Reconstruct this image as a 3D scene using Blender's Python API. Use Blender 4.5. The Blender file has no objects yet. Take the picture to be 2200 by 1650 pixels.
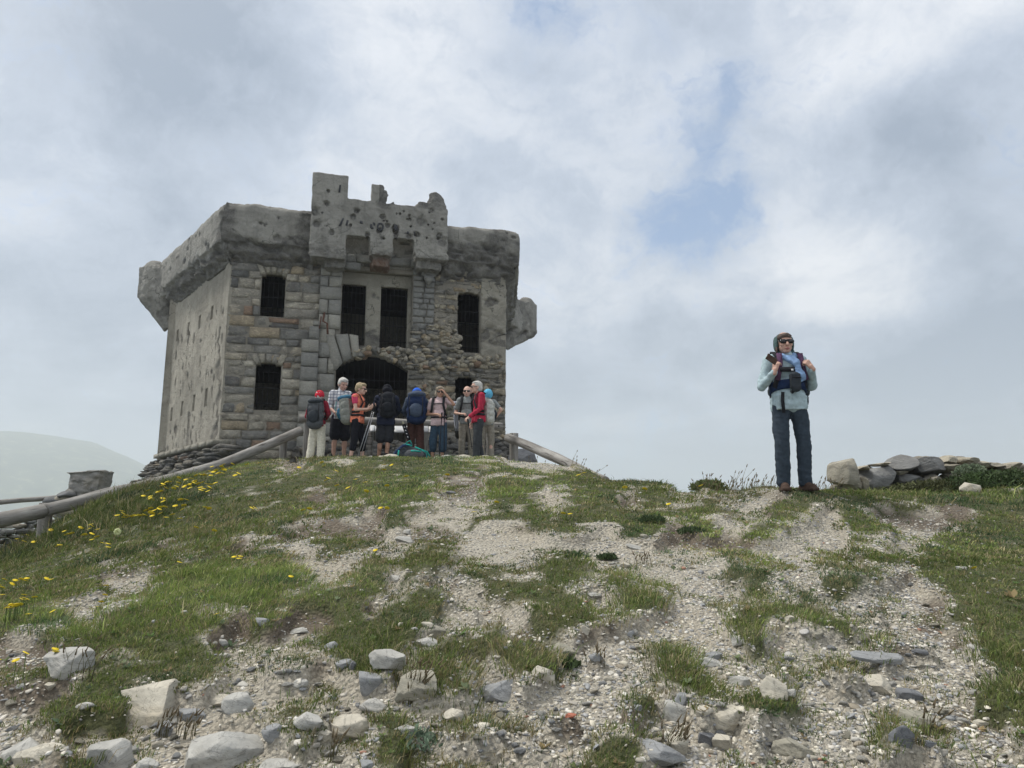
import bpy, math, random
import numpy as np
from mathutils import Vector
random.seed(7)
RNG = np.random.default_rng(11)
rad = math.radians
scene = bpy.context.scene
COL = scene.collection

# ------------------------------------------------------------------ camera
F, PITCH = 1652.0, rad(10.5)
cam_d = bpy.data.cameras.new("camera"); cam = bpy.data.objects.new("camera", cam_d); COL.objects.link(cam)
cam_d.sensor_fit = 'HORIZONTAL'; cam_d.sensor_width = 36.0; cam_d.lens = 36.0 * F / 2200.0
cam_d.clip_start = 0.05; cam_d.clip_end = 30000
cam.location = (0, 0, 0); cam.rotation_euler = (rad(90) + PITCH, 0, 0)
scene.camera = cam
CP, SP = math.cos(PITCH), math.sin(PITCH)

# ------------------------------------------------------------------ sky and sun
SUN_EL, SUN_ROT = rad(60), rad(-75)
world = bpy.data.worlds.new("World"); scene.world = world; world.use_nodes = True
def build_sky():
    nt = world.node_tree; N = nt.nodes; L = nt.links; N.clear()
    out = N.new('ShaderNodeOutputWorld'); bg = N.new('ShaderNodeBackground'); bg.inputs[1].default_value = 0.1
    L.new(bg.outputs[0], out.inputs[0])
    sky = N.new('ShaderNodeTexSky'); sky.sky_type = 'NISHITA'; sky.sun_disc = False
    sky.sun_elevation = SUN_EL; sky.sun_rotation = SUN_ROT; sky.altitude = 1800; sky.air_density = 1.0; sky.dust_density = .5; sky.ozone_density = 2.0
    tc = N.new('ShaderNodeTexCoord'); nrm = N.new('ShaderNodeVectorMath'); nrm.operation = 'NORMALIZE'
    L.new(tc.outputs['Generated'], nrm.inputs[0])
    sep = N.new('ShaderNodeSeparateXYZ'); L.new(nrm.outputs[0], sep.inputs[0])
    def math_(op, a, b=None, c=None, clamp=False):
        m = N.new('ShaderNodeMath'); m.operation = op; m.use_clamp = clamp
        for i, v in enumerate((a, b, c)):
            if v is None: continue
            if isinstance(v, (int, float)): m.inputs[i].default_value = v
            else: L.new(v, m.inputs[i])
        return m.outputs[0]
    def maprange(v, a, b, c=0.0, d=1.0, smooth=True):
        m = N.new('ShaderNodeMapRange'); m.interpolation_type = 'SMOOTHSTEP' if smooth else 'LINEAR'
        L.new(v, m.inputs[0])
        for i, x in enumerate((a, b, c, d)): m.inputs[i + 1].default_value = x
        return m.outputs[0]
    zz = math_('ADD', math_('MAXIMUM', sep.outputs[2], 0.0), 0.22)
    cu = N.new('ShaderNodeCombineXYZ')
    L.new(math_('DIVIDE', sep.outputs[0], zz), cu.inputs[0]); L.new(math_('DIVIDE', sep.outputs[1], zz), cu.inputs[1])
    def noise(vec, scale, detail, rough, off=(0, 0, 0), dist=0.0, stretch=(1, 1, 1)):
        mp = N.new('ShaderNodeMapping'); L.new(vec, mp.inputs[0]); mp.inputs['Location'].default_value = off
        mp.inputs['Scale'].default_value = stretch
        n = N.new('ShaderNodeTexNoise'); L.new(mp.outputs[0], n.inputs['Vector'])
        n.inputs['Scale'].default_value = scale; n.inputs['Detail'].default_value = detail
        n.inputs['Roughness'].default_value = rough; n.inputs['Distortion'].default_value = dist
        return n.outputs[0]
    big = noise(cu.outputs[0], 0.95, 7, 0.52, (3.1, 1.7, 0), 0.35)
    mid = noise(cu.outputs[0], 2.6, 8, 0.58, (0.4, 5.2, 0), 0.35)
    fine = noise(nrm.outputs[0], 8.0, 8, 0.62, (5, 2, 1), 0.4)
    # directions of the gaps between clouds and of the brighter and darker banks
    def towards(px, py):
        a, b = (px - 1100) / F, (825 - py) / F
        v = Vector((a, CP - b * SP, SP + b * CP)); v.normalize(); return v
    wn = N.new('ShaderNodeTexNoise'); L.new(nrm.outputs[0], wn.inputs['Vector']); wn.inputs['Scale'].default_value = 7.0; wn.inputs['Detail'].default_value = 5.0; wn.inputs['Roughness'].default_value = .6
    w1 = N.new('ShaderNodeVectorMath'); w1.operation = 'SUBTRACT'; L.new(wn.outputs['Color'], w1.inputs[0]); w1.inputs[1].default_value = (.5, .5, .5)
    w2 = N.new('ShaderNodeVectorMath'); w2.operation = 'MULTIPLY_ADD'; L.new(w1.outputs[0], w2.inputs[0]); w2.inputs[1].default_value = (.22, .22, .22); L.new(nrm.outputs[0], w2.inputs[2])
    def spot(px, py, r0, r1, amp):
        d = N.new('ShaderNodeVectorMath'); d.operation = 'DISTANCE'; L.new(w2.outputs[0], d.inputs[0])
        d.inputs[1].default_value = towards(px, py)
        return maprange(d.outputs['Value'], r0, r1, amp, 0.0)
    def total(items):
        t = items[0]
        for i in items[1:]: t = math_('ADD', t, i)
        return t
    gap = total([spot(1560, 250, 0.0, 0.10, .55), spot(1500, 380, 0.0, 0.10, .8), spot(1420, 470, 0.0, 0.085, .7), spot(1520, 510, 0.0, 0.075, .7), spot(1370, 420, 0.0, 0.06, .4),
                 spot(1120, 10, 0.0, 0.11, .8), spot(1290, 60, 0.0, 0.12, .6), spot(1420, 170, 0, .12, .3), spot(1600, 180, 0, .09, .45), spot(1570, 100, 0, .10, .3), spot(1480, 560, 0, .06, .35), spot(1350, 520, 0, .07, .4), spot(1900, 40, 0, .15, .12), spot(1330, 990, 0, .2, .22), spot(420, 250, 0, .2, .1)])
    wisp = noise(w2.outputs[0], 14.0, 8, 0.62, (1, 7, 3), 0.8, (1.0, 1.0, 1.6))
    g = math_('ADD', gap, math_('MULTIPLY', math_('SUBTRACT', mid, 0.5), 1.5))
    g = math_('ADD', g, math_('MULTIPLY', math_('SUBTRACT', fine, 0.5), 1.8))
    g = math_('ADD', g, math_('MULTIPLY', math_('SUBTRACT', wisp, 0.5), 2.2))
    gapmask = maprange(g, 0.12, 1.5, 0.0, 0.88)
    tone = total([spot(1850, 560, 0.0, 0.16, .38), spot(1300, 620, 0, .2, .22), spot(700, 250, 0, .35, .15), spot(2050, 60, 0, .25, .25),
                  spot(2040, 300, 0, .24, -.22), spot(1900, 380, 0, .16, -.12), spot(250, 330, 0, .3, -.05), spot(2100, 860, 0, .25, -.28), spot(1500, 880, 0, .25, -.18), spot(450, 80, 0, .25, -.22),
                  spot(120, 780, 0, .22, -.12), spot(1350, 250, 0, .2, .12), spot(1750, 300, 0, .12, .15)])
    tn = math_('ADD', math_('ADD', math_('MULTIPLY', big, 1.0), math_('MULTIPLY', mid, 0.8)), math_('MULTIPLY', fine, 0.55))
    tn = math_('ADD', math_('ADD', tn, tone), math_('MULTIPLY', math_('SUBTRACT', wisp, 0.5), 0.32))
    tone_f = maprange(tn, 0.86, 1.50, 0, 1, False)
    ramp = N.new('ShaderNodeValToRGB'); L.new(tone_f, ramp.inputs[0])
    e = ramp.color_ramp.elements
    e[0].position = 0.0; e[0].color = (.225, .285, .385, 1)
    e[1].position = 1.0; e[1].color = (.80, .815, .85, 1)
    m = e.new(.5); m.color = (.435, .495, .60, 1)
    # air near the horizon: paler, a little bluer
    mixh = N.new('ShaderNodeMix'); mixh.data_type = 'RGBA'
    L.new(maprange(sep.outputs[2], -0.02, 0.26, 0.55, 0.0), mixh.inputs['Factor']); L.new(ramp.outputs[0], mixh.inputs['A'])
    mixh.inputs['B'].default_value = (.40, .49, .61, 1)
    sc10 = N.new('ShaderNodeVectorMath'); sc10.operation = 'SCALE'; L.new(mixh.outputs['Result'], sc10.inputs[0]); sc10.inputs['Scale'].default_value = 10.0
    mx = N.new('ShaderNodeMix'); mx.data_type = 'RGBA'; L.new(gapmask, mx.inputs['Factor'])
    blue = N.new('ShaderNodeVectorMath'); blue.operation = 'MULTIPLY_ADD'; L.new(sky.outputs[0], blue.inputs[0]); blue.inputs[1].default_value = (.70, .88, 1.05); blue.inputs[2].default_value = (.35, .75, 1.1)
    L.new(sc10.outputs[0], mx.inputs['A']); L.new(blue.outputs[0], mx.inputs['B'])
    # out-of-view sky overhead and behind, round the hidden sun, whitened to light the ground
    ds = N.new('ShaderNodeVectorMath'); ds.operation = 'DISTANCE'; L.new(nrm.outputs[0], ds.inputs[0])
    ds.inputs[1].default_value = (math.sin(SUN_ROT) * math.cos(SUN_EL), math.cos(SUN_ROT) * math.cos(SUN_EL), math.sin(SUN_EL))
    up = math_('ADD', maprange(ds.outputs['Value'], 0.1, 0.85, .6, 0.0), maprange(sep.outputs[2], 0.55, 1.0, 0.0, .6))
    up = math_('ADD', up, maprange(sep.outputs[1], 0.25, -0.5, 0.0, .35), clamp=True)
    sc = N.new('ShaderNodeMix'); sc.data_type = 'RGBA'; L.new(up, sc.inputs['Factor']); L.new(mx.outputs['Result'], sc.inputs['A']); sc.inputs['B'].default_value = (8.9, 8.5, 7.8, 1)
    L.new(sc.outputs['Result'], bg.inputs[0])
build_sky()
sun_d = bpy.data.lights.new("sun", 'SUN'); sun = bpy.data.objects.new("sun", sun_d); COL.objects.link(sun)
sun_d.energy = 2.9; sun_d.angle = rad(9); sun_d.color = (1.0, .96, .89)
sdir = Vector((math.sin(SUN_ROT) * math.cos(SUN_EL), math.cos(SUN_ROT) * math.cos(SUN_EL), math.sin(SUN_EL)))
sun.rotation_euler = sdir.to_track_quat('Z', 'Y').to_euler()
scene.view_settings.view_transform = 'Standard'; scene.view_settings.look = 'None'
scene.view_settings.exposure = 0.25; scene.view_settings.gamma = 1.0
scene.cycles.max_bounces = 6; scene.cycles.diffuse_bounces = 3; scene.cycles.volume_bounces = 1
scene.cycles.transparent_max_bounces = 8

# ------------------------------------------------------------------ helpers
def at(px, py, Y):
    a, b = (px - 1100) / F, (825 - py) / F
    t = Y / (CP - b * SP)
    return np.array((a * t, Y, (SP + b * CP) * t))
def project(P):
    P = np.asarray(P, float)
    dep = P[..., 1] * CP + P[..., 2] * SP
    up = -P[..., 1] * SP + P[..., 2] * CP
    dep = np.where(dep > .05, dep, .05)
    return 1100 + F * P[..., 0] / dep, 825 - F * up / dep, dep
def _h(ix, iy, iz):
    n = (ix.astype(np.int64) * 374761393 + iy.astype(np.int64) * 668265263 + iz.astype(np.int64) * 2147483647 + 1274126177) & 0xffffffff
    n = ((n ^ (n >> 13)) * 1274126177) & 0xffffffff
    n = ((n ^ (n >> 16)) * 2246822519) & 0xffffffff
    return ((n ^ (n >> 15)) & 0xffff) / 65535.0
def vnoise(x, y, z=0.0):
    x, y, z = np.broadcast_arrays(np.asarray(x, float), np.asarray(y, float), np.asarray(z, float))
    ix, iy, iz = np.floor(x), np.floor(y), np.floor(z)
    fx, fy, fz = x - ix, y - iy, z - iz
    fx, fy, fz = [f * f * (3 - 2 * f) for f in (fx, fy, fz)]
    r = 0
    for dx in (0, 1):
        for dy in (0, 1):
            for dz in (0, 1):
                w = (fx if dx else 1 - fx) * (fy if dy else 1 - fy) * (fz if dz else 1 - fz)
                r = r + w * _h(ix + dx, iy + dy, iz + dz)
    return r * 2 - 1
def fbm(x, y, z=0.0, o=4, g=.5):
    r, a, s = 0, 1.0, 0.0
    for i in range(o):
        k = 2.03 ** i
        r = r + a * vnoise(np.asarray(x) * k + 17.3 * i, np.asarray(y) * k - 9.1 * i, np.asarray(z) * k + 4.7 * i); s += a; a *= g
    return r / s
def sstep(x, a, b):
    t = np.clip((np.asarray(x, float) - a) / (b - a), 0, 1); return t * t * (3 - 2 * t)

def tag(o, label=None, cat=None, group=None, kind=None):
    if label: o['label'] = label
    if cat: o['category'] = cat
    if group: o['group'] = group
    if kind: o['kind'] = kind
    return o
def mesh_from(name, V, faces, mat=None, parent=None, smooth=False, attrs=None, loc=None):
    """faces: list of arrays (n,k) or list of index tuples"""
    me = bpy.data.meshes.new(name)
    V = np.asarray(V, np.float32).reshape(-1, 3)
    if isinstance(faces, np.ndarray): faces = [faces]
    if faces and isinstance(faces[0], np.ndarray):
        idx = np.concatenate([f.reshape(-1) for f in faces]).astype(np.int32)
        tot = np.concatenate([np.full(len(f), f.shape[1], np.int32) for f in faces])
    else:
        idx = np.array([i for f in faces for i in f], np.int32); tot = np.array([len(f) for f in faces], np.int32)
    me.vertices.add(len(V)); me.vertices.foreach_set('co', V.ravel())
    me.loops.add(len(idx)); me.loops.foreach_set('vertex_index', idx)
    st = np.concatenate(([0], np.cumsum(tot)[:-1])).astype(np.int32)
    me.polygons.add(len(tot)); me.polygons.foreach_set('loop_start', st)
    try: me.polygons.foreach_set('loop_total', tot)
    except Exception: pass
    me.update(calc_edges=True); me.validate()
    if smooth: me.polygons.foreach_set('use_smooth', np.ones(len(me.polygons), bool))
    for k, v in (attrs or {}).items():
        v = np.asarray(v, np.float32)
        if v.ndim == 2:
            a = me.attributes.new(k, 'FLOAT_COLOR', 'POINT')
            c = np.ones((len(V), 4), np.float32); c[:, :3] = v[:, :3]; a.data.foreach_set('color', c.ravel())
        else:
            a = me.attributes.new(k, 'FLOAT', 'POINT'); a.data.foreach_set('value', v)
    if mat: me.materials.append(mat)
    o = bpy.data.objects.new(name, me); COL.objects.link(o)
    if parent: o.parent = parent
    if loc is not None: o.location = loc
    return o
class Geo:
    def __init__(s): s.V = []; s.Q = []; s.T = []; s.A = {}; s.n = 0
    def add(s, V, Q=None, T=None, **A):
        V = np.asarray(V, float).reshape(-1, 3); s.V.append(V)
        if Q is not None and len(Q): s.Q.append(np.asarray(Q) + s.n)
        if T is not None and len(T): s.T.append(np.asarray(T) + s.n)
        for k, v in A.items():
            v = np.asarray(v, float)
            if v.ndim == 0: v = np.full(len(V), float(v))
            elif v.ndim == 1 and len(v) == 3 and k == 'col': v = np.tile(v, (len(V), 1))
            s.A.setdefault(k, []).append(v)
        s.n += len(V); return s
    def build(s, name, mat=None, parent=None, smooth=False, origin=None):
        V = np.concatenate(s.V)
        if origin is not None: V = V - np.asarray(origin)
        F_ = []
        if s.Q: F_.append(np.concatenate(s.Q).reshape(-1, 4))
        if s.T: F_.append(np.concatenate(s.T).reshape(-1, 3))
        A = {k: np.concatenate(v) for k, v in s.A.items()}
        return mesh_from(name, V, F_, mat, parent, smooth, A, loc=origin)
def empty(name, loc=(0, 0, 0), rz=0.0):
    o = bpy.data.objects.new(name, None); COL.objects.link(o); o.location = loc; o.rotation_euler = (0, 0, rz); o.empty_display_size = .1
    return o
def rotm(rx=0, ry=0, rz=0):
    cx, sx, cy, sy, cz, sz = math.cos(rx), math.sin(rx), math.cos(ry), math.sin(ry), math.cos(rz), math.sin(rz)
    X = np.array([[1, 0, 0], [0, cx, -sx], [0, sx, cx]]); Y = np.array([[cy, 0, sy], [0, 1, 0], [-sy, 0, cy]]); Z = np.array([[cz, -sz, 0], [sz, cz, 0], [0, 0, 1]])
    return Z @ Y @ X
def unit(v): v = np.asarray(v, float); return v / (np.linalg.norm(v) + 1e-12)
def basis(d):
    d = unit(d); a = np.array((0, 0, 1.)) if abs(d[2]) < .9 else np.array((1., 0, 0))
    x = unit(np.cross(a, d)); return x, np.cross(d, x), d
def ring_faces(nr, n, close=True):
    i = np.arange(nr - 1)[:, None] * n; j = np.arange(n)[None, :]; j2 = (j + 1) % n
    return np.stack([i + j, i + j2, i + n + j2, i + n + j], -1).reshape(-1, 4)
def capsule(g, p0, p1, r0, r1, n=14, m=4, **A):
    p0 = np.asarray(p0, float); p1 = np.asarray(p1, float)
    x, y, z = basis(p1 - p0 if np.linalg.norm(p1 - p0) > 1e-6 else (0, 0, 1))
    rows = []
    for k in range(1, m + 1): t = -math.pi / 2 + math.pi / 2 * k / m; rows.append((p0, r0 * math.cos(t), r0 * math.sin(t)))
    for k in range(0, m): t = math.pi / 2 * k / m; rows.append((p1, r1 * math.cos(t), r1 * math.sin(t)))
    th = np.arange(n) * 2 * math.pi / n
    V = [c + z * zz + (np.cos(th)[:, None] * x + np.sin(th)[:, None] * y) * rr for c, rr, zz in rows]
    V = np.concatenate(V + [[p0 - z * r0], [p1 + z * r1]])
    nr = len(rows); Q = ring_faces(nr, n); a, b = nr * n, nr * n + 1
    j = np.arange(n); j2 = (j + 1) % n
    T = np.concatenate([np.stack([j2, j, np.full(n, a)], -1), np.stack([(nr - 1) * n + j, (nr - 1) * n + j2, np.full(n, b)], -1)])
    g.add(V, Q, T, **A)
def ellipsoid(g, c, r, R=None, n=20, m=10, **A):
    t = np.linspace(-math.pi / 2, math.pi / 2, m + 2)[1:-1]; th = np.arange(n) * 2 * math.pi / n
    V = np.stack([np.cos(t)[:, None] * np.cos(th), np.cos(t)[:, None] * np.sin(th), np.sin(t)[:, None] + 0 * th], -1).reshape(-1, 3)
    V = np.concatenate([V, [[0, 0, -1], [0, 0, 1]]]) * np.asarray(r, float)
    if R is not None: V = V @ np.asarray(R).T
    V = V + np.asarray(c, float)
    Q = ring_faces(m, n); j = np.arange(n); j2 = (j + 1) % n
    T = np.concatenate([np.stack([j2, j, np.full(n, m * n)], -1), np.stack([(m - 1) * n + j, (m - 1) * n + j2, np.full(n, m * n + 1)], -1)])
    g.add(V, Q, T, **A)
BOXQ = np.array([[0, 3, 2, 1], [4, 5, 6, 7], [0, 1, 5, 4], [1, 2, 6, 5], [2, 3, 7, 6], [3, 0, 4, 7]])
def box(g, c, s, R=None, **A):
    s = np.asarray(s, float) / 2
    V = np.array([[-1, -1, -1], [1, -1, -1], [1, 1, -1], [-1, 1, -1], [-1, -1, 1], [1, -1, 1], [1, 1, 1], [-1, 1, 1]]) * s
    if R is not None: V = V @ np.asarray(R).T
    g.add(V + np.asarray(c, float), BOXQ, **A)
def hexa(g, P8, **A): g.add(P8, BOXQ, **A)
def tube(g, pts, r, n=8, **A):
    pts = [np.asarray(p, float) for p in pts]
    rr = r if hasattr(r, '__len__') else [r] * len(pts)
    V = []; px_ = None
    for i, p in enumerate(pts):
        d = unit((pts[min(i + 1, len(pts) - 1)] - pts[max(i - 1, 0)]))
        if px_ is None: px_ = basis(d)[0]
        px_ = unit(px_ - d * np.dot(px_, d)); py_ = np.cross(d, px_)
        th = np.arange(n) * 2 * math.pi / n
        V.append(p + (np.cos(th)[:, None] * px_ + np.sin(th)[:, None] * py_) * rr[i])
    V = np.concatenate(V + [[pts[0]], [pts[-1]]]); m = len(pts)
    j = np.arange(n); j2 = (j + 1) % n
    T = np.concatenate([np.stack([j2, j, np.full(n, m * n)], -1), np.stack([(m - 1) * n + j, (m - 1) * n + j2, np.full(n, m * n + 1)], -1)])
    g.add(V, ring_faces(m, n), T, **A)
def strap(g, pts, w, t, nrm=None, **A):
    """flat band through pts"""
    pts = [np.asarray(p, float) for p in pts]; V = []
    for i, p in enumerate(pts):
        d = unit(pts[min(i + 1, len(pts) - 1)] - pts[max(i - 1, 0)])
        nn = np.asarray(nrm[i] if isinstance(nrm, list) else (nrm if nrm is not None else (0, -1, 0)), float)
        nn = unit(nn - d * np.dot(nn, d)); s = np.cross(d, nn)
        V += [p - s * w / 2 - nn * t / 2, p + s * w / 2 - nn * t / 2, p + s * w / 2 + nn * t / 2, p - s * w / 2 + nn * t / 2]
    m = len(pts); Q = ring_faces(m, 4)
    Q = np.concatenate([Q, [[0, 1, 2, 3][::-1]], [[4 * m - 4, 4 * m - 3, 4 * m - 2, 4 * m - 1]]])
    g.add(V, Q, **A)
def evaluated(o, mods):
    for t, kw in mods:
        md = o.modifiers.new(t, t)
        for k, v in kw.items(): setattr(md, k, v)
    dg = bpy.context.evaluated_depsgraph_get()
    me = bpy.data.meshes.new_from_object(o.evaluated_get(dg), depsgraph=dg)
    old = o.data; o.modifiers.clear(); mats = list(old.materials); o.data = me
    if not me.materials:
        for m in mats: me.materials.append(m)
    bpy.data.meshes.remove(old)
    me.polygons.foreach_set('use_smooth', np.ones(len(me.polygons), bool))
    return o
def get_co(me):
    a = np.empty(len(me.vertices) * 3, np.float32); me.vertices.foreach_get('co', a); return a.reshape(-1, 3).astype(float)
def get_no(me):
    a = np.empty(len(me.vertices) * 3, np.float32); me.vertices.foreach_get('normal', a); return a.reshape(-1, 3).astype(float)
def displace(o, fn):
    me = o.data; co = get_co(me); no = get_no(me); d = fn(co, no)
    me.vertices.foreach_set('co', (co + no * d[:, None]).astype(np.float32).ravel()); me.update()
def solid(name, g, mat, parent=None, voxel=.01, smooth=3, fold=None, origin=None):
    """fuse the collected shapes into ONE continuous surface"""
    o = g.build(name, mat, parent, True, origin)
    evaluated(o, [('REMESH', dict(mode='VOXEL', voxel_size=voxel, use_smooth_shade=True)), ('SMOOTH', dict(factor=.5, iterations=smooth))])
    if fold: displace(o, fold)
    return o
_t = (1 + 5 ** .5) / 2
def ico(sub):
    V = [(-1, _t, 0), (1, _t, 0), (-1, -_t, 0), (1, -_t, 0), (0, -1, _t), (0, 1, _t), (0, -1, -_t), (0, 1, -_t), (_t, 0, -1), (_t, 0, 1), (-_t, 0, -1), (-_t, 0, 1)]
    Fc = [(0, 11, 5), (0, 5, 1), (0, 1, 7), (0, 7, 10), (0, 10, 11), (1, 5, 9), (5, 11, 4), (11, 10, 2), (10, 7, 6), (7, 1, 8), (3, 9, 4), (3, 4, 2), (3, 2, 6), (3, 6, 8), (3, 8, 9), (4, 9, 5), (2, 4, 11), (6, 2, 10), (8, 6, 7), (9, 8, 1)]
    V = [unit(v) for v in V]
    for _ in range(sub):
        mid = {}; N_ = []
        def mp(a, b):
            k = (min(a, b), max(a, b))
            if k not in mid: mid[k] = len(V); V.append(unit((V[a] + V[b]) / 2))
            return mid[k]
        for a, b, c in Fc:
            x, y, z = mp(a, b), mp(b, c), mp(c, a); N_ += [(a, x, z), (b, y, x), (c, z, y), (x, y, z)]
        Fc = N_
    return np.array(V), np.array(Fc)
ICO = {i: ico(i) for i in range(5)}
def rock_shape(seed, sub=3, cuts=9, depth=(.55, .9), rough=.05, strat=0.0):
    r = np.random.default_rng(seed); V, T = ICO[sub]; V = V.copy()
    for k in range(cuts):
        n = unit(r.normal(size=3)); d = r.uniform(*depth)
        s = V @ n; over = np.maximum(s - d, 0); V = V - over[:, None] * n * .96
    o = r.uniform(0, 50, 3)
    f = fbm(V[:, 0] * 1.3 + o[0], V[:, 1] * 1.3 + o[1], V[:, 2] * 1.3 + o[2], 4)
    V = V * (1 + rough * 3 * f)[:, None]
    if strat:
        w = np.sin((V[:, 2] * 1.0 + V[:, 0] * .5 + .25 * f) * 16 + o[0]); V[:, :2] *= (1 + strat * w)[:, None]
    if sub >= 3:
        f2 = fbm(V[:, 0] * 7 + o[0], V[:, 1] * 7, V[:, 2] * 11 + o[2], 3); V = V * (1 + rough * .9 * f2)[:, None]
    return V, T
# ------------------------------------------------------------------ materials
def newmat(name):
    m = bpy.data.materials.new(name); m.use_nodes = True; nt = m.node_tree
    for n in list(nt.nodes): nt.nodes.remove(n)
    out = nt.nodes.new('ShaderNodeOutputMaterial'); b = nt.nodes.new('ShaderNodeBsdfPrincipled'); nt.links.new(b.outputs[0], out.inputs[0])
    return m, nt, b
class NB:
    def __init__(s, nt, coord='Object'):
        s.nt = nt; tc = nt.nodes.new('ShaderNodeTexCoord'); s.co = tc.outputs[coord]
        if coord == 'World':
            pass
    def n(s, t): return s.nt.nodes.new(t)
    def l(s, a, b): s.nt.links.new(a, b)
    def noise(s, scale, detail=5, rough=.55, stretch=None, dist=0.0, vec=None):
        v = vec or s.co
        if stretch:
            mp = s.n('ShaderNodeMapping'); s.l(v, mp.inputs[0]); mp.inputs['Scale'].default_value = stretch; v = mp.outputs[0]
        n = s.n('ShaderNodeTexNoise'); s.l(v, n.inputs['Vector']); n.inputs['Scale'].default_value = scale
        n.inputs['Detail'].default_value = detail; n.inputs['Roughness'].default_value = rough; n.inputs['Distortion'].default_value = dist
        return n.outputs[0]
    def vor(s, scale, feature='F1', stretch=None, out=0):
        v = s.co
        if stretch:
            mp = s.n('ShaderNodeMapping'); s.l(v, mp.inputs[0]); mp.inputs['Scale'].default_value = stretch; v = mp.outputs[0]
        n = s.n('ShaderNodeTexVoronoi'); n.feature = feature; s.l(v, n.inputs['Vector']); n.inputs['Scale'].default_value = scale
        return n.outputs[out]
    def ramp(s, v, stops, interp='LINEAR'):
        r = s.n('ShaderNodeValToRGB'); s.l(v, r.inputs[0]); e = r.color_ramp.elements; r.color_ramp.interpolation = interp
        for i, (p, c) in enumerate(stops):
            el = e[i] if i < 2 else e.new(p)
            el.position = p; el.color = (c[0], c[1], c[2], 1) if hasattr(c, '__len__') else (c, c, c, 1)
        return r.outputs[0]
    def mix(s, f, a, b, mode='MIX'):
        m = s.n('ShaderNodeMix'); m.data_type = 'RGBA'; m.blend_type = mode
        for sock, v in (('Factor', f), ('A', a), ('B', b)):
            if isinstance(v, (int, float)): m.inputs[sock].default_value = v if sock == 'Factor' else (v, v, v, 1)
            elif isinstance(v, tuple): m.inputs[sock].default_value = (*v, 1)
            else: s.l(v, m.inputs[sock])
        return m.outputs['Result']
    def attr(s, name, out='Fac'):
        a = s.n('ShaderNodeAttribute'); a.attribute_name = name; return a.outputs[out]
    def math(s, op, a, b=0.0):
        m = s.n('ShaderNodeMath'); m.operation = op
        for i, v in enumerate((a, b)):
            if isinstance(v, (int, float)): m.inputs[i].default_value = v
            else: s.l(v, m.inputs[i])
        return m.outputs[0]
    def bump(s, bsdf, h, strength=.5, dist=.02):
        b = s.n('ShaderNodeBump'); b.inputs['Strength'].default_value = strength; b.inputs['Distance'].default_value = dist
        s.l(h, b.inputs['Height']); s.l(b.outputs[0], bsdf.inputs['Normal'])
def stone_mat(name, tint=(1, 1, 1), rust=.3, val=1.0, mott=1.0):
    """stone whose tone per block comes from the 'rnd' attribute"""
    m, nt, b = newmat(name); k = NB(nt)
    rnd = k.attr('rnd'); sh = k.n('ShaderNodeVectorMath'); sh.operation = 'SCALE'; cb = k.n('ShaderNodeCombineXYZ'); k.l(rnd, cb.inputs[0]); k.l(rnd, cb.inputs[1]); k.l(rnd, cb.inputs[2])
    k.l(cb.outputs[0], sh.inputs[0]); sh.inputs['Scale'].default_value = 37.0; ad = k.n('ShaderNodeVectorMath'); ad.operation = 'ADD'; k.l(k.co, ad.inputs[0]); k.l(sh.outputs[0], ad.inputs[1]); world_co = k.co; k.co = ad.outputs[0]
    c = [(.0, (.105, .108, .11)), (.22, (.165, .168, .168)), (.45, (.225, .22, .205)), (.62, (.30, .285, .25)), (.76, (.37, .355, .315)), (.88, (.29, .245, .18)), (1., (.20, .14, .11))]
    base = k.ramp(rnd, [(p, tuple(v * val * t for v, t in zip(col, tint))) for p, col in c])
    n1 = k.noise(2.8, 6, .65, dist=.5); n2 = k.noise(20, 6, .7); n5 = k.noise(8, 5, .65, (1, 1, 2.2), dist=.8)
    x = k.mix(k.ramp(n1, [(.35, 0.0), (.68, .85 * mott)]), base, k.mix(1.0, base, (.48, .47, .46), 'MULTIPLY'))
    x = k.mix(k.ramp(n5, [(.5, 0.0), (.66, .8 * mott)]), x, k.mix(1.0, base, (1.5, 1.46, 1.35), 'MULTIPLY'))
    x = k.mix(k.ramp(n2, [(.3, .65 * mott), (.45, 0.0)]), x, (.05, .05, .048))
    k.co = world_co; n6 = k.noise(.8, 6, .65, dist=.6)
    x = k.mix(k.ramp(n6, [(.48, 0.0), (.68, .6 * mott)]), x, k.mix(1.0, x, (.45, .44, .44), 'MULTIPLY'))
    if rust:
        n3 = k.noise(2.3, 6, .72, dist=.8)
        x = k.mix(k.ramp(n3, [(.58, 0.0), (.74, rust)]), x, (.15, .08, .052))
    k.l(x, b.inputs['Base Color']); b.inputs['Roughness'].default_value = .92
    k.bump(b, k.math('ADD', k.math('MULTIPLY', n2, .8), k.math('ADD', n1, n5)), .9, .04)
    return m
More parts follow.
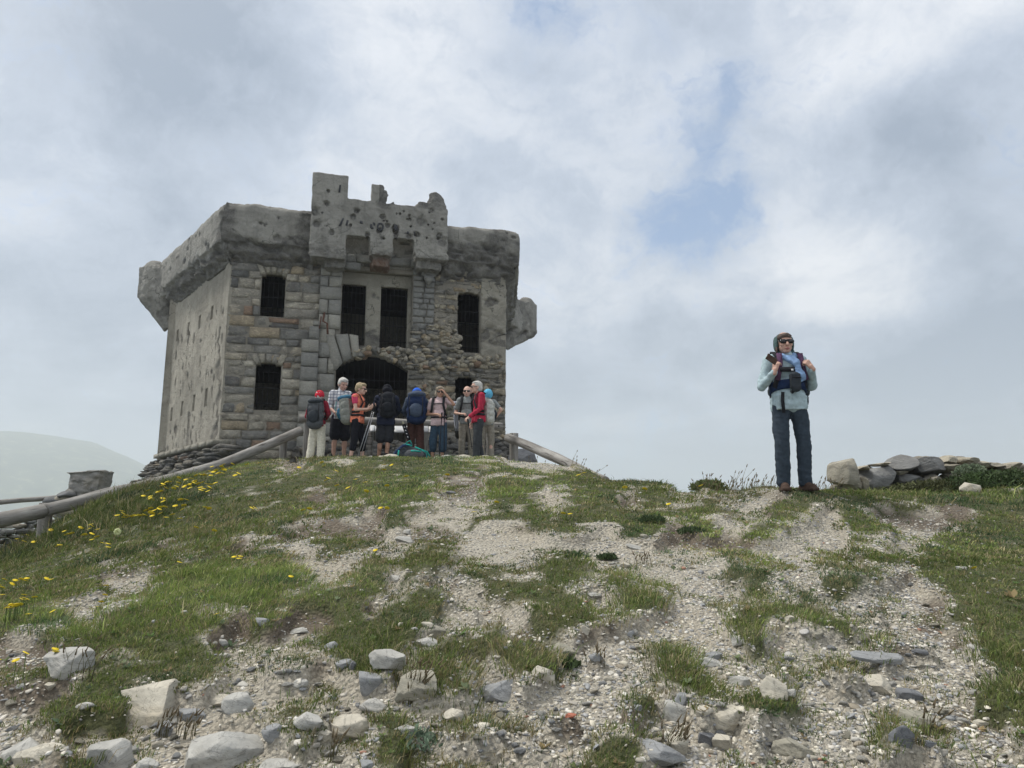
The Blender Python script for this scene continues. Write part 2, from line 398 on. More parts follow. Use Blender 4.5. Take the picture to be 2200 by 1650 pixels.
def plaster_mat(name, col=(.30, .295, .27), dark=(.07, .068, .066), streak=.6, stain=.5, fine=1.0):
    m, nt, b = newmat(name); k = NB(nt)
    n1 = k.noise(.9, 6, .62, dist=.5); n2 = k.noise(6, 7, .68); st = k.noise(2.6, 5, .6, (1, 1, .13), dist=.3); n4 = k.noise(38, 4, .7)
    c2 = tuple(v * .66 for v in col); c3 = tuple(min(1, v * 1.2) for v in col)
    x = k.ramp(n1, [(.3, c2), (.52, col), (.75, c3)])
    x = k.mix(k.ramp(st, [(.50, 0.0), (.74, streak)]), x, tuple(v * .42 for v in col))
    x = k.mix(k.ramp(n2, [(.52, 0.0), (.72, stain)]), x, tuple(v * .5 for v in col))
    cr = k.n('ShaderNodeTexVoronoi'); cr.feature = 'DISTANCE_TO_EDGE'; cr.inputs['Scale'].default_value = .75; wv = k.n('ShaderNodeVectorMath'); wv.operation = 'MULTIPLY_ADD'; wn = k.n('ShaderNodeTexNoise'); wn.inputs['Scale'].default_value = 2.5; wn.inputs['Detail'].default_value = 6
    k.l(k.co, wn.inputs['Vector']); k.l(wn.outputs['Color'], wv.inputs[0]); wv.inputs[1].default_value = (.9, .9, .9); k.l(k.co, wv.inputs[2]); k.l(wv.outputs[0], cr.inputs['Vector'])
    crk = k.math('MULTIPLY', k.ramp(cr.outputs['Distance'], [(.0, 1.0), (.012, 0.0)]), k.ramp(n1, [(.45, 0.0), (.6, 1.0)]))
    x = k.mix(crk, x, (.03, .03, .03)); n7 = k.noise(2.2, 8, .75, dist=.9)
    x = k.mix(k.ramp(n7, [(.56, 0.0), (.66, stain)]), x, tuple(v * .38 for v in col)); x = k.mix(k.ramp(n7, [(.34, .6), (.42, 0.0)]), x, tuple(min(1, v * 1.35) for v in col))
    pit = k.attr('pit')
    x = k.mix(k.ramp(k.math('ADD', pit, k.math('MULTIPLY', k.math('SUBTRACT', n2, .5), .8)), [(.25, 0.0), (.6, .92)]), x, k.mix(k.ramp(k.math('ADD', k.math('MULTIPLY', n4, .4), k.math('MULTIPLY', n7, .7)), [(.45, 0.0), (.66, 1.0)]), dark, tuple(v * .75 for v in col)))
    rust = k.attr('rust'); x = k.mix(k.ramp(k.math('MULTIPLY', rust, n2), [(.2, 0.0), (.5, .8)]), x, (.15, .085, .055))
    k.l(x, b.inputs['Base Color']); b.inputs['Roughness'].default_value = .93
    k.bump(b, k.math('ADD', k.math('MULTIPLY', n4, .35), k.math('ADD', k.math('ADD', n2, n7), k.math('MULTIPLY', pit, -1.2))), 1.0, .06 * fine)
    return m
def plain_mat(name, col, rough=.8, noise_scale=30, amt=.25, bump=.3, bd=.004, metal=0.0, spec=None, stretch=None, sheen=0.0):
    m, nt, b = newmat(name); k = NB(nt)
    n = k.noise(noise_scale, 5, .6, stretch)
    x = k.ramp(n, [(.3, tuple(v * (1 - amt) for v in col)), (.7, tuple(min(1, v * (1 + amt)) for v in col))])
    k.l(x, b.inputs['Base Color']); b.inputs['Roughness'].default_value = rough; b.inputs['Metallic'].default_value = metal
    if spec is not None: b.inputs['Specular IOR Level'].default_value = spec
    if sheen: b.inputs['Sheen Weight'].default_value = sheen
    if bump: k.bump(b, n, bump, bd)
    return m
def fabric(name, col, amt=.22): return plain_mat(name, col, .88, 26, amt, .5, .006, sheen=.0, spec=.2)
M = {}
M['ashlar'] = stone_mat('weathered_ashlar', (1.03, 1.01, .96), rust=.3, val=1.18, mott=.85)
M['pale_stone'] = stone_mat('pale_dressed_stone', (.98, 1.0, 1.0), rust=.08, val=1.12, mott=.45)
M['rubble'] = stone_mat('rubble_stone', (1.05, 1.01, .92), rust=.18, val=1.2)
M['dark_rubble'] = stone_mat('dark_rubble', (.95, .95, .95), rust=.1, val=.68)
M['mortar'] = plaster_mat('lime_mortar', (.25, .232, .195), streak=.3)
M['concrete'] = plaster_mat('eroded_concrete', (.285, .278, .252), (.075,.073,.07), stain=.6)
M['render'] = plaster_mat('old_render', (.36, .335, .28), (.12,.11,.095), streak=.5, stain=.25)
M['pillar'] = plaster_mat('pillar_render', (.29, .275, .23), streak=.3)
M['interior'] = plain_mat('interior_painted_shade', (.006, .006, .009), .95, 3, .3, 0)  # near-black colour stands in for the shade inside the rooms
M['iron'] = plain_mat('iron_bars', (.006, .006, .010), .8, 40, .3, .2)
M['rustiron'] = plain_mat('rusted_iron', (.10, .045, .03), .85, 30, .4, .5)
M['letter'] = plain_mat('dark_letter_paint', (.035, .037, .042), .8, 30, .4, .2)
def wood_mat():
    m, nt, b = newmat('weathered_wood'); k = NB(nt)
    g = k.noise(9, 6, .65, (.12, 1, 1), dist=.25); n = k.noise(3, 4, .6); cr = k.noise(26, 3, .5, (.05, 1, 1))
    x = k.ramp(g, [(.3, (.11, .102, .095)), (.5, (.225, .215, .20)), (.72, (.38, .37, .35))])
    x = k.mix(k.ramp(n, [(.45, 0.0), (.75, .4)]), x, (.12, .105, .09))
    x = k.mix(k.ramp(cr, [(.62, 0.0), (.68, .85)]), x, (.05, .045, .04))
    k.l(x, b.inputs['Base Color']); b.inputs['Roughness'].default_value = .85
    k.bump(b, k.math('SUBTRACT', g, k.ramp(cr, [(.6, 0.0), (.68, 1.0)])), .6, .012); return m
M['wood'] = wood_mat()
def rock_mat(name, col, warm=(.34, .29, .21), wamt=.35):
    m, nt, b = newmat(name); k = NB(nt)
    v = k.noise(3.4, 7, .64, (1, 1, 2.6), dist=.7); f = k.noise(34, 5, .7); w = k.noise(2.2, 4, .6, dist=.3); vein = k.noise(7, 3, .5, (1, .4, 3), dist=1.4)
    x = k.ramp(v, [(.28, tuple(c * .62 for c in col)), (.5, col), (.74, tuple(min(1, c * 1.28) for c in col))])
    x = k.mix(k.ramp(w, [(.5, 0.0), (.72, wamt)]), x, warm)
    x = k.mix(k.ramp(vein, [(.485, 0.0), (.5, .7), (.515, 0.0)]), x, tuple(c * .4 for c in col))
    x = k.mix(k.ramp(f, [(.3, .35), (.5, 0.0)]), x, tuple(c * .5 for c in col))
    k.l(x, b.inputs['Base Color']); b.inputs['Roughness'].default_value = .9
    k.bump(b, k.math('ADD', k.math('MULTIPLY', f, .35), v), .75, .02); return m
M['rock_pale'] = rock_mat('pale_limestone', (.40, .395, .37))
M['rock_cream'] = rock_mat('cream_limestone', (.46, .43, .36), (.42, .33, .2), .5)
M['rock_grey'] = rock_mat('blue_grey_limestone', (.26, .268, .275), wamt=.2)
M['rock_dark'] = rock_mat('dark_slate', (.16, .166, .178), wamt=.08)
M['rock_brown'] = rock_mat('olive_grey_rock', (.29, .275, .225), wamt=.3)
M['rock_red'] = rock_mat('red_brick_stone', (.38, .13, .08), (.3, .12, .08), .2)
M['rock_wall'] = rock_mat('grey_wall_stone', (.24, .235, .22), (.30, .25, .17), .4)
def pebble_mat():
    m, nt, b = newmat('gravel_stones'); k = NB(nt)
    c = k.attr('col', 'Color'); n = k.noise(60, 4, .6)
    x = k.mix(k.ramp(n, [(.35, .0), (.7, .45)]), c, k.mix(1.0, c, (.6, .6, .6), 'MULTIPLY'))
    k.l(x, b.inputs['Base Color']); b.inputs['Roughness'].default_value = .92; k.bump(b, n, .4, .004); return m
M['pebble'] = pebble_mat()
def wallstone_mat():
    m, nt, b = newmat('dry_wall_stones'); k = NB(nt)
    c = k.attr('col', 'Color'); v = k.noise(5, 7, .66, (1, 1, 2.2), dist=.6); n = k.noise(30, 4, .65)
    x = k.mix(k.ramp(v, [(.35, .8), (.6, 0.0)]), c, k.mix(1.0, c, (.5, .5, .5), 'MULTIPLY'))
    x = k.mix(k.ramp(n, [(.55, .0), (.75, .35)]), x, (.36, .35, .31))
    k.l(x, b.inputs['Base Color']); b.inputs['Roughness'].default_value = .93; k.bump(b, k.math('ADD', v, k.math('MULTIPLY', n, .4)), .7, .03); return m
M['wallstone'] = wallstone_mat()
def grass_mat():
    m, nt, b = newmat('grass_blades'); k = NB(nt)
    c = k.attr('col', 'Color'); k.l(c, b.inputs['Base Color']); b.inputs['Roughness'].default_value = .75; b.inputs['Specular IOR Level'].default_value = .25
    tr = k.n('ShaderNodeBsdfTranslucent'); k.l(c, tr.inputs[0]); mx = k.n('ShaderNodeMixShader'); mx.inputs[0].default_value = .3
    k.l(b.outputs[0], mx.inputs[1]); k.l(tr.outputs[0], mx.inputs[2])
    out = [n for n in nt.nodes if n.type == 'OUTPUT_MATERIAL'][0]; k.l(mx.outputs[0], out.inputs[0]); return m
M['grass'] = grass_mat()
def ground_mat():
    m, nt, b = newmat('mountain_ground'); k = NB(nt)
    gr, so = k.attr('grass'), k.attr('soil')
    v1 = k.vor(42, out=1); v2 = k.vor(95, out=1); d1 = k.vor(42); n = k.noise(1.4, 6, .6); nf = k.noise(70, 4, .7)
    gv = k.ramp(v1, [(.1, (.26, .255, .245)), (.4, (.45, .435, .39)), (.8, (.58, .56, .50)), (1., (.70, .68, .62))])
    gv2 = k.ramp(v2, [(.1, (.26, .25, .225)), (.5, (.44, .42, .375)), (1., (.60, .58, .52))])
    gravel = k.mix(k.ramp(d1, [(.35, 0.0), (.6, 1.0)]), gv, gv2)
    gravel = k.mix(1.0, k.mix(k.ramp(n, [(.4, .1), (.7, .5)]), gravel, (.47, .42, .34)), (1.16, 1.13, 1.07), 'MULTIPLY')
    soil = k.ramp(nf, [(.3, (.12, .096, .072)), (.7, (.27, .225, .17))])
    grass = k.ramp(k.noise(7, 5, .6), [(.3, (.06, .072, .026)), (.7, (.12, .125, .05))])
    x = k.mix(k.ramp(so, [(.25, 0.0), (.6, 1.0)]), gravel, soil)
    x = k.mix(k.ramp(gr, [(.48, 0.0), (.72, 1.0)]), x, grass)
    k.l(x, b.inputs['Base Color']); b.inputs['Roughness'].default_value = .95
    k.bump(b, k.math('ADD', k.math('MULTIPLY', d1, -1.2), nf), 1.0, .03); return m
M['ground'] = ground_mat()
def hill_mat():
    m, nt, b = newmat('far_hillside'); k = NB(nt)
    n = k.noise(.02, 6, .6, dist=.6); n2 = k.noise(.09, 5, .6)
    x = k.ramp(n, [(.35, (.05, .075, .035)), (.55, (.10, .13, .06)), (.66, (.22, .24, .14))])
    x = k.mix(k.ramp(n2, [(.5, 0.0), (.7, .4)]), x, (.04, .055, .03)); k.l(x, b.inputs['Base Color']); b.inputs['Roughness'].default_value = 1; return m
M['hill'] = hill_mat()
M['petal'] = plain_mat('yellow_petals', (.80, .62, .02), .7, 60, .15, 0)
M['palepetal'] = plain_mat('cream_flower', (.62, .66, .36), .8, 60, .15, 0)
M['stem'] = plain_mat('flower_stem', (.10, .14, .04), .8, 60, .2, 0)
M['skin'] = plain_mat('skin_fair', (.58, .37, .29), .6, 18, .1, .15, .002)
M['skin_tan'] = plain_mat('skin_tanned', (.42, .24, .165), .6, 18, .12, .15, .002)
M['skin_dim'] = plain_mat('skin_ruddy', (.48, .29, .225), .6, 18, .12, .15, .002)
M['glass'] = plain_mat('dark_lens', (.012, .012, .015), .2, 5, .1, 0)
M['board'] = plain_mat('white_panel', (.62, .64, .66), .4, 8, .05, 0)
M['lips'] = plain_mat('lips', (.33, .12, .11), .5, 20, .1, 0)
# ------------------------------------------------------------------ terrain shape
def zc(px, py, Y): p = at(px, py, Y); return (p[0], p[1], p[2])
CTRL = [(0, 0, -1.5), (0, 3, -.82), (0, 5, -.36), (0, 7, .08), zc(1100, 1012, 9.5), zc(1100, 1002, 12), zc(1090, 995, 15), zc(1090, 991, 17),
        (0, -8, -3.3), (-6, -6, -3.4), (6, -6, -2.8), (1.7, 3, -.80), (-1.7, 3, -.84), (2.5, 5, -.35), (-2.6, 4.6, -.55), (4.5, 4, -.62), (-4.5, 4, -.95),
        zc(1700, 1053, 8.1), zc(1550, 1050, 9), zc(1550, 1085, 7.6), zc(1700, 1110, 7), (2.9, 11, .15), (2.4, 14, -.4), (5, 14, -.6), (8, 14, -1.0), (7, 11, .2),
        zc(1300, 1036, 13.6), zc(1300, 1045, 11), zc(1200, 1014, 15.3), zc(1450, 1053, 10.5), zc(1000, 991, 16.3), (2.5, 17, -.1), (4, 20, -1.2),
        zc(1850, 1058, 9.3), zc(2000, 1056, 9.4), zc(2150, 1040, 9.4), zc(2300, 1020, 9.5), zc(1950, 1120, 7.4), zc(2200, 1140, 7.0), (6.5, 7, .15), (8.5, 9, .8), (9, 5, 0),
        zc(700, 990, 15), zc(850, 992, 16.3), zc(700, 990, 16.8), zc(560, 990, 14.3), zc(620, 1030, 10.5), zc(850, 1030, 10.5), zc(480, 1010, 14.3), zc(400, 1034, 13.8), zc(300, 1060, 13), zc(200, 1086, 12),
        zc(100, 1160, 10.8), zc(0, 1205, 9.6), zc(-150, 1290, 8), zc(300, 1066, 14.5), zc(200, 1095, 14), zc(60, 1180, 12), (-9, 8, -1.6), (-10, 12, -1.3), (-14, 14, -3), (-8, 4, -2.2),
        zc(250, 1180, 7.6), zc(400, 1120, 8.6), zc(100, 1300, 5.4),
        (-5, 18.5, 1.45), (0, 19.5, 1.5), (-7, 19, 1.3), (-8.5, 21, 1.3), (-10.9, 20, .3), (-12, 24, .2), (-9, 27, 1.4), (-4, 24, 1.6), (0, 24, 1.8), (2, 24, .9), (5, 25, -1), (0, 30, 1.5), (-5, 30, 1.6), (-13, 30, 0)]
CT = np.array(CTRL)
def _U(r2): return np.where(r2 > 1e-9, r2 * np.log(np.maximum(r2, 1e-9)) * .5, 0)
def _fit():
    n = len(CT); d2 = ((CT[:, None, :2] - CT[None, :, :2]) ** 2).sum(-1)
    K = _U(d2) + np.eye(n) * .06; P = np.concatenate([np.ones((n, 1)), CT[:, :2]], 1)
    A = np.zeros((n + 3, n + 3)); A[:n, :n] = K; A[:n, n:] = P; A[n:, :n] = P.T
    return np.linalg.solve(A, np.concatenate([CT[:, 2], np.zeros(3)]))
TPS = _fit()
def z_smooth(x, y):
    x = np.asarray(x, float).ravel(); y = np.asarray(y, float).ravel(); out = np.empty(len(x))
    for s in range(0, len(x), 60000):
        xs, ys = x[s:s + 60000], y[s:s + 60000]
        out[s:s + 60000] = _U((xs[:, None] - CT[:, 0]) ** 2 + (ys[:, None] - CT[:, 1]) ** 2) @ TPS[:-3] + TPS[-3] + TPS[-2] * xs + TPS[-1] * ys
    r = np.hypot(x / 14.0, (y - 10) / 20.0)
    far = -3.5 - .45 * np.maximum(np.hypot(x, y - 10) - 16, 0); far = np.maximum(far, -55 + 0 * far) + 3 * fbm(x * .02, y * .02, 0, 3)
    w = sstep(r, .95, 1.5)
    return out * (1 - w) + far * w
GRID = """
GGGGGGGGGGGsGgGGGGgg..gGGGGGGGGGGGGGGGGG
GGGGGGGGGGGGGGGGGssGGGGGGG.gGGGGGGGGGGGG
GGGGGGGGGGGGsGgGGg.Gg.GGsG.g..sGGGGGGGGG
GGGGGGGGGGGGgGsG..gGGgGGGGGGg.GG.GssssGG
GGGGGGGGGGGsgssgss...Gg.gGsGsGg..GG..GGG
GGGGGGsgGsgggGg.gg..........s....gg.gGGG
GGGGGGGgGggg..ggGg...GG.....g...g.GGGGGG
GGGG..gGGGGG.gG.gsGGgGGGg...gGg.GGg.GGGG
GGGg..GGGGGGGGG.Gg.gGGg.GG...Ggg..s.sGGG
GGg.gGGGGGGssGsGG.g.gGG.Gg..ggGGg.g.sGGG
GGg.GGGGGsG.sGGGG..gsGGGg...gGgGGg...sGG
ssGGGGGGs...GGGG.gGgs.g......g....ggg.gG
ssGGGGGGg.gGgGG.GG.gGG.g.gg.......g...gG
ggGGGGGGg.gg.gG.GGg.Gg....Gs..g.Gg....sG
gg.GGggg....g..rGGr.g.....GG..g......sGG
..GGG...gggGg...........gg.GgGG......ssG
.gg.......ggr.gg.g...gr.r..g.g....rg..sg
..g.g......r..gg.gGgr..gg....r....gGg..g
.rrr.g.......rgg....rr.GGg..g..g..G.g...
g..r.g..gr....gg.r....rGG...ggg.g.......
""".split()
GV = np.array([[{'G': 1.0, 'g': .62, 'r': .6}.get(c, 0) for c in r] for r in GRID])
SV = np.array([[{'s': 1.0, 'r': .3}.get(c, 0) for c in r] for r in GRID])
DV = np.array([[{'r': 1.0, 'g': .45, 'G': .12}.get(c, .4) for c in r] for r in GRID])
def _samp(A, u, v):
    u = np.clip(u, 0, A.shape[1] - 1.001); v = np.clip(v, 0, A.shape[0] - 1.001)
    i, j = u.astype(int), v.astype(int); a, b = u - i, v - j
    return (A[j, i] * (1 - a) + A[j, i + 1] * a) * (1 - b) + (A[j + 1, i] * (1 - a) + A[j + 1, i + 1] * a) * b
def cover(x, y, z, coarse=False):
    """how much turf, bare soil and dry grass lies at a place (the layout of the real slope, read once from survey points)"""
    P = np.stack([x, y, z], -1); px, py, dep = project(P)
    n1, n2 = fbm(x * 1.7, y * 1.7, 3, 4), fbm(x * 1.7, y * 1.7, 31, 4)
    u = (px + n1 * 34) / 55 - .5; v = (py - 980 + n2 * 16) / 34 - .5
    out = (px < -30) | (px > 2230) | (py > 1670) | (y < 1.5)
    u = np.where(out, 20 + 0 * u, u); v = np.where(out, 10 + 0 * v, v)
    g, s, d = _samp(GV, u, v), _samp(SV, u, v), _samp(DV, u, v)
    n = fbm(x * .5, y * .5, 9, 4)
    g = np.where(out, sstep(n + .12 * np.abs(x) / 3, -.1, .25), g)
    s = np.where(out, 0, s)
    s = s * .8 + .5 * np.clip(1 - np.abs(g - .5) * 3.2, 0, 1) * sstep(fbm(x * 2.2, y * 2.2, 12, 3), -.05, .3)
    if coarse: return np.clip(g, 0, 1)
    fine = fbm(x * 5, y * 5, 1, 4)
    return np.clip(g + fine * .75 - .05, 0, 1), np.clip(s + .4 * fbm(x * 4, y * 4, 55, 3), 0, 1), np.clip(d + .5 * fbm(x * .9, y * .9, 77, 3) + .05, 0, 1)
def z_ground(x, y, detail=True):
    x = np.asarray(x, float); y = np.asarray(y, float); sh = np.broadcast(x, y).shape
    x = np.broadcast_to(x, sh).ravel(); y = np.broadcast_to(y, sh).ravel()
    z = z_smooth(x, y); near = 1 - sstep(np.hypot(x, y), 30, 60)
    g = cover(x, y, z, True)
    z = z + near * (.055 * fbm(x * .8, y * .8, 2, 3) * sstep(np.hypot(x, y), 0, 5) + .085 * sstep(g, .3, .62) - .10 + .018 * fbm(x * 3.5, y * 3.5, 5, 3) + .03 * sstep(g, .4, .9) * fbm(x * 4, y * 4, 8, 2))
    return z.reshape(sh)
def gz(x, y): return float(z_ground(np.array([x]), np.array([y]))[0])
def ground_at(px, py, y0=1.6, y1=20):
    """first place where the line of sight through px,py meets the ground"""
    Y = np.exp(np.linspace(math.log(y0), math.log(y1), 260)); a, b = (px - 1100) / F, (825 - py) / F
    t = Y / (CP - b * SP); x = a * t; z = (SP + b * CP) * t; gz_ = z_ground(x, Y); d = z - gz_
    k = np.where(d < 0)[0]
    if not len(k): k = [int(np.argmin(np.abs(d)[20:])) + 20]
    i = max(k[0], 1); return np.array((x[i], Y[i], gz_[i]))
def build_ground():
    ys = list(-np.exp(np.linspace(math.log(200), math.log(.5), 26)) + .5)
    y = .05
    while y < 34: ys.append(y); y += max(.03, .0072 * y)
    while y < 6000: ys.append(y); y *= 1.045
    ys = np.array(ys); s = np.linspace(-1, 1, 620); s = np.sign(s) * (.55 * np.abs(s) + .45 * np.abs(s) ** 3) * 2.0
    w = np.sqrt(ys ** 2 + 5.0)
    X = s[None, :] * w[:, None]; Y = np.repeat(ys[:, None], len(s), 1)
    Z = z_ground(X, Y); g, so, d = cover(X.ravel(), Y.ravel(), z_smooth(X, Y))
    far = np.hypot(X.ravel(), Y.ravel()) > 40; g[far] = 1
    V = np.stack([X, Y, Z], -1).reshape(-1, 3); nr, nc = X.shape
    i = np.arange(nr - 1)[:, None] * nc; j = np.arange(nc - 1)[None, :]
    Q = np.stack([i + j, i + j + 1, i + nc + j + 1, i + nc + j], -1).reshape(-1, 4)
    o = mesh_from('ground', V, Q, M['ground'], None, True, dict(grass=g, soil=so)); o['kind'] = 'structure'
build_ground()
def build_hills():
    g = Geo()
    n, m = 220, 60
    th = np.linspace(rad(-80), rad(20), n); R = np.linspace(2000, 5600, m)
    T_, R_ = np.meshgrid(th, R)
    X = np.sin(T_) * R_; Y = np.cos(T_) * R_
    prof = np.interp(np.degrees(th), [-80, -50, -37, -31, -28.5, -26.5, -24.5, -22, -10, 20], [440, 440, 440, 430, 405, 350, 270, 150, 20, 0])
    k = sstep(R_, 2000, 3600)
    Z = -70 + (prof[None, :] * .83 + 70) * k * (np.minimum(R_, 3600) / 3600) + 64 * fbm(X * .0011, Y * .0011, 0, 5) * k
    V = np.stack([X, Y, Z], -1).reshape(-1, 3); i = np.arange(m - 1)[:, None] * n; j = np.arange(n - 1)[None, :]
    Q = np.stack([i + j, i + j + 1, i + n + j + 1, i + n + j], -1).reshape(-1, 4)
    mesh_from('hills', V, Q, M['hill'], None, True)['kind'] = 'structure'
build_hills()
# ------------------------------------------------------------------ ruined fort
PA = at(487, 700, 22.0)[:2]; PB = at(1086, 760, 24.2)[:2]
UF = (PB - PA) / np.linalg.norm(PB - PA); WF = float(np.linalg.norm(PB - PA))
def out_normal(u, inside):                       # horizontal normal of direction u pointing away from `inside`
    n = np.array((u[1], -u[0])); return n if np.dot(n, inside) < 0 else -n
CEN = (PA + PB) / 2 + np.array((0, 5.0))
NF = out_normal(UF, CEN - PA)
hd = rad(-39); UL = np.array((math.sin(hd), math.cos(hd))); PL = PA + UL * 6.1; NL = out_normal(UL, CEN - PA)
hr = rad(-1); UR = np.array((math.sin(hr), math.cos(hr))); PR = PB + UR * 6.1; NR = out_normal(UR, CEN - PB)
H0 = 1.3                                          # z of the wall foot
class Plane:
    def __init__(s, P, U, N): s.P, s.U, s.N = P, U, N
    def p(s, u, h, o=0.0):
        u, h, o = np.broadcast_arrays(np.asarray(u, float), np.asarray(h, float), np.asarray(o, float))
        xy = s.P + u[..., None] * s.U + o[..., None] * s.N
        return np.concatenate([xy, (H0 + h)[..., None]], -1)
    def px(s, px, py, o=0.0):                     # where a sight line meets the wall plane: (u, h)
        d = at(px, py, 1.0); P = s.P + s.N * o
        A = np.array([[d[0], -s.U[0]], [d[1], -s.U[1]]]); t, u = np.linalg.solve(A, P)
        return u, d[2] * t - H0
FW, LW, RW = Plane(PA, UF, NF), Plane(PA, UL, NL), Plane(PB, UR, NR)
BW = Plane(PL, unit(PR - PL), out_normal(unit(PR - PL), CEN - PL))
fort = empty('ruined_fort', (float(CEN[0]), float(CEN[1] - 5.0), H0))
FO = np.array(fort.location)
tag(fort, 'roofless grey stone fort ruin with a battered parapet and barred openings on the hilltop', 'fort')
def fobj(g, name, mat, smooth=False, parent=fort): return g.build(name, mat, parent, smooth)
def place(o): o.location = (-FO[0], -FO[1], -FO[2]); return o

def slab(name, pl, us, hs, inside, o_front, thick, mat, fn=None, attrs=None):
    """wall sheet with openings: grid cells whose centre is inside an opening are left out, edges get reveals"""
    us = np.unique(np.round(us, 4)); hs = np.unique(np.round(hs, 4))
    uc, hc = (us[1:] + us[:-1]) / 2, (hs[1:] + hs[:-1]) / 2
    UU, HH = np.meshgrid(uc, hc); solid_ = ~inside(UU, HH)
    gu, gh = np.meshgrid(us, hs); n, m = len(us), len(hs)
    of = o_front + (fn(gu, gh) if fn is not None else 0)
    Vf = pl.p(gu, gh, of).reshape(-1, 3); Vb = pl.p(gu, gh, o_front - thick).reshape(-1, 3); N = n * m
    J, I = np.where(solid_); a = J * n + I
    Q = [np.stack([a, a + 1, a + n + 1, a + n], -1), np.stack([a + n, a + n + 1, a + 1, a], -1) + N]
    pad = np.pad(solid_, 1)
    for dj, di, p, q in ((-1, 0, 0, 1), (1, 0, n + 1, n), (0, -1, n, 0), (0, 1, 1, n + 1)):
        nb = pad[1 + dj:pad.shape[0] - 1 + dj, 1 + di:pad.shape[1] - 1 + di]
        J, I = np.where(solid_ & ~nb); a = J * n + I
        Q.append(np.stack([a + q, a + p, a + p + N, a + q + N], -1))
    A = dict(pit=np.concatenate([attrs(gu, gh).ravel(), np.zeros(N)])) if attrs else {}
    o = mesh_from(name, np.concatenate([Vf, Vb]), np.concatenate(Q), mat, fort, False, A); return place(o)
def rects(lst):
    def f(u, h):
        r = np.zeros(np.shape(u), bool)
        for it in lst:
            u0, u1, h0, h1 = it[:4]; arch = it[4] if len(it) > 4 else 0
            top = h1 - arch * ((u - (u0 + u1) / 2) / ((u1 - u0) / 2)) ** 2
            r |= (u > u0) & (u < u1) & (h > h0) & (h < top)
        return r
    return f
def rp(x0, y0, x1, y1, arch=0, o=0.0, pl=None):   # opening measured on the wall
    pl = pl or FW
    xm, ym = (x0 + x1) / 2, (y0 + y1) / 2
    u0 = pl.px(x0, ym, o)[0]; u1 = pl.px(x1, ym, o)[0]; h1 = pl.px(xm, y0, o)[1]; h0 = pl.px(xm, y1, o)[1]
    return (u0, u1, h0, h1, arch)
WIN = dict(ul=rp(560, 587, 612, 680, .08), ll=rp(547, 779, 602, 881, .09), ur=rp(983, 627, 1032, 757, .08), lr=rp(977, 809, 1021, 950, .06), door=rp(719, 765, 876, 962, .38), bay=rp(733, 583, 886, 748))
BAYW = [rp(733, 611, 785, 742, .02, -.32), rp(817, 617, 875, 750, .02, -.32)]
TOPH = FW.px(780, 560)[1]
us = np.concatenate([np.arange(0, WF, .06), [WF]] + [[w[0], w[1]] for w in WIN.values()]); hs = np.concatenate([np.arange(0, TOPH, .06), [TOPH]] + [[w[2], w[3]] for w in WIN.values()])
openF = rects(list(WIN.values()))
slab('front_wall', FW, us, hs, openF, -.036, .30, M['mortar'], lambda u, h: .012 * fbm(u * 3, h * 3, 0, 3))
# recessed bay wall between the two tall openings
b = WIN['bay']; us = np.concatenate([np.arange(b[0] - .1, b[1] + .1, .05)] + [[w[0], w[1]] for w in BAYW]); hs = np.concatenate([np.arange(b[2] - .15, b[3] + .2, .05)] + [[w[2], w[3]] for w in BAYW])
slab('bay_wall', FW, us, hs, rects(BAYW), -.30, .25, M['pillar'], lambda u, h: .02 * fbm(u * 4, h * 4, 3, 4), lambda u, h: sstep(fbm(u * 1.6, h * 1.6, 4, 4), .12, .4))
# --- stones
def stone(g, pl, c4, o, rnd, depth=.12, rough=.012, k=4, seed=0, ogap=0.0):
    """block filling the quad c4 (u,h corners, ccw) with an uneven face"""
    s = np.linspace(0, 1, k); S, T_ = np.meshgrid(s, s); c = np.asarray(c4, float)
    uv = ((1 - S) * (1 - T_))[..., None] * c[0] + (S * (1 - T_))[..., None] * c[1] + (S * T_)[..., None] * c[2] + ((1 - S) * T_)[..., None] * c[3]
    edge = (np.minimum(np.minimum(S, 1 - S), np.minimum(T_, 1 - T_)) < 1e-6)
    cen = uv.mean((0, 1)); size = np.abs(c - c.mean(0)).max(0).mean(); uv = np.where(edge[..., None], cen + (uv - cen) * (1 - min(.08, .012 / max(size, .05))), uv)
    r = np.random.default_rng(seed)
    oo = o + np.where(edge, -.010 - rough * .6, 0) + r.normal(0, rough, S.shape)
    Vf = pl.p(uv[..., 0], uv[..., 1], oo).reshape(-1, 3)
    per = [(0, i) for i in range(k - 1)] + [(i, k - 1) for i in range(k - 1)] + [(k - 1, k - 1 - i) for i in range(k - 1)] + [(k - 1 - i, 0) for i in range(k - 1)]
    pid = np.array([a * k + b_ for a, b_ in per]); uvp = uv.reshape(-1, 2)[pid]; uvb = cen + (uvp - cen) * 1.03
    Vb = pl.p(uvb[:, 0], uvb[:, 1], o - depth); n = len(pid); b0 = k * k
    i = np.arange(k - 1)[:, None] * k; j = np.arange(k - 1)[None, :]
    Q = np.stack([i + j, i + j + 1, i + k + j + 1, i + k + j], -1).reshape(-1, 4)
    q = np.arange(n); q2 = (q + 1) % n; Qs = np.stack([pid[q2], pid[q], b0 + q, b0 + q2], -1)
    g.add(np.concatenate([Vf, Vb]), np.concatenate([Q, Qs]), rnd=float(rnd))
SEED = [1]
def tone(mean=.5, spread=.22):
    r = random.random()
    if spread < .16: return min(.72, max(.36, random.gauss(mean + .04, spread * .6)))
    if r < .04: return .98
    if r < .12: return .86
    return min(.8, max(0, random.gauss(mean, spread)))
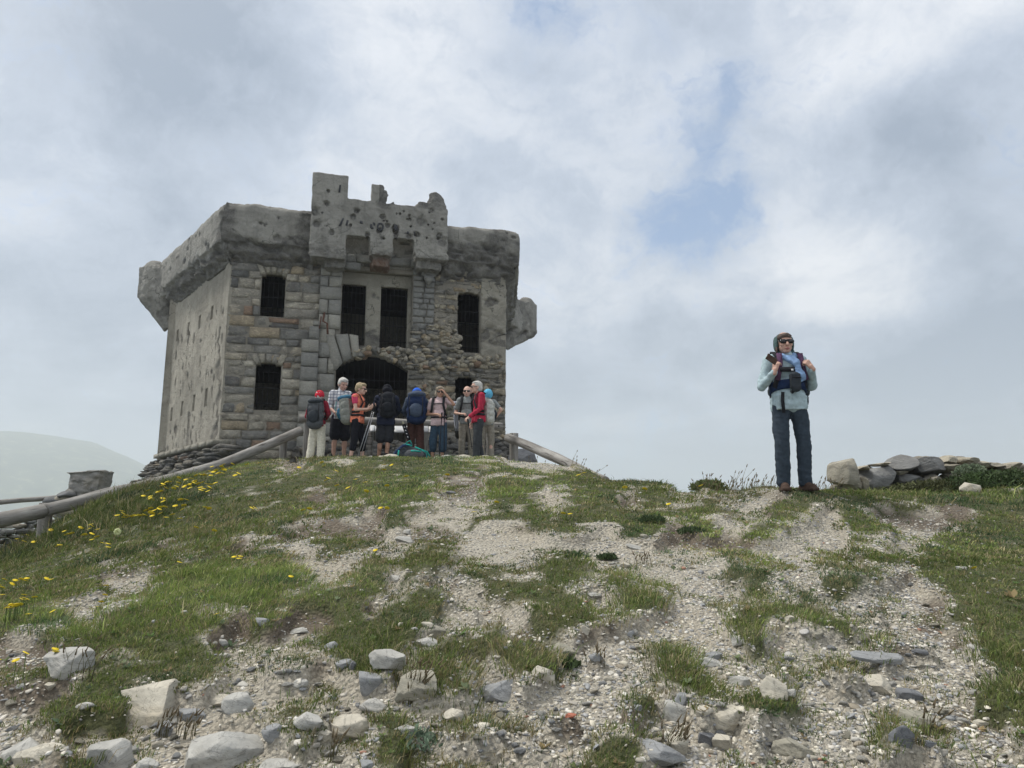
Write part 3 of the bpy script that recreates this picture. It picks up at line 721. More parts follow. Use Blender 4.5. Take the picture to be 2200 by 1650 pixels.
def courses(g, pl, u0, u1, h0, h1, ch, ln, o=0.0, avoid=None, jit=.012, rough=.012, mean=.45, within=None, gap=.014, spread=.2, ojit=.012):
    h = h0
    while h < h1 - .04:
        dh = min(random.uniform(*ch), h1 - h);
        if h1 - h - dh < .07: dh = h1 - h
        # free intervals
        uu = np.arange(u0, u1, .02); blk = np.zeros(len(uu), bool)
        if avoid is not None:
            for t in (.15, .5, .85): blk |= avoid(uu, np.full(len(uu), h + dh * t))
        if within is not None: blk |= ~within(uu, np.full(len(uu), h + dh / 2))
        free = ~blk; e = np.flatnonzero(np.diff(np.concatenate([[0], free.astype(int), [0]])))
        for a, b_ in zip(e[::2], e[1::2]):
            a_, e_ = uu[a], uu[min(b_, len(uu)) - 1] + .02; x = a_
            while x < e_ - .03:
                w = random.uniform(*ln) * random.choice((.6, 1, 1, 1.3)); w = min(w, e_ - x)
                if e_ - x - w < ln[0] * .45: w = e_ - x
                j = lambda: random.uniform(-jit, jit)
                sub = 2 if (dh > ch[0] * 1.5 and random.random() < .12) else 1
                for q in range(sub):
                    ha, hb = h + dh * q / sub, h + dh * (q + 1) / sub
                    SEED[0] += 1
                    stone(g, pl, [(x + gap / 2 + j(), ha + gap / 2 + j()), (x + w - gap / 2 + j(), ha + gap / 2 + j()), (x + w - gap / 2 + j(), hb - gap / 2 + j()), (x + gap / 2 + j(), hb - gap / 2 + j())],
                          o + random.uniform(-ojit, ojit), tone(mean, spread), seed=SEED[0], rough=rough)
                x += w
        h += dh
def U(x, y=700, o=0.0): return FW.px(x, y, o)[0]
def Hh(y, x=780, o=0.0): return FW.px(x, y, o)[1]
def grow(f, w, m=.0):
    def q(u, h): return f(u, h) | f(u + m, h) | f(u - m, h)
    return q
# left bay of the front: squared courses
g = Geo(); uL = U(688, 700)
courses(g, FW, .0, uL, .1, TOPH + .05, (.20, .34), (.34, .85), 0, openF, .016, .016, .45, spread=.24, ojit=.02)
for key in ('ul', 'll'):       # heads and long stones at the small windows
    w = WIN[key]; c_ = (w[0] + w[1]) / 2; hw_ = (w[1] - w[0]) / 2
    for i in range(5):
        t0, t1 = -1 + .4 * i, -1 + .4 * (i + 1); SEED[0] += 1
        f = lambda t: w[3] - w[4] * t * t + .005
        stone(g, FW, [(c_ + t0 * hw_ * 1.05, f(t0)), (c_ + t1 * hw_ * 1.05 - .01, f(t1)), (c_ + t1 * hw_ * 1.5 - .01, f(0) + .27), (c_ + t0 * hw_ * 1.5, f(0) + .27)], .022, tone(.5, .12), .15, .01, 4, SEED[0])
place(fobj(g, 'ashlar_masonry', M['ashlar']))
# right bays: broken rubble; surface steps back where the outer leaf has fallen
g = Geo(); uR = U(885, 660); uE = U(1036, 700)
def fallen(u, h):  # edge of the fallen outer leaf
    return (h > Hh(760)) & (u > U(935)) & (u < U(1000)) & (h < Hh(715) + .5 * (u - U(935)))
courses(g, FW, uR, U(932), Hh(770), TOPH, (.17, .27), (.3, .5), .03, openF, .012, .014, .3, spread=.12)
place(fobj(g, 'right_pier', M['pale_stone']))
g = Geo()
courses(g, FW, U(932), uE, Hh(785), TOPH, (.12, .24), (.18, .46), .0, lambda u, h: openF(u, h), .028, .026, .42, ojit=.05)
courses(g, FW, U(878), WF, .1, Hh(768), (.10, .27), (.16, .5), .02, openF, .03, .03, .42, ojit=.05, spread=.24)
# jagged rubble over the gate and along the torn edge
for k in range(330):
    x = random.uniform(748, 1075); y = 750 + 26 * random.random() + (14 if x > 880 else 0)
    if k > 180: x = random.uniform(884, 985); y = random.uniform(700, 800)
    if k > 270: x = random.uniform(880, 1080); y = random.uniform(790, 950)
    if x > 985 and y < 758: continue
    u, h = FW.px(x, y); w = random.uniform(.12, .36); hh = random.uniform(.08, .22); SEED[0] += 1
    if openF(np.array([u]), np.array([h]))[0]: continue
    V, T_ = rock_shape(SEED[0], 1, 6, (.5, .85), .08); V = V @ rotm(random.uniform(-.4, .4), random.uniform(-.5, .5), 0).T * (w * .6, .16, hh * .6)
    g.add(FW.p(u + V[:, 0], h + V[:, 2], random.uniform(-.08, .05) - V[:, 1]), None, T_, rnd=tone(.5, .28))
for k in range(46):
    t = random.random(); x = 952 + 30 * t + random.uniform(-8, 8); y = 705 + 50 * t + random.uniform(-6, 6)
    u, h = FW.px(x, y); SEED[0] += 1; V, T_ = rock_shape(SEED[0], 1, 6, (.5, .85), .08)
    V = V @ rotm(0, random.uniform(-.3, .3), 0).T * (random.uniform(.08, .16), .14, random.uniform(.04, .07))
    g.add(FW.p(u + V[:, 0], h + V[:, 2], .02 - V[:, 1]), None, T_, rnd=tone(.6, .15))
place(fobj(g, 'rubble_masonry', M['rubble']))
# rendered strip beside the right windows and the corner
def pier_pit(u, h): return sstep(fbm(u * 1.5, h * 2.2, 8, 4), .02, .35)
slab('corner_render', FW, np.append(np.arange(U(1033), WF, .04), WF), np.arange(Hh(765), TOPH, .04), lambda u, h: np.zeros(u.shape, bool), .05, .12, M['pillar'],
     lambda u, h: .09 * fbm(u * 3.5, h * 7, 1, 5) - .05 * pier_pit(u, h), pier_pit)
# pale dressed stone: tall pier, widened foot, springers of the gate arch
g = Geo()
courses(g, FW, U(687, 620), U(733, 620), Hh(745), Hh(566), (.34, .5), (.3, .6), .10, lambda u, h: (u > U(731) - .14 * (np.sin(h * 9) > .3)) & (h < Hh(690)), .006, .006, .5, gap=.008, spread=.14, ojit=.006)
courses(g, FW, U(678, 800), U(719, 800), .15, Hh(742), (.36, .55), (.4, .8), .12, openF, .006, .007, .5, gap=.008, spread=.12, ojit=.006)
courses(g, FW, U(640, 880), U(678, 880), .15, Hh(700), (.34, .5), (.35, .5), .24, lambda u, h: (h > Hh(730)) & (u < U(655) + (h - Hh(730)) * .5), .006, .008, .42, gap=.008, spread=.12, ojit=.006)
for quad in ([(716, 716), (716, 800), (722, 792), (748, 770), (736, 716)],):
    pass
def voussoir(pts, o=.14, rnd=.5):
    c = [FW.px(x, y, o) for x, y in pts]; SEED[0] += 1
    stone(g, FW, [c[0], c[1], c[2], c[3]], o, rnd, .2, .006, 4, SEED[0])
voussoir([(716, 800), (736, 778), (718, 720), (700, 720)], .13, .55); voussoir([(738, 777), (756, 768), (748, 716), (720, 718)], .14, .48)
voussoir([(758, 768), (772, 764), (770, 720), (750, 716)], .15, .6)
place(fobj(g, 'pale_pier', M['pale_stone']))
# arch of the gate: ring of long stones, left side and broken right side
g = Geo(); d = WIN['door']; cu = (d[0] + d[1]) / 2; hw = (d[1] - d[0]) / 2
for i in range(17):
    t0, t1 = -1 + 2 * i / 17, -1 + 2 * (i + 1) / 17
    f = lambda t: d[3] - .38 * t * t
    n0, n1 = unit((t0 * .75, 1)), unit((t1 * .75, 1)); L_ = random.uniform(.2, .34); SEED[0] += 1
    a, b_ = np.array((cu + t0 * hw, f(t0))), np.array((cu + t1 * hw, f(t1)))
    stone(g, FW, [a + .006, b_ - (.006, -.006), b_ + n1 * L_, a + n0 * L_], .02 + random.uniform(-.02, .03), tone(.35, .1), .5, .014, 4, SEED[0])
place(fobj(g, 'gate_arch', M['ashlar']))
# broken lintel courses above the bay
g = Geo()
courses(g, FW, U(737, 575), U(935, 585), Hh(590, 840), Hh(556, 840), (.2, .3), (.5, .95), .20, lambda u, h: (h < Hh(590, 840) + .12) & (u > U(770)) & (u < U(900)), .008, .012, .35, gap=.008, spread=.12)
place(fobj(g, 'bay_lintel', M['pale_stone']))
g = Geo(); V, T_ = rock_shape(77, 3, 8, (.6, .9), .04); c = FW.px(921, 598, .2)
g.add(FW.p(c[0] + V[:, 0] * .17, c[1] + V[:, 2] * .2, .16 + V[:, 1] * .16), None, T_, rnd=.45)
place(fobj(g, 'broken_bracket', M['pale_stone'], True))
# rusty iron stub
g = Geo(); p = lambda x, y, o: FW.p(*FW.px(x, y, o), o)
tube(g, [p(697, 672, .1), p(694, 690, .28), p(703, 695, .3), p(704, 718, .28)], .03); tube(g, [p(690, 680, .2), p(686, 706, .22)], .02)
place(fobj(g, 'rusty_hook', M['rustiron'], True))
# bars
def grille(w, o, nv, nh, parent=fort, r=.0065):
    g = Geo(); u0, u1, h0, h1 = w[:4]
    for i in range(nv):
        u = u0 + (u1 - u0) * (i + .5) / nv; tube(g, [FW.p(u, h0 - .03, o), FW.p(u, h1 + .0, o)], r, 6)
    for i in range(nh):
        h = h0 + (h1 - h0) * (i + .5) / nh; box(g, FW.p((u0 + u1) / 2, h, o), (.010, u1 - u0, .020), rotm(rz=math.atan2(UF[1], UF[0]) - math.pi / 2))
    return place(fobj(g, 'iron_grille', M['iron'], False, parent))
for w, o, nv, nh in ((BAYW[0], -.42, 6, 4), (BAYW[1], -.42, 7, 4), (WIN['ur'], -.25, 6, 5), (WIN['lr'], -.25, 5, 3), (WIN['door'], -.3, 14, 2), (WIN['ul'], -.3, 5, 3), (WIN['ll'], -.3, 5, 3)): grille(w, o, nv, nh)
# --- other walls, floors, roof terrace
def slits(pl, lst, o=0.0): return [pl.px(x, y, o) + (w, h) for x, y, w, h in lst]
SL = slits(LW, [(753, 872, 0, 0)])[:0]
for x, y, ph in ((455, 672, 26), (428, 692, 26), (404, 706, 26), (381, 720, 24), (443, 854, 33), (416, 866, 31), (391, 878, 29), (369, 890, 27), (350, 900, 25), (362, 745, 20)):
    SL.append(LW.px(x, y) + (.11, .0085 * ph))
PT = []
rp_ = random.Random(5)
for k in range(85):
    PT.append((rp_.uniform(.3, 5.9), rp_.uniform(.4, 5.3), rp_.choice((.03, .045, .06, .10)), rp_.choice((.05, .08, .13, .2))))
crack = lambda h: .45 + .16 * np.sin(h * 1.6 + 1) + .08 * np.sin(h * 6.3) + .05 * np.sin(h * 17)
def lw_pit(u, h):
    r = np.zeros(np.shape(u))
    for a, b_, s, t in PT: r = np.maximum(r, 1 - sstep(np.sqrt(((u - a) / s) ** 2 + ((h - b_) / t) ** 2), .5, 1.2))
    c_ = np.abs(u - crack(h)) / (.07 + .22 * sstep(fbm(h * 1.6, 0, 3, 3), -.2, .5)); r = np.maximum(r, (1 - sstep(c_, .4, 1.3)) * (h < 4.6))
    r = np.maximum(r, (1 - sstep(np.abs(u - 3.05) / (.16 - .06 * np.abs(h - 1.4)), .7, 1.2)) * (h < 2.3) * (h > .4) * .8)
    r = np.maximum(r, (u > 5.8) * sstep(fbm(u * 2, h * 2, 1, 3), -.2, .1) * .9)
    return r
def lw_fn(u, h):
    d = .02 * fbm(u * 2, h * 2, 0, 4) - .05 * lw_pit(u, h)
    return d
ulw = np.concatenate([np.arange(0, 6.13, .03)] + [[q[0] - q[2], q[0] + q[2]] for q in SL]); hlw = np.concatenate([np.arange(0, TOPH + .1, .035)] + [[q[1] - q[3], q[1] + q[3]] for q in SL]); slit_f = rects([(q[0] - q[2], q[0] + q[2], q[1] - q[3], q[1] + q[3]) for q in SL])
slab('left_wall', LW, ulw, hlw, slit_f, 0, .5, M['render'], lw_fn, lw_pit)
def rwf(u, h): return .05 * fbm(u * 4, h * 2, 5, 4) - .12 * sstep(fbm(u * 2.6, h * .8, 6, 4), .05, .3)
slab('right_wall', RW, np.arange(0, 6.13, .05), np.arange(0, TOPH + .1, .05), lambda u, h: np.zeros(u.shape, bool), 0, .5, M['render'], rwf, lambda u, h: sstep(fbm(u * 2.6, h * .8, 6, 4), .05, .3))
wb = float(np.linalg.norm(PR - PL)); slab('rear_wall', BW, np.arange(0, wb, .25), np.arange(0, TOPH + .2, .25), lambda u, h: np.zeros(u.shape, bool), 0, .5, M['render'])
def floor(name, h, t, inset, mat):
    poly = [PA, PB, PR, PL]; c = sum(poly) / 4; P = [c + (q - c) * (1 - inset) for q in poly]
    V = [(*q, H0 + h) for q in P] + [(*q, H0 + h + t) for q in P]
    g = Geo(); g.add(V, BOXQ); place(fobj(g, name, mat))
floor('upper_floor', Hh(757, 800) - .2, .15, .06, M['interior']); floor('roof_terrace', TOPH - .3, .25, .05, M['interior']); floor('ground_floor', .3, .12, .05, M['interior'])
def lining():  # near-black lining added inside the walls so the openings look dark
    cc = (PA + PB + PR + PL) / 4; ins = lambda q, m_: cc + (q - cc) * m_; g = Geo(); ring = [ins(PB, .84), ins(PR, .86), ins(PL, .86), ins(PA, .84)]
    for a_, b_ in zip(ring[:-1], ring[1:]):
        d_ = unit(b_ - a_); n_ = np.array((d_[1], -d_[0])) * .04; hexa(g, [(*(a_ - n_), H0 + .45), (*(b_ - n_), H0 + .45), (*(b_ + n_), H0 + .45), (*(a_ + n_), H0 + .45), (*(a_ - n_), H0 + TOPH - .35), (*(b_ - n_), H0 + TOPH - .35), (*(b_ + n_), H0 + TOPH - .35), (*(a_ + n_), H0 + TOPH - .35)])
    place(fobj(g, 'added_dark_lining', M['interior']))
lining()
# --- parapet carried round on a corbelled ledge
HB = Hh(527, 580, .3); HT = Hh(438, 560, .4)
prof = [(-.05, HB - .62), (.05, HB - .60), (.16, HB - .42), (.30, HB - .36), (.32, HB - .1), (.34, HB - .02), (.44, HB + .02), (.46, HB + .5), (.455, HT - .3), (.42, HT - .16), (.34, HT - .06), (.2, HT), (.05, HT + .02), (-.12, HT + .0), (-.24, HT - .10), (-.28, HT - .4), (-.28, HB - .5)]
def dens(pts, step, closed=False):
    out = []; n = len(pts)
    for i in range(n if closed else n - 1):
        a, b_ = np.asarray(pts[i], float), np.asarray(pts[(i + 1) % n], float); k = max(1, int(np.linalg.norm(b_ - a) / step))
        out += [a + (b_ - a) * j / k for j in range(k)]
    if not closed: out.append(np.asarray(pts[-1], float))
    return np.array(out)
pf = dens(prof, .042, True)
def parapet(name, P0, P1, m0, m1, N, salt, trim0=0, trim1=0, drop=None, edge=0.0, lowk=0.0):
    """one straight run; m0/m1 are the mitre directions at its ends (per metre of offset)"""
    L_ = float(np.linalg.norm(P1 - P0)); U_ = (P1 - P0) / L_; ns = int((L_ - trim0 - trim1) / .042)
    s = np.linspace(trim0 / L_, 1 - trim1 / L_, ns); O, Hq = pf[:, 0], pf[:, 1]
    base = P0[None, :] + s[:, None] * (P1 - P0)[None, :]; mt = (1 - s)[:, None] * m0 + s[:, None] * m1
    XY = base[:, None, :] + O[None, :, None] * mt[:, None, :]
    Z = H0 + Hq[None, :] + 0 * s[:, None]
    x = s[:, None] * L_ + 0 * O; hh = Hq[None, :] + 0 * x
    outer = (O[None, :] > .02) * 1.0
    low = 1 - sstep(hh + .45 * fbm(x * .8 + salt, hh * .8, salt, 4), HB - .1 + lowk, HB + .22 + lowk * 1.6)
    n1 = fbm(x * 1.1, hh * 1.1, salt, 4); n2 = fbm(x * 5, hh * 5, O[None, :] * 5 + salt, 4)
    pit = np.clip(low * (.9 + .6 * n1) + .75 * sstep(fbm(x * .55 + salt, hh * .9, 60 + salt, 5), .18, .34), 0, 1) * outer
    r = np.random.default_rng(salt); n3 = fbm(x * 2.6, hh * 4.5, O[None, :] * 4 + salt + 7, 5); ce = np.maximum(np.maximum((1 - sstep(x + .25 * n1, .1, .65)) * (trim0 == 0), (1 - sstep(L_ - x + .25 * n1, .1, .55)) * (trim1 == 0)) * edge, 0) * outer; pit = np.maximum(pit, .8 * ce)
    dep = .022 * n2 + .04 * n1 * outer + low * outer * (.30 * (.35 - np.abs(n3) * 1.5) + .12 * n3 + .06 * n2 - .08) + ce * (.14 * n3 + .06 * n2 - .03)
    for k in range(int(L_ * 3.2)):
        a, b_, q = r.uniform(.1, L_), r.uniform(HB + .1, HT - .15), r.choice((.035, .05, .07, .11)); m = (1 - sstep(np.hypot(x - a, (hh - b_) * 1.2) / q + .5 * n2, .7, 1.15)) * (O[None, :] > .4)
        dep = dep - .06 * m; pit = np.maximum(pit, m * .8)
    if drop: dep = dep - drop(x, hh) * outer
    XY = XY + dep[..., None] * unit(N)[None, None, :]; Z = Z + .05 * n2 * (hh > HT - .1) + .07 * n1 * (hh > HT - .2)
    V = np.concatenate([XY, Z[..., None]], -1).reshape(-1, 3); n = len(pf); Q = ring_faces(ns, n)[:, ::-1]
    g = Geo(); c0 = len(V); V = np.concatenate([V, [V[:n].mean(0), V[-n:].mean(0)]]); j = np.arange(n); j2 = (j + 1) % n
    g.add(V, Q, np.concatenate([np.stack([j, j2, np.full(n, c0)], -1), np.stack([(ns - 1) * n + j2, (ns - 1) * n + j, np.full(n, c0 + 1)], -1)]), pit=np.concatenate([pit.ravel(), [0, 0]]))
    return place(fobj(g, name, M['concrete'], False))
def mitre(Na, Nb): m = Na + Nb; return m / np.dot(m, Na)
mA, mB, mL, mR = mitre(NF, NL), mitre(NF, NR), mitre(NL, BW.N), mitre(NR, BW.N)
uc0, uc1 = U(668, 500, .7), U(962, 500, .7)
parapet('left_front_parapet', PA, PA + UF * (uc0 + .1), mA, NF, NF, 3, edge=1.0); parapet('right_front_parapet', PA + UF * (uc1 - .1), PB, NF, mB, NF, 9, lowk=.42, drop=lambda x, h: .05 * sstep(-h, -HB - .9, -HB - .1))
parapet('side_parapet', PA, PL, mA, mL, NL, 14, edge=.8, lowk=-.05); parapet('side_parapet', PB, PR, mB, mR, NR, 21); parapet('rear_parapet', PL, PR, mL, mR, BW.N, 27)
# --- central battlement over the gate
def Bb(px0, py0, px1, py1, o0, o1):
    om = o1; u0, u1 = FW.px(px0, (py0 + py1) / 2, om)[0], FW.px(px1, (py0 + py1) / 2, om)[0]; h1, h0 = FW.px((px0 + px1) / 2, py0, om)[1], FW.px((px0 + px1) / 2, py1, om)[1]
    return u0, u1, h0, h1, o0, o1
ANG = math.atan2(UF[1], UF[0])
def fbox(g, r, tilt=0.0):
    u0, u1, h0, h1, o0, o1 = r; box(g, FW.p((u0 + u1) / 2, (h0 + h1) / 2, (o0 + o1) / 2), (u1 - u0, o1 - o0, h1 - h0), rotm(rz=ANG) @ rotm(ry=tilt))
def frock(g, x, y, o, su, sh, so, seed, cuts=6):
    V, T_ = rock_shape(seed, 2, cuts, (.6, .95), .05); u, h = FW.px(x, y, o); g.add(FW.p(u + V[:, 0] * su, h + V[:, 2] * sh, o - so + V[:, 1] * so), None, T_)
g = Geo(); OF = .82
# front slab in height slices so that its top follows the slope seen from below
topY = lambda x: 425 + (x - 668) * .085
for x0, x1, yt, yb in ((668, 746, 372, 548), (744, 800, 428, 507), (796, 845, 432, 540), (841, 894, 440, 512), (890, 962, 445, 547)):
    fbox(g, Bb(x0, yt, x1, yb, OF - .34, OF))
fbox(g, Bb(668, 505, 742, 553, -.02, OF)); fbox(g, Bb(797, 512, 842, 548, -.02, OF - .03)); fbox(g, Bb(893, 515, 962, 556, -.02, OF))
fbox(g, Bb(700, 550, 742, 574, -.02, OF - .28)); fbox(g, Bb(800, 545, 838, 572, -.02, OF - .22)); fbox(g, Bb(895, 548, 945, 578, -.02, OF - .25))
fbox(g, Bb(668, 440, 684, 548, -.3, OF)); fbox(g, Bb(945, 450, 962, 548, -.3, OF))           # cheeks back to the wall
fbox(g, Bb(798, 396, 826, 450, OF - .36, OF)); frock(g, 828, 424, OF, .13, .30, .16, 5); frock(g, 826, 443, OF, .24, .16, .17, 6)
frock(g, 938, 440, OF, .30, .50, .18, 8, 3); frock(g, 914, 446, OF, .30, .22, .17, 9); frock(g, 946, 458, OF, .20, .36, .17, 12); fbox(g, Bb(900, 436, 960, 470, OF - .34, OF - .02))
frock(g, 708, 382, OF, .50, .17, .20, 15, 2)
bp_r = random.Random(3); BP = [FW.px(bp_r.uniform(690, 955), bp_r.uniform(450, 512), OF) + (bp_r.choice((.025, .035, .05, .09)),) for _ in range(34)]
BP += [FW.px(905, 475, OF) + (.17,), FW.px(950, 520, OF) + (.16,), FW.px(826, 437, OF) + (.22,), FW.px(850, 490, OF) + (.12,), FW.px(676, 455, OF) + (.14,), FW.px(680, 480, OF) + (.13,), FW.px(705, 410, OF) + (.05,), FW.px(702, 437, OF) + (.08,)]
def uvo(co):
    xy = co[:, :2] - PA; return xy @ UF, co[:, 2] - H0, xy @ NF
def bret(co, no):
    u, h, o = uvo(co); d = .03 * fbm(co[:, 0] * 2, co[:, 1] * 2, co[:, 2] * 2, 4) + .02 * fbm(co[:, 0] * 8, co[:, 1] * 8, co[:, 2] * 8, 3)
    rough = np.maximum(sstep(-h, -Hh(515, 815, OF), -Hh(535, 815, OF)), sstep(h, Hh(448, 900, OF), Hh(438, 900, OF)) * (u > U(822, 430, OF)))
    d += rough * .09 * fbm(co[:, 0] * 3.5, co[:, 1] * 3.5, co[:, 2] * 5, 4)
    nn = fbm(co[:, 0] * 9, co[:, 1] * 9, co[:, 2] * 9, 2)
    for a, b_, q in BP: d -= .06 * (1 - sstep(np.hypot(u - a, h - b_) / q + .6 * nn, .6, 1.2)) * (o > .3)
    return d
o = solid('gate_battlement', g, M['concrete'], fort, .028, 4, bret); place(o)
co = get_co(o.data); u_, h_, o_ = uvo(co); pit = np.zeros(len(co))
for a, b_, q in BP: pit = np.maximum(pit, (1 - sstep(np.hypot(u_ - a, h_ - b_) / q, .3, 1.2)) * (o_ > .3) * .85)
pit = np.maximum(pit, np.maximum(sstep(-h_, -Hh(520, 815, OF), -Hh(550, 815, OF)) * .45, sstep(h_, Hh(452, 900, OF), Hh(440, 900, OF)) * (u_ > U(815, 430, OF)) * .8))
o.data.polygons.foreach_set('use_smooth', np.zeros(len(o.data.polygons), bool))
for nm, v in (('pit', pit), ('rust', sstep(-h_, -Hh(530, 815, OF), -Hh(560, 815, OF)) * (np.abs(u_ - U(820, 555, OF)) < .35))):
    at_ = o.data.attributes.new(nm, 'FLOAT', 'POINT'); at_.data.foreach_set('value', v.astype(np.float32))
# recess panels seen in the two openings under the battlement, and the beam below
us = np.arange(U(742, 540), U(894, 540), .05)
slab('recess_panel', FW, us, np.arange(Hh(572), Hh(496), .045), lambda u, h: (np.abs(u - U(870, 518)) < .14) & (np.abs(h - Hh(516)) < .05), .02, .25, M['concrete'], lambda u, h: .02 * fbm(u * 5, h * 5, 2, 4), lambda u, h: sstep(fbm(u * 3, h * 3, 6, 3), .1, .4) * .7)
# remains of the painted letters
def letters():
    q = lambda x, y: FW.p(*FW.px(x, y, OF), OF + .018)
    g = Geo()
    def done():
        nonlocal g
        place(g.build('painted_letter', M['letter'], fort)); g = Geo()
    def poly(pts, t=.02):
        P = [q(x, y) for x, y in pts]; n3 = np.array((*NF, 0)); n = len(P); V = np.array(P + [p_ - n3 * (t + .03) for p_ in P])
        c0 = len(V); V = np.concatenate([V, [np.mean(P, 0)]]); j = np.arange(n); j2 = (j + 1) % n
        g.add(V, np.stack([j2, j, j + n, j2 + n], -1), np.stack([j, j2, np.full(n, c0)], -1))
    poly([(727, 486), (733, 485), (739, 470), (736, 469)]); poly([(742, 484), (746, 486), (749, 474), (745, 473)]); done()
    poly([(773, 474), (779, 476), (779, 481), (773, 480)]); done()
    poly([(795, 482), (799, 482), (800, 487), (803, 491), (799, 493), (795, 489)]); poly([(801, 478), (806, 479), (806, 485), (803, 484)]); done()
    th = np.linspace(0, 2 * math.pi, 19)[:-1]
    for i in range(18):                                                                                              # O
        a, b_ = th[i], th[(i + 1) % 18]
        poly([(817 + 7.6 * math.cos(a), 487.5 + 8.8 * math.sin(a)), (817 + 7.6 * math.cos(b_), 487.5 + 8.8 * math.sin(b_)), (817 + 4.0 * math.cos(b_), 487.5 + 5 * math.sin(b_)), (817 + 4.0 * math.cos(a), 487.5 + 5 * math.sin(a))])
    done()
    poly([(847, 482), (852, 483), (856, 494), (850, 496), (846, 492)]); done(); poly([(868, 501), (878, 503), (878, 498), (875, 497), (874, 501)]); done()
    poly([(888, 498), (890, 506), (893, 506), (892, 498)]); done()
    poly([(729, 398), (733, 397), (732, 406), (731, 414), (727, 413)])
    done()
letters()
# --- corner turrets
def turret(P, d, px_in, px_out, pyt, pyb, drop, seed):
    """rounded lookout hung on the corner P; its far edge is seen at px_out"""
    sgn = 1 if px_out > px_in else -1; r = abs(px_out - px_in) / 2 * P[1] / F
    best = min((abs(project(np.array((*(P + d * k), 8.0)))[0] - (px_in + px_out) / 2), k) for k in np.linspace(.05, 2.2, 200))
    c = P + d * best[1]; hb, ht = at((px_in + px_out) / 2, pyb, c[1])[2], at((px_in + px_out) / 2, pyt, c[1])[2]
    g = Geo(); box(g, (*c, (hb + ht) / 2 - .08), (1.75 * r, 1.75 * r, ht - hb - .16), rotm(rz=math.atan2(d[1], d[0])))
    capsule(g, (*c, hb + r * .5), (*c, ht - r * .62), r * 1.05, r * .98); ellipsoid(g, (*c, hb + .02), (r * 1.06, r * 1.06, .22))
    c2 = P + d * .22
    for i in range(14):
        t = i / 13; q = c * (1 - t) + c2 * t; rr = r * (1.0 - .78 * t ** .8)
        ellipsoid(g, (*q, hb - .06 - t * drop), (rr, rr, .18)); ellipsoid(g, (*(q * .5 + (P - d * .1) * .5), hb - .06 - t * drop * .9), (rr * .9, rr * .9, .18))
    Lc = float(np.linalg.norm(c - P)) + .3
    box(g, (*((c + P - d * .3) / 2), (hb + ht) / 2 - .12), (Lc, 1.7 * r, ht - hb - .2), rotm(rz=math.atan2(d[1], d[0])))
    def f(co, no): return .03 * fbm(co[:, 0] * 2.5, co[:, 1] * 2.5, co[:, 2] * 2.5 + seed, 4) + .018 * fbm(co[:, 0] * 9, co[:, 1] * 9, co[:, 2] * 9, 3)
    o = solid('corner_turret', g, M['concrete'], fort, .04, 7, f); o.data.polygons.foreach_set('use_smooth', np.zeros(len(o.data.polygons), bool)); place(o)
    co = get_co(o.data); p_ = sstep(-co[:, 2], -(hb + .2), -(hb - .2)) * .35 + .45 * sstep(fbm(co[:, 0] * 2, co[:, 1] * 2, co[:, 2] * 2, 3), .1, .4)
    a = o.data.attributes.new('pit', 'FLOAT', 'POINT'); a.data.foreach_set('value', p_.astype(np.float32))
turret(PL, unit(NL + BW.N), 356, 300, 570, 645, 1.0, 2); turret(PR, unit(NR + BW.N), 1108, 1152, 646, 716, .75, 8)
# --- sill ledge and dry-stone footing
g = Geo()
a0, h_l = LW.px(470, 943, .2); a1, h_l2 = LW.px(338, 986, .2); h_l = (h_l + h_l2) / 2
for i in range(9):
    u0 = a0 + (a1 - a0) * i / 9; u1 = a0 + (a1 - a0) * (i + 1) / 9; SEED[0] += 1
    c = LW.p((u0 + u1) / 2, h_l + .0, .10); box(g, c, (abs(u1 - u0) - .01, .46, .13), rotm(rz=math.atan2(UL[1], UL[0])) @ rotm(rx=.03 * math.sin(i * 3)), pit=0.0)
place(fobj(g, 'sill_ledge', M['pillar']))
g = Geo(); fr = random.Random(9)
for k in range(420):                                  # footing of loose layered stone along the left wall
    t = fr.random(); lay = fr.random(); u = a0 - .3 + (a1 + 1.2 - a0) * t; hh = (h_l - .16) * (1 - lay) - .9 * lay
    oo = .06 + .85 * lay * (.4 + .9 * t); SEED[0] += 1; V, T_ = rock_shape(SEED[0], 1, 6, (.5, .85), .07)
    V = V @ rotm(rz=fr.uniform(0, 3), rx=fr.uniform(-.1, .1)).T * (fr.uniform(.14, .46), fr.uniform(.2, .35), fr.uniform(.04, .13))
    p0 = LW.p(u, hh, oo); g.add(V + p0, None, T_, rnd=tone(.42, .18))
place(fobj(g, 'stone_footing', M['dark_rubble']))
g = Geo()
for k in range(520):                                  # rough footing and fallen stone below the front
    x = fr.uniform(640, 1112); y = fr.uniform(948 if x > 715 and x < 880 else 945, 1004); o_ = .15 + (y - 945) * .014 + fr.uniform(-.1, .1)
    if x < 700: y = fr.uniform(965, 1004)
    if x > 1085: y = max(y, 955 + (x - 1085) * .9)
    u, h = FW.px(x, y, o_); SEED[0] += 1; V, T_ = rock_shape(SEED[0], 1, 6, (.5, .85), .08)
    V = V @ rotm(rz=fr.uniform(0, 3), rx=fr.uniform(-.3, .3), ry=fr.uniform(-.3, .3)).T * (fr.uniform(.10, .26), fr.uniform(.15, .3), fr.uniform(.06, .15))
    g.add(V + FW.p(u, h, o_ - .1), None, T_, rnd=tone(.4, .2))
place(fobj(g, 'footing_rubble', M['dark_rubble']))
V, T_ = rock_shape(500, 4, 8, (.6, .9), .05, .01); c = at(1122, 990, 22.6)
ob = mesh_from('boulder', V * (.45, .5, .42), T_, M['rock_dark'], None, True, loc=(c[0], c[1], c[2] - .05)); tag(ob, 'dark boulder against the foot of the fort, right of the last upright post', 'boulder')
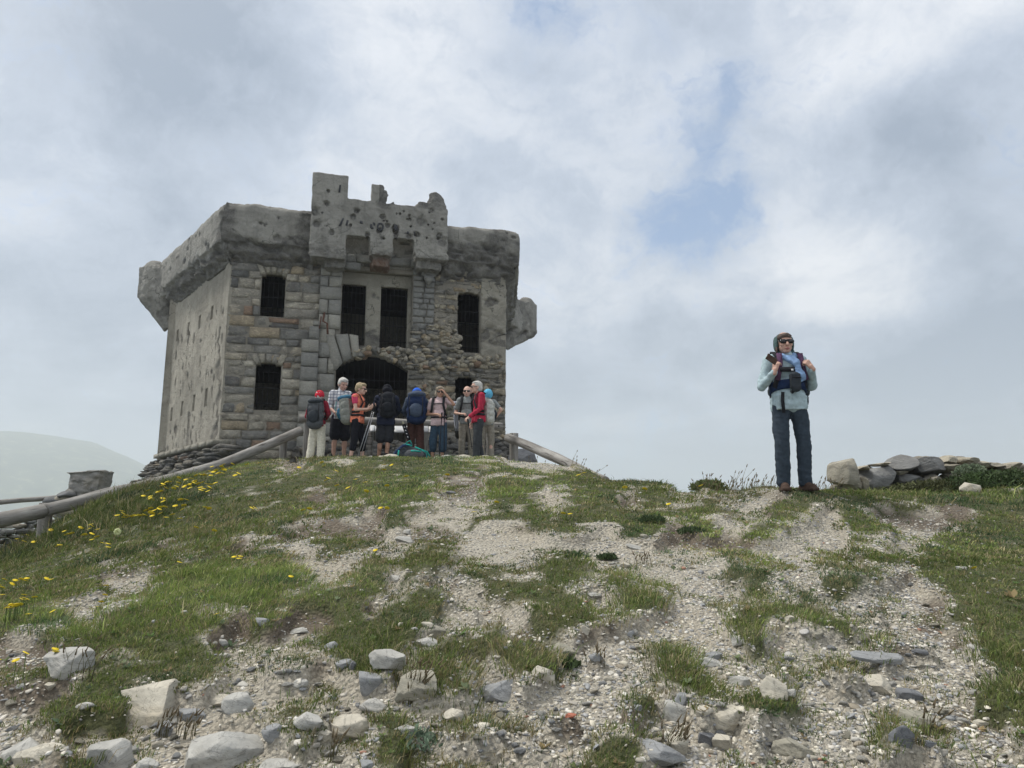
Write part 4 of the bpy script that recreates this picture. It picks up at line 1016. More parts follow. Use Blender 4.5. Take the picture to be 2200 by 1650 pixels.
# ------------------------------------------------------------------ gravel, turf
def in_fort(x, y, m=.2):
    P = [PA, PB, PR, PL]; r = np.ones(len(x), bool)
    for i in range(4):
        a, b_ = P[i], P[(i + 1) % 4]; d = unit(b_ - a); n = np.array((d[1], -d[0])); c = sum(P) / 4
        if np.dot(c - a, n) > 0: n = -n
        r &= ((x - a[0]) * n[0] + (y - a[1]) * n[1]) < m
    return r
def scatter(n, y0, y1, w=1.0, rng=RNG, left=-1, right=1):
    y = np.exp(rng.uniform(math.log(y0), math.log(y1), n)); x = rng.uniform(left, right, n) * (.72 * y + 1.0) * w
    return x, y
def slope_normal(x, y, e=.05):
    zx = (z_smooth(x + e, y) - z_smooth(x - e, y)) / (2 * e); zy = (z_smooth(x, y + e) - z_smooth(x, y - e)) / (2 * e)
    return zx, zy
STONE_COLS = np.array([(.64, .60, .525), (.55, .52, .46), (.42, .41, .39), (.64, .60, .50), (.68, .66, .61), (.28, .288, .295), (.42, .37, .29), (.35, .352, .355), (.22, .224, .23), (.50, .47, .40), (.36, .20, .14)])
STONE_P = np.array([.18, .17, .13, .1, .07, .11, .07, .09, .04, .035, .005]); STONE_P = STONE_P / STONE_P.sum()
def gravel():
    rng = np.random.default_rng(4); G_ = Geo()
    for n, y0, y1, s0, s1, sub, w in ((110000, 1.9, 5.6, .0045, .018, 0, 1.0), (150000, 4.8, 14.5, .008, .020, -1, 1.0), (6500, 1.9, 12.5, .016, .036, 1, 1.0)):
        x, y = scatter(n, y0, y1, w, rng); z = z_ground(x, y); g, s, d = cover(x, y, z)
        p = np.clip(1 - sstep(g, .35, .75), .02, 1) * (1 - .55 * sstep(s, .3, .8)) * (.35 + .65 * sstep(fbm(x * 1.1, y * 1.1, 40, 3), -.35, .1))
        k = rng.random(n) < p; x, y, z = x[k], y[k], z[k]; m = len(x)
        size = np.exp(rng.uniform(math.log(s0), math.log(s1), m) - .25 * np.abs(rng.normal(size=m))) * (.75 + .5 * rng.random(m))
        size = np.maximum(size, y * .0013)
        V0, T0 = ICO[sub] if sub >= 0 else (np.array([(1, 0, 0), (-1, 0, 0), (0, 1, 0), (0, -1, 0), (0, 0, 1), (0, 0, -1.)]), np.array([(0, 2, 4), (2, 1, 4), (1, 3, 4), (3, 0, 4), (2, 0, 5), (1, 2, 5), (3, 1, 5), (0, 3, 5)])); nv = len(V0)
        if sub > 0: lib = np.stack([rock_shape(900 + q, 1, 9, (.45, .8), .10)[0] for q in range(24)]); V = lib[rng.integers(0, 24, m)]
        else: V = V0[None] * (1 + rng.normal(0, .26, (m, nv, 1)))
        sc = np.stack([size, size * rng.uniform(.4, .85, m), size * rng.uniform(.16, .5, m)], -1); V = V * sc[:, None, :]
        a = rng.uniform(0, 6.283, m); t = rng.normal(0, .28, m); ca, sa, ct, st_ = np.cos(a)[:, None], np.sin(a)[:, None], np.cos(t)[:, None], np.sin(t)[:, None]
        X, Y, Z = V[..., 0], V[..., 1] * ct - V[..., 2] * st_, V[..., 1] * st_ + V[..., 2] * ct
        X, Y = X * ca - Y * sa, X * sa + Y * ca
        V = np.stack([X + x[:, None], Y + y[:, None], Z + (z + size * .12)[:, None]], -1).reshape(-1, 3)
        # follow the slope
        zx, zy = slope_normal(x, y); V[:, 2] += (X * zx[:, None] + Y * zy[:, None]).reshape(-1)
        T_ = (T0[None] + (np.arange(m) * nv)[:, None, None]).reshape(-1, 3)
        c = STONE_COLS[rng.choice(len(STONE_COLS), m, p=STONE_P)] * rng.uniform(.6, 1.25, (m, 1))
        G_.add(V, None, T_, col=np.repeat(c, nv, 0))
    o = G_.build('gravel', M['pebble'], None, False)
    tag(o, 'pale grey and cream gravel strewn over the worn path and the bare slope', 'gravel', kind='stuff')
gravel()
def blades(x, y, z, h, w, lean, colr, rng, segs=2):
    m = len(x); a = rng.uniform(0, 6.283, m); la = rng.normal(.0, 1.5, m) + .1
    dx, dy = np.cos(la) * lean, np.sin(la) * lean; wx, wy = np.cos(a) * w, np.sin(a) * w
    P = np.empty((m, 5, 3))
    for i, (t, k, ww) in enumerate(((0, 0, -1), (0, 0, 1), (.55, .3, .75), (.55, .3, -.75), (1, 1, 0))):
        P[:, i, 0] = x + dx * k + wx * ww / 2; P[:, i, 1] = y + dy * k + wy * ww / 2; P[:, i, 2] = z - .006 * (t == 0) + h * t * np.where(t == 1, .92, 1)
    b0 = np.arange(m)[:, None] * 5
    Q = b0 + np.array([[0, 1, 2, 3]]); T_ = b0 + np.array([[3, 2, 4]])
    c = np.repeat(colr[:, None, :], 5, 1); c[:, 2:4] *= 1.12; c[:, 4] *= 1.3
    return P.reshape(-1, 3), Q, T_, c.reshape(-1, 3)
def turf():
    rng = np.random.default_rng(8); G_ = Geo()
    pal = np.array([(.135, .19, .042), (.175, .23, .058), (.215, .255, .075), (.10, .15, .04), (.245, .265, .10), (.125, .175, .06)]); dry = np.array([(.33, .29, .16), (.40, .35, .21), (.26, .22, .12), (.30, .25, .12)])
    for n, nb, y0, y1, ws in ((42000, 13, 2.0, 6.2, .0030), (52000, 9, 5.6, 17.5, .0056)):
        x, y = scatter(n, y0, y1, 1.05, rng); z = z_ground(x, y); g, s, d = cover(x, y, z)
        k = (rng.random(n) < .035 + .30 * sstep(fbm(x * 2.6, y * 2.6, 19, 3), .14, .3) + sstep(g, .10, .50)) & ~in_fort(x, y, .1) & (rng.random(n) > .5 * sstep(s, .4, .8)); x, y, z, g, d, s = x[k], y[k], z[k], g[k], d[k], s[k]; m = len(x)
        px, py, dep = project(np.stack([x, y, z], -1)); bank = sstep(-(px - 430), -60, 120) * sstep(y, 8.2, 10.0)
        big = fbm(x * 1.3, y * 1.3, 60, 3); size = np.exp(rng.normal(0, .38, m)) * (1 + 1.1 * sstep(big, -.05, .45)) * (.5 + .5 * g)
        hgt = .0155 * size * (1 + 2.2 * bank) * (1 + .012 * y)
        pd = np.clip(.05 + .6 * d * (1 - bank) + .30 * sstep(fbm(x * .8, y * .8, 90, 3), .0, .45), 0, .92); isdry = rng.random(m) < pd * .75
        base = np.where(isdry[:, None], dry[rng.integers(0, len(dry), m)], pal[rng.integers(0, len(pal), m)]) * np.exp(rng.normal(0, .16, m))[:, None]
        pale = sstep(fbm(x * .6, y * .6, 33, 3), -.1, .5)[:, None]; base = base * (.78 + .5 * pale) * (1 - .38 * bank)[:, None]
        herb = (fbm(x * 1.9, y * 1.9, 44, 3) > .27)[:, None]; base = np.where(herb & ~isdry[:, None], base * (.5, .62, .85), base)
        R = lambda a: np.repeat(a, nb, 0)
        rad_ = R(.010 + .022 * size) * rng.random(m * nb) ** .5 * (1 + .06 * R(y)); an = rng.uniform(0, 6.283, m * nb); bx, by = R(x) + np.cos(an) * rad_, R(y) + np.sin(an) * rad_
        zx, zy = slope_normal(x, y); bz = R(z) + (bx - R(x)) * R(zx) + (by - R(y)) * R(zy)
        h = R(hgt) * rng.uniform(.35, 1.25, m * nb); long_ = rng.random(m * nb) < .03; h = np.where(long_, h * 2.0, h)
        out = h * rng.uniform(.2, 1.7, m * nb); lx = np.cos(an) * out + h * .28; ly = np.sin(an) * out
        w = ws * rng.uniform(.6, 1.4, m * nb) * (1 + .05 * R(y)); c = R(base) * np.exp(rng.normal(0, .20, m * nb))[:, None]; c = np.where((rng.random(m * nb) < .07)[:, None], dry[rng.integers(0, 4, m * nb)], c)
        a = rng.uniform(0, 6.283, m * nb); wx, wy = np.cos(a) * w, np.sin(a) * w; P = np.empty((m * nb, 5, 3))
        for i, (t, kk, ww) in enumerate(((0, 0, -1), (0, 0, 1), (.58, .3, .8), (.58, .3, -.8), (1, 1, 0))):
            P[:, i, 0] = bx + lx * kk + wx * ww / 2; P[:, i, 1] = by + ly * kk + wy * ww / 2; P[:, i, 2] = bz - .006 * (t == 0) + h * t * (.88 if t == 1 else 1)
        b0 = np.arange(m * nb)[:, None] * 5; C_ = np.repeat(c[:, None, :], 5, 1)
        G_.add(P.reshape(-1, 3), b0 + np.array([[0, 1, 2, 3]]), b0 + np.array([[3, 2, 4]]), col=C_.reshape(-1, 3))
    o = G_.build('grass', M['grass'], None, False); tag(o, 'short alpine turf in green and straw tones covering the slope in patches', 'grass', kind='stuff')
turf()

def weeds():
    rng = np.random.default_rng(12); G_ = Geo(); n = 2600
    x, y = scatter(n, 2.0, 11, 1.0, rng); z = z_ground(x, y); g, s, d = cover(x, y, z); k = (g > .18) & (rng.random(n) < .6); x, y, z = x[k], y[k], z[k]; m = len(x); nb = 7
    R = lambda a: np.repeat(a, nb, 0); an = rng.uniform(0, 6.283, m * nb); L_ = R(np.exp(rng.normal(-4.1, .35, m)) * (1 + .05 * y)); el = rng.uniform(.05, .7, m * nb)
    ux, uy = np.cos(an), np.sin(an); P = np.empty((m * nb, 4, 3)); w = L_ * .28
    for i, (t, s_) in enumerate(((0, 0), (.55, 1), (1, 0), (.55, -1))):
        P[:, i, 0] = R(x) + ux * L_ * t * np.cos(el) - uy * w * s_; P[:, i, 1] = R(y) + uy * L_ * t * np.cos(el) + ux * w * s_; P[:, i, 2] = R(z) + .006 + L_ * t * np.sin(el) + (uy * L_ * t) * .2
    c = np.array([(.10, .17, .05), (.14, .20, .07), (.20, .25, .14), (.09, .13, .07), (.26, .20, .10)])[rng.integers(0, 5, m)]; c = np.repeat(R(c)[:, None, :], 4, 1) * rng.uniform(.7, 1.2, (m * nb, 1, 1))
    G_.add(P.reshape(-1, 3), np.arange(m * nb)[:, None] * 4 + np.arange(4), col=c.reshape(-1, 3)); o = G_.build('weeds', M['grass'], None, False); tag(o, 'low broad-leaved weeds growing through the turf', 'weeds', kind='stuff')
weeds()
# ------------------------------------------------------------------ log rails, posts, walls
def log_geo(pts, r, seed):
    g = Geo(); pts = [np.asarray(p, float) for p in pts]; P = []
    L_ = sum(np.linalg.norm(pts[i + 1] - pts[i]) for i in range(len(pts) - 1)); n = max(6, int(L_ / .12))
    d = np.cumsum([0] + [np.linalg.norm(pts[i + 1] - pts[i]) for i in range(len(pts) - 1)])
    t = np.linspace(0, L_, n); X = np.stack([np.interp(t, d, [p[k] for p in pts]) for k in range(3)], -1)
    X[:, 2] += .012 * vnoise(t * 1.2 + seed, 0, seed); rr = r * (1 + .05 * vnoise(t * 2.0, seed, 3)); rr = list(rr)
    tube(g, [X[0] - (X[1] - X[0]) * .02] + list(X), [rr[0] * .9] + rr, 18); return g
def along(o, pts):
    """turn the log's own x axis along its length so the grain runs with it"""
    p0, p1 = np.asarray(pts[0], float), np.asarray(pts[-1], float); x, y, z = basis(p1 - p0); R = np.array([z, x, y])
    me = o.data; co = (get_co(me) - p0) @ R.T; me.vertices.foreach_set('co', co.astype(np.float32).ravel()); me.update()
    from mathutils import Matrix
    Mx = Matrix([[*R.T[0], p0[0]], [*R.T[1], p0[1]], [*R.T[2], p0[2]], [0, 0, 0, 1]]); return Mx
def timber(name, pts, r, seed, parent=None, mat=None):
    g = log_geo(pts, r, seed); o = g.build(name, mat or M['wood'], None, True); Mx = along(o, pts)
    o.matrix_world = Mx
    if parent: o.matrix_world = Mx; o.parent = parent; o.matrix_parent_inverse = parent.matrix_world.inverted() if False else __import__('mathutils').Matrix.Translation(-Vector(parent.location))
    return o
def bolt(p, parent, r=.018):
    g = Geo(); d = unit(-np.asarray(p) * (1, 1, 0)); tube(g, [np.asarray(p) - d * .02, np.asarray(p) + d * .012], r, 10)
    o = g.build('bolt', M['iron'], None, False)
    o.parent = parent; o.location = -Vector(parent.location); return o
def railing(label, rails, posts, bolts, group='weathered log railings round the fort'):
    base = Vector(rails[0][0][0]); e = empty('log_railing', base); tag(e, label, 'railing', group)
    for i, (pts, r) in enumerate(rails): timber('rail', pts, r, hash(label) % 50 + i, e)
    for i, (p0, p1, r) in enumerate(posts): timber('post', [p0, p1], r, i + 20, e)
    for p in bolts: bolt(p, e)
    return e
A_ = lambda x, y, Y: at(x, y, Y)
def below(p, z=None, d=.35): q = np.array(p, float); q[2] = (gz(q[0], q[1]) if z is None else z) - d; return q
# crosswise rail behind the walkers
p0, p1 = A_(643, 897, 17.0), A_(1079, 917, 18.3)
def onrail(x): t = (x - 643) / (1079 - 643); return p0 * (1 - t) + p1 * t
sh = np.array((0, .0, -.09))
railing('waist-high log rail crossing in front of the gate, behind the walkers', [([p0, onrail(860), p1], .092)],
        [(below(onrail(x) + (0, .13, 0)), onrail(x) + (0, .13, .03), .075) for x in (657, 905, 1049)], [onrail(1071) + (0, -.09, 0), onrail(660) + (0, -.09, 0)])
# long log stepping down the bank on the left
b0, b1, b2, b3 = A_(646, 926, 16.9), A_(377, 1027, 14.6), A_(97, 1096, 11.9), A_(-110, 1138, 10.4)
railing('uppermost log rail down the left bank, from the fort corner to the middle joint', [([b0, A_(560, 962, 16.2), A_(470, 1000, 15.6), b1], .105)], [(below(A_(610, 945, 16.9)), A_(610, 935, 16.9), .08), (below(A_(375, 1040, 15.1)), A_(373, 1018, 15.1), .09)], [A_(586, 957, 16.4) + (0, -.11, 0), A_(392, 1030, 14.9) + (0, -.11, 0)])
railing('middle log rail on the left bank, half hidden by long grass', [([b1 + (-.03, -.02, -.02), A_(240, 1060, 13.2), b2], .10)], [(below(A_(98, 1110, 12.35)), A_(100, 1082, 12.35), .10)], [A_(115, 1099, 12.2) + (0, -.11, 0)])
railing('lowest log rail at the left edge above the dry-stone wall', [([b2 + (-.04, -.02, -.02), b3], .112)], [(below(b3 + (.3, .15, 0)), b3 + (.3, .15, .1), .09)], [A_(70, 1107, 11.9) + (0, -.12, 0)])
c0, c1 = A_(1091, 940, 17.2), A_(1300, 1036, 13.9)
railing('slanting log rail running down to the turf right of the fort', [([c0, A_(1195, 984, 15.6), c1], .10)], [(below(A_(1104, 1000, 17.35), d=.3), A_(1104, 932, 17.35), .10)], [A_(1104, 943, 17.1) + (0, -.11, 0)])
q0, q1 = A_(-60, 1085, 17.5), A_(132, 1067, 19.0)
railing('thin distant rail at the far left, ending at the stone stump', [([q0, q1], .06)], [(below(q0, d=.2), q0, .05)], [])

def pile(g, cen, size, n, seed, sz=(.12, .3), flat=(.35, .7), val=1.0, layered=False, tones=None):
    r = random.Random(seed)
    cols = tones or [(.26, .25, .225), (.31, .295, .255), (.21, .21, .205), (.35, .32, .255), (.28, .27, .25), (.17, .175, .18)]
    for i in range(n):
        p = np.array([cen[k] + (r.random() - .5) * size[k] for k in range(3)]); s = r.uniform(*sz); c = np.array(r.choice(cols)) * val * r.uniform(.8, 1.15)
        V, T_ = rock_shape(seed * 1000 + i, 2, 7, (.5, .85), .05); V = V @ rotm(rz=r.uniform(0, 6), rx=r.uniform(-.15, .15), ry=r.uniform(-.15, .15)).T * (s, s * r.uniform(.6, 1), s * r.uniform(*flat))
        g.add(V + p, None, T_, col=c)
# stone stump and heap behind the left rail
c = A_(193, 1044, 18.6)
g = Geo()
hexa(g, [(-.34, -.3, -.6), (.34, -.3, -.6), (.34, .3, -.6), (-.34, .3, -.6), (-.36, -.3, .26), (.37, -.3, .32), (.37, .3, .32), (-.36, .3, .26)])
hexa(g, [(-.42, -.34, .27), (.39, -.34, .33), (.39, .34, .33), (-.42, .34, .27), (-.40, -.34, .30), (.37, -.34, .365), (.37, .34, .365), (-.40, .34, .30)])
for i in range(26):
    V, T_ = rock_shape(300 + i, 2, 8, (.55, .85), .05); g.add(V * (random.uniform(.09, .17), .08, random.uniform(.05, .09)) + (random.uniform(-.28, .3), -.28, random.uniform(-.5, .22)), None, T_)
o = solid('stone_pillar', g, M['rock_wall'], None, .02, 2, lambda co, no: .03 * fbm(co[:, 0] * 6, co[:, 1] * 6, co[:, 2] * 9, 4)); o.location = c; o.data.polygons.foreach_set('use_smooth', np.zeros(len(o.data.polygons), bool)); tag(o, 'squat mortared stone pillar stump with a flat cap behind the left log rail', 'pillar')
g = Geo()
pile(g, c + (0, 0, -.75), (.8, .6, .8), 40, 12, (.14, .25))
o = g.build('stone_heap', M['wallstone'], None, False, origin=c + (0, 0, -.75)); tag(o, 'loose stones piled round the foot of the stone pillar stump', 'stone heap')
c = A_(146, 1075, 18.4); g = Geo(); pile(g, c + (0, 0, -.25), (.5, .5, .75), 26, 13, (.14, .26))
o = g.build('stone_heap', M['wallstone'], None, False, origin=c); tag(o, 'low heap of mortared stones leaning against the stone pillar stump', 'stone heap')
# dry-stone wall under the lowest rail
def drywall(name, P0, P1, top0, top1, zb, thick, rows, seed, lens, hs_, val=1.0):
    g = Geo(); r = random.Random(seed); P0, P1 = np.array(P0[:2]), np.array(P1[:2]); L_ = np.linalg.norm(P1 - P0); d = (P1 - P0) / L_; ang = math.atan2(d[1], d[0])
    cols = [(.29, .28, .25), (.34, .325, .28), (.24, .24, .23), (.37, .34, .28), (.2, .205, .205)]
    z = zb
    while z < max(top0, top1):
        h = r.uniform(*hs_); u = -r.random() * .2
        while u < L_:
            l = r.uniform(*lens); t = (u + l / 2) / L_; top = top0 * (1 - t) + top1 * t
            if z + h / 2 < top:
                V, T_ = rock_shape(seed * 997 + int(r.random() * 1e6), 2, 8, (.62, .82), .03); p = P0 + d * (u + l / 2)
                V = np.sign(V) * np.abs(V) ** .72
                g.add((V * (l * .53, thick / 2 * r.uniform(.85, 1.1), h * .56)) @ rotm(rz=ang).T + (p[0], p[1], z + h / 2), None, T_, col=np.array(r.choice(cols)) * val * r.uniform(.8, 1.1))
            u += l
        z += h
    g2 = Geo(); return g
w0, w1 = A_(-80, 1150, 12.9), A_(100, 1118, 13.9)
g = drywall('w', w0, w1, w0[2] + .12, w1[2] + .04, min(w0[2], w1[2]) - 1.0, .4, 0, 21, (.14, .34), (.06, .11))
o = g.build('dry_stone_wall', M['wallstone'], None, False, origin=w0); tag(o, 'dry-stone wall of thin courses under the lowest rail at the left edge', 'wall')
# ruined wall of big blocks on the right, stones measured one by one
g = Geo(); blocks = [(1812, 1018, 60, 70, .95, 0), (1880, 1027, 86, 60, .8, 2), (1940, 998, 78, 46, .72, 2), (1990, 1003, 66, 42, .7, 2), (1945, 1032, 58, 36, .82, 2), (1998, 1035, 50, 34, .75, 0), (2038, 1008, 56, 24, .8, 1),
    (2032, 990, 44, 20, 1.1, 1), (2075, 990, 38, 16, 1.1, 1), (2040, 1026, 40, 24, .95, 1), (2090, 1003, 60, 22, 1.05, 1), (2125, 1000, 50, 14, 1.1, 1), (1850, 1006, 26, 12, 1.05, 1), (1890, 999, 40, 8, 1.1, 1), (1846, 1042, 16, 36, .95, 1), (1868, 1052, 60, 12, 1.05, 1),
    (2160, 1004, 60, 22, .9, 1), (1830, 1046, 40, 22, .9, 1), (2075, 1016, 60, 30, .85, 1), (1925, 1016, 30, 12, .9, 1), (2100, 1030, 80, 40, .8, 0), (1910, 1050, 50, 16, .9, 1), (1960, 1050, 60, 20, .85, 0)]
tn = [(.36, .335, .275), (.40, .365, .29), (.30, .30, .292)]
for i, (x, y, w, h, v, k) in enumerate(blocks):
    Y = 9.55 + .25 * (x - 1800) / 300; p = A_(x, y, Y + .12); V, T_ = rock_shape(600 + i, 4, 14, (.5, .82), .03); V = np.sign(V) * np.abs(V) ** .82
    g.add((V * (w / 2 * Y / F * 1.05, .24, h / 2 * Y / F * 1.1)) @ rotm(ry=random.uniform(-.06, .06)).T + p, None, T_, col=np.array(tn[k]) * v)
w0 = A_(1812, 1050, 9.7)
cw = Geo()
for i in range(110):
    x = random.uniform(1795, 2180); y = random.uniform(1004 if x < 1910 else 990, 1052); Y = 9.78 + .25 * (x - 1800) / 300
    if x > 2060: y = random.uniform(1004, 1045)
    p = A_(x, y, Y + .15); V, T_ = rock_shape(1700 + i, 1, 6, (.5, .85), .05); g.add(V * (.12, .2, .07) + p, None, T_, col=np.array((.24, .22, .18)) * random.uniform(.7, 1.15))
o = g.build('ruined_wall', M['wallstone'], None, False, origin=w0); tag(o, 'low ruined wall of big grey and tan blocks on the crest right of the lone walker', 'wall')

def boulder(name, px, py, w, h, mat, label, cat='rock', group=None, seed=0, strat=.0, sub=3, depth=.8, tilt=0.0, sink=.25, flat=None):
    """rock whose foot rests on the ground at px,py (bottom middle)"""
    p = ground_at(px, py); s = p[1] / F * 1.0; W = w * s / 2 * 1.0; Hh_ = h * s / 2 * .74
    depth = min(depth, .35 + .9 * h / w); V, T_ = rock_shape(seed, sub, 12, (.45, .85), .04, strat); V = V / np.abs(V).max(0); V[:, 2] = np.minimum(V[:, 2], .62 + .18 * V[:, 0] * (1 if seed % 2 else -1)); V[:, 2] *= 1.25
    V = V * (W, W * depth, Hh_ * 1.3) @ rotm(ry=tilt * .8).T @ rotm(rx=.2).T
    o = mesh_from(name, V, T_, M[mat], None, False if sub < 4 else True, loc=(p[0], p[1] + W * depth * .6, p[2] + Hh_ * .36 + .235 * W * depth * .5))
    tag(o, label, cat, group); return o
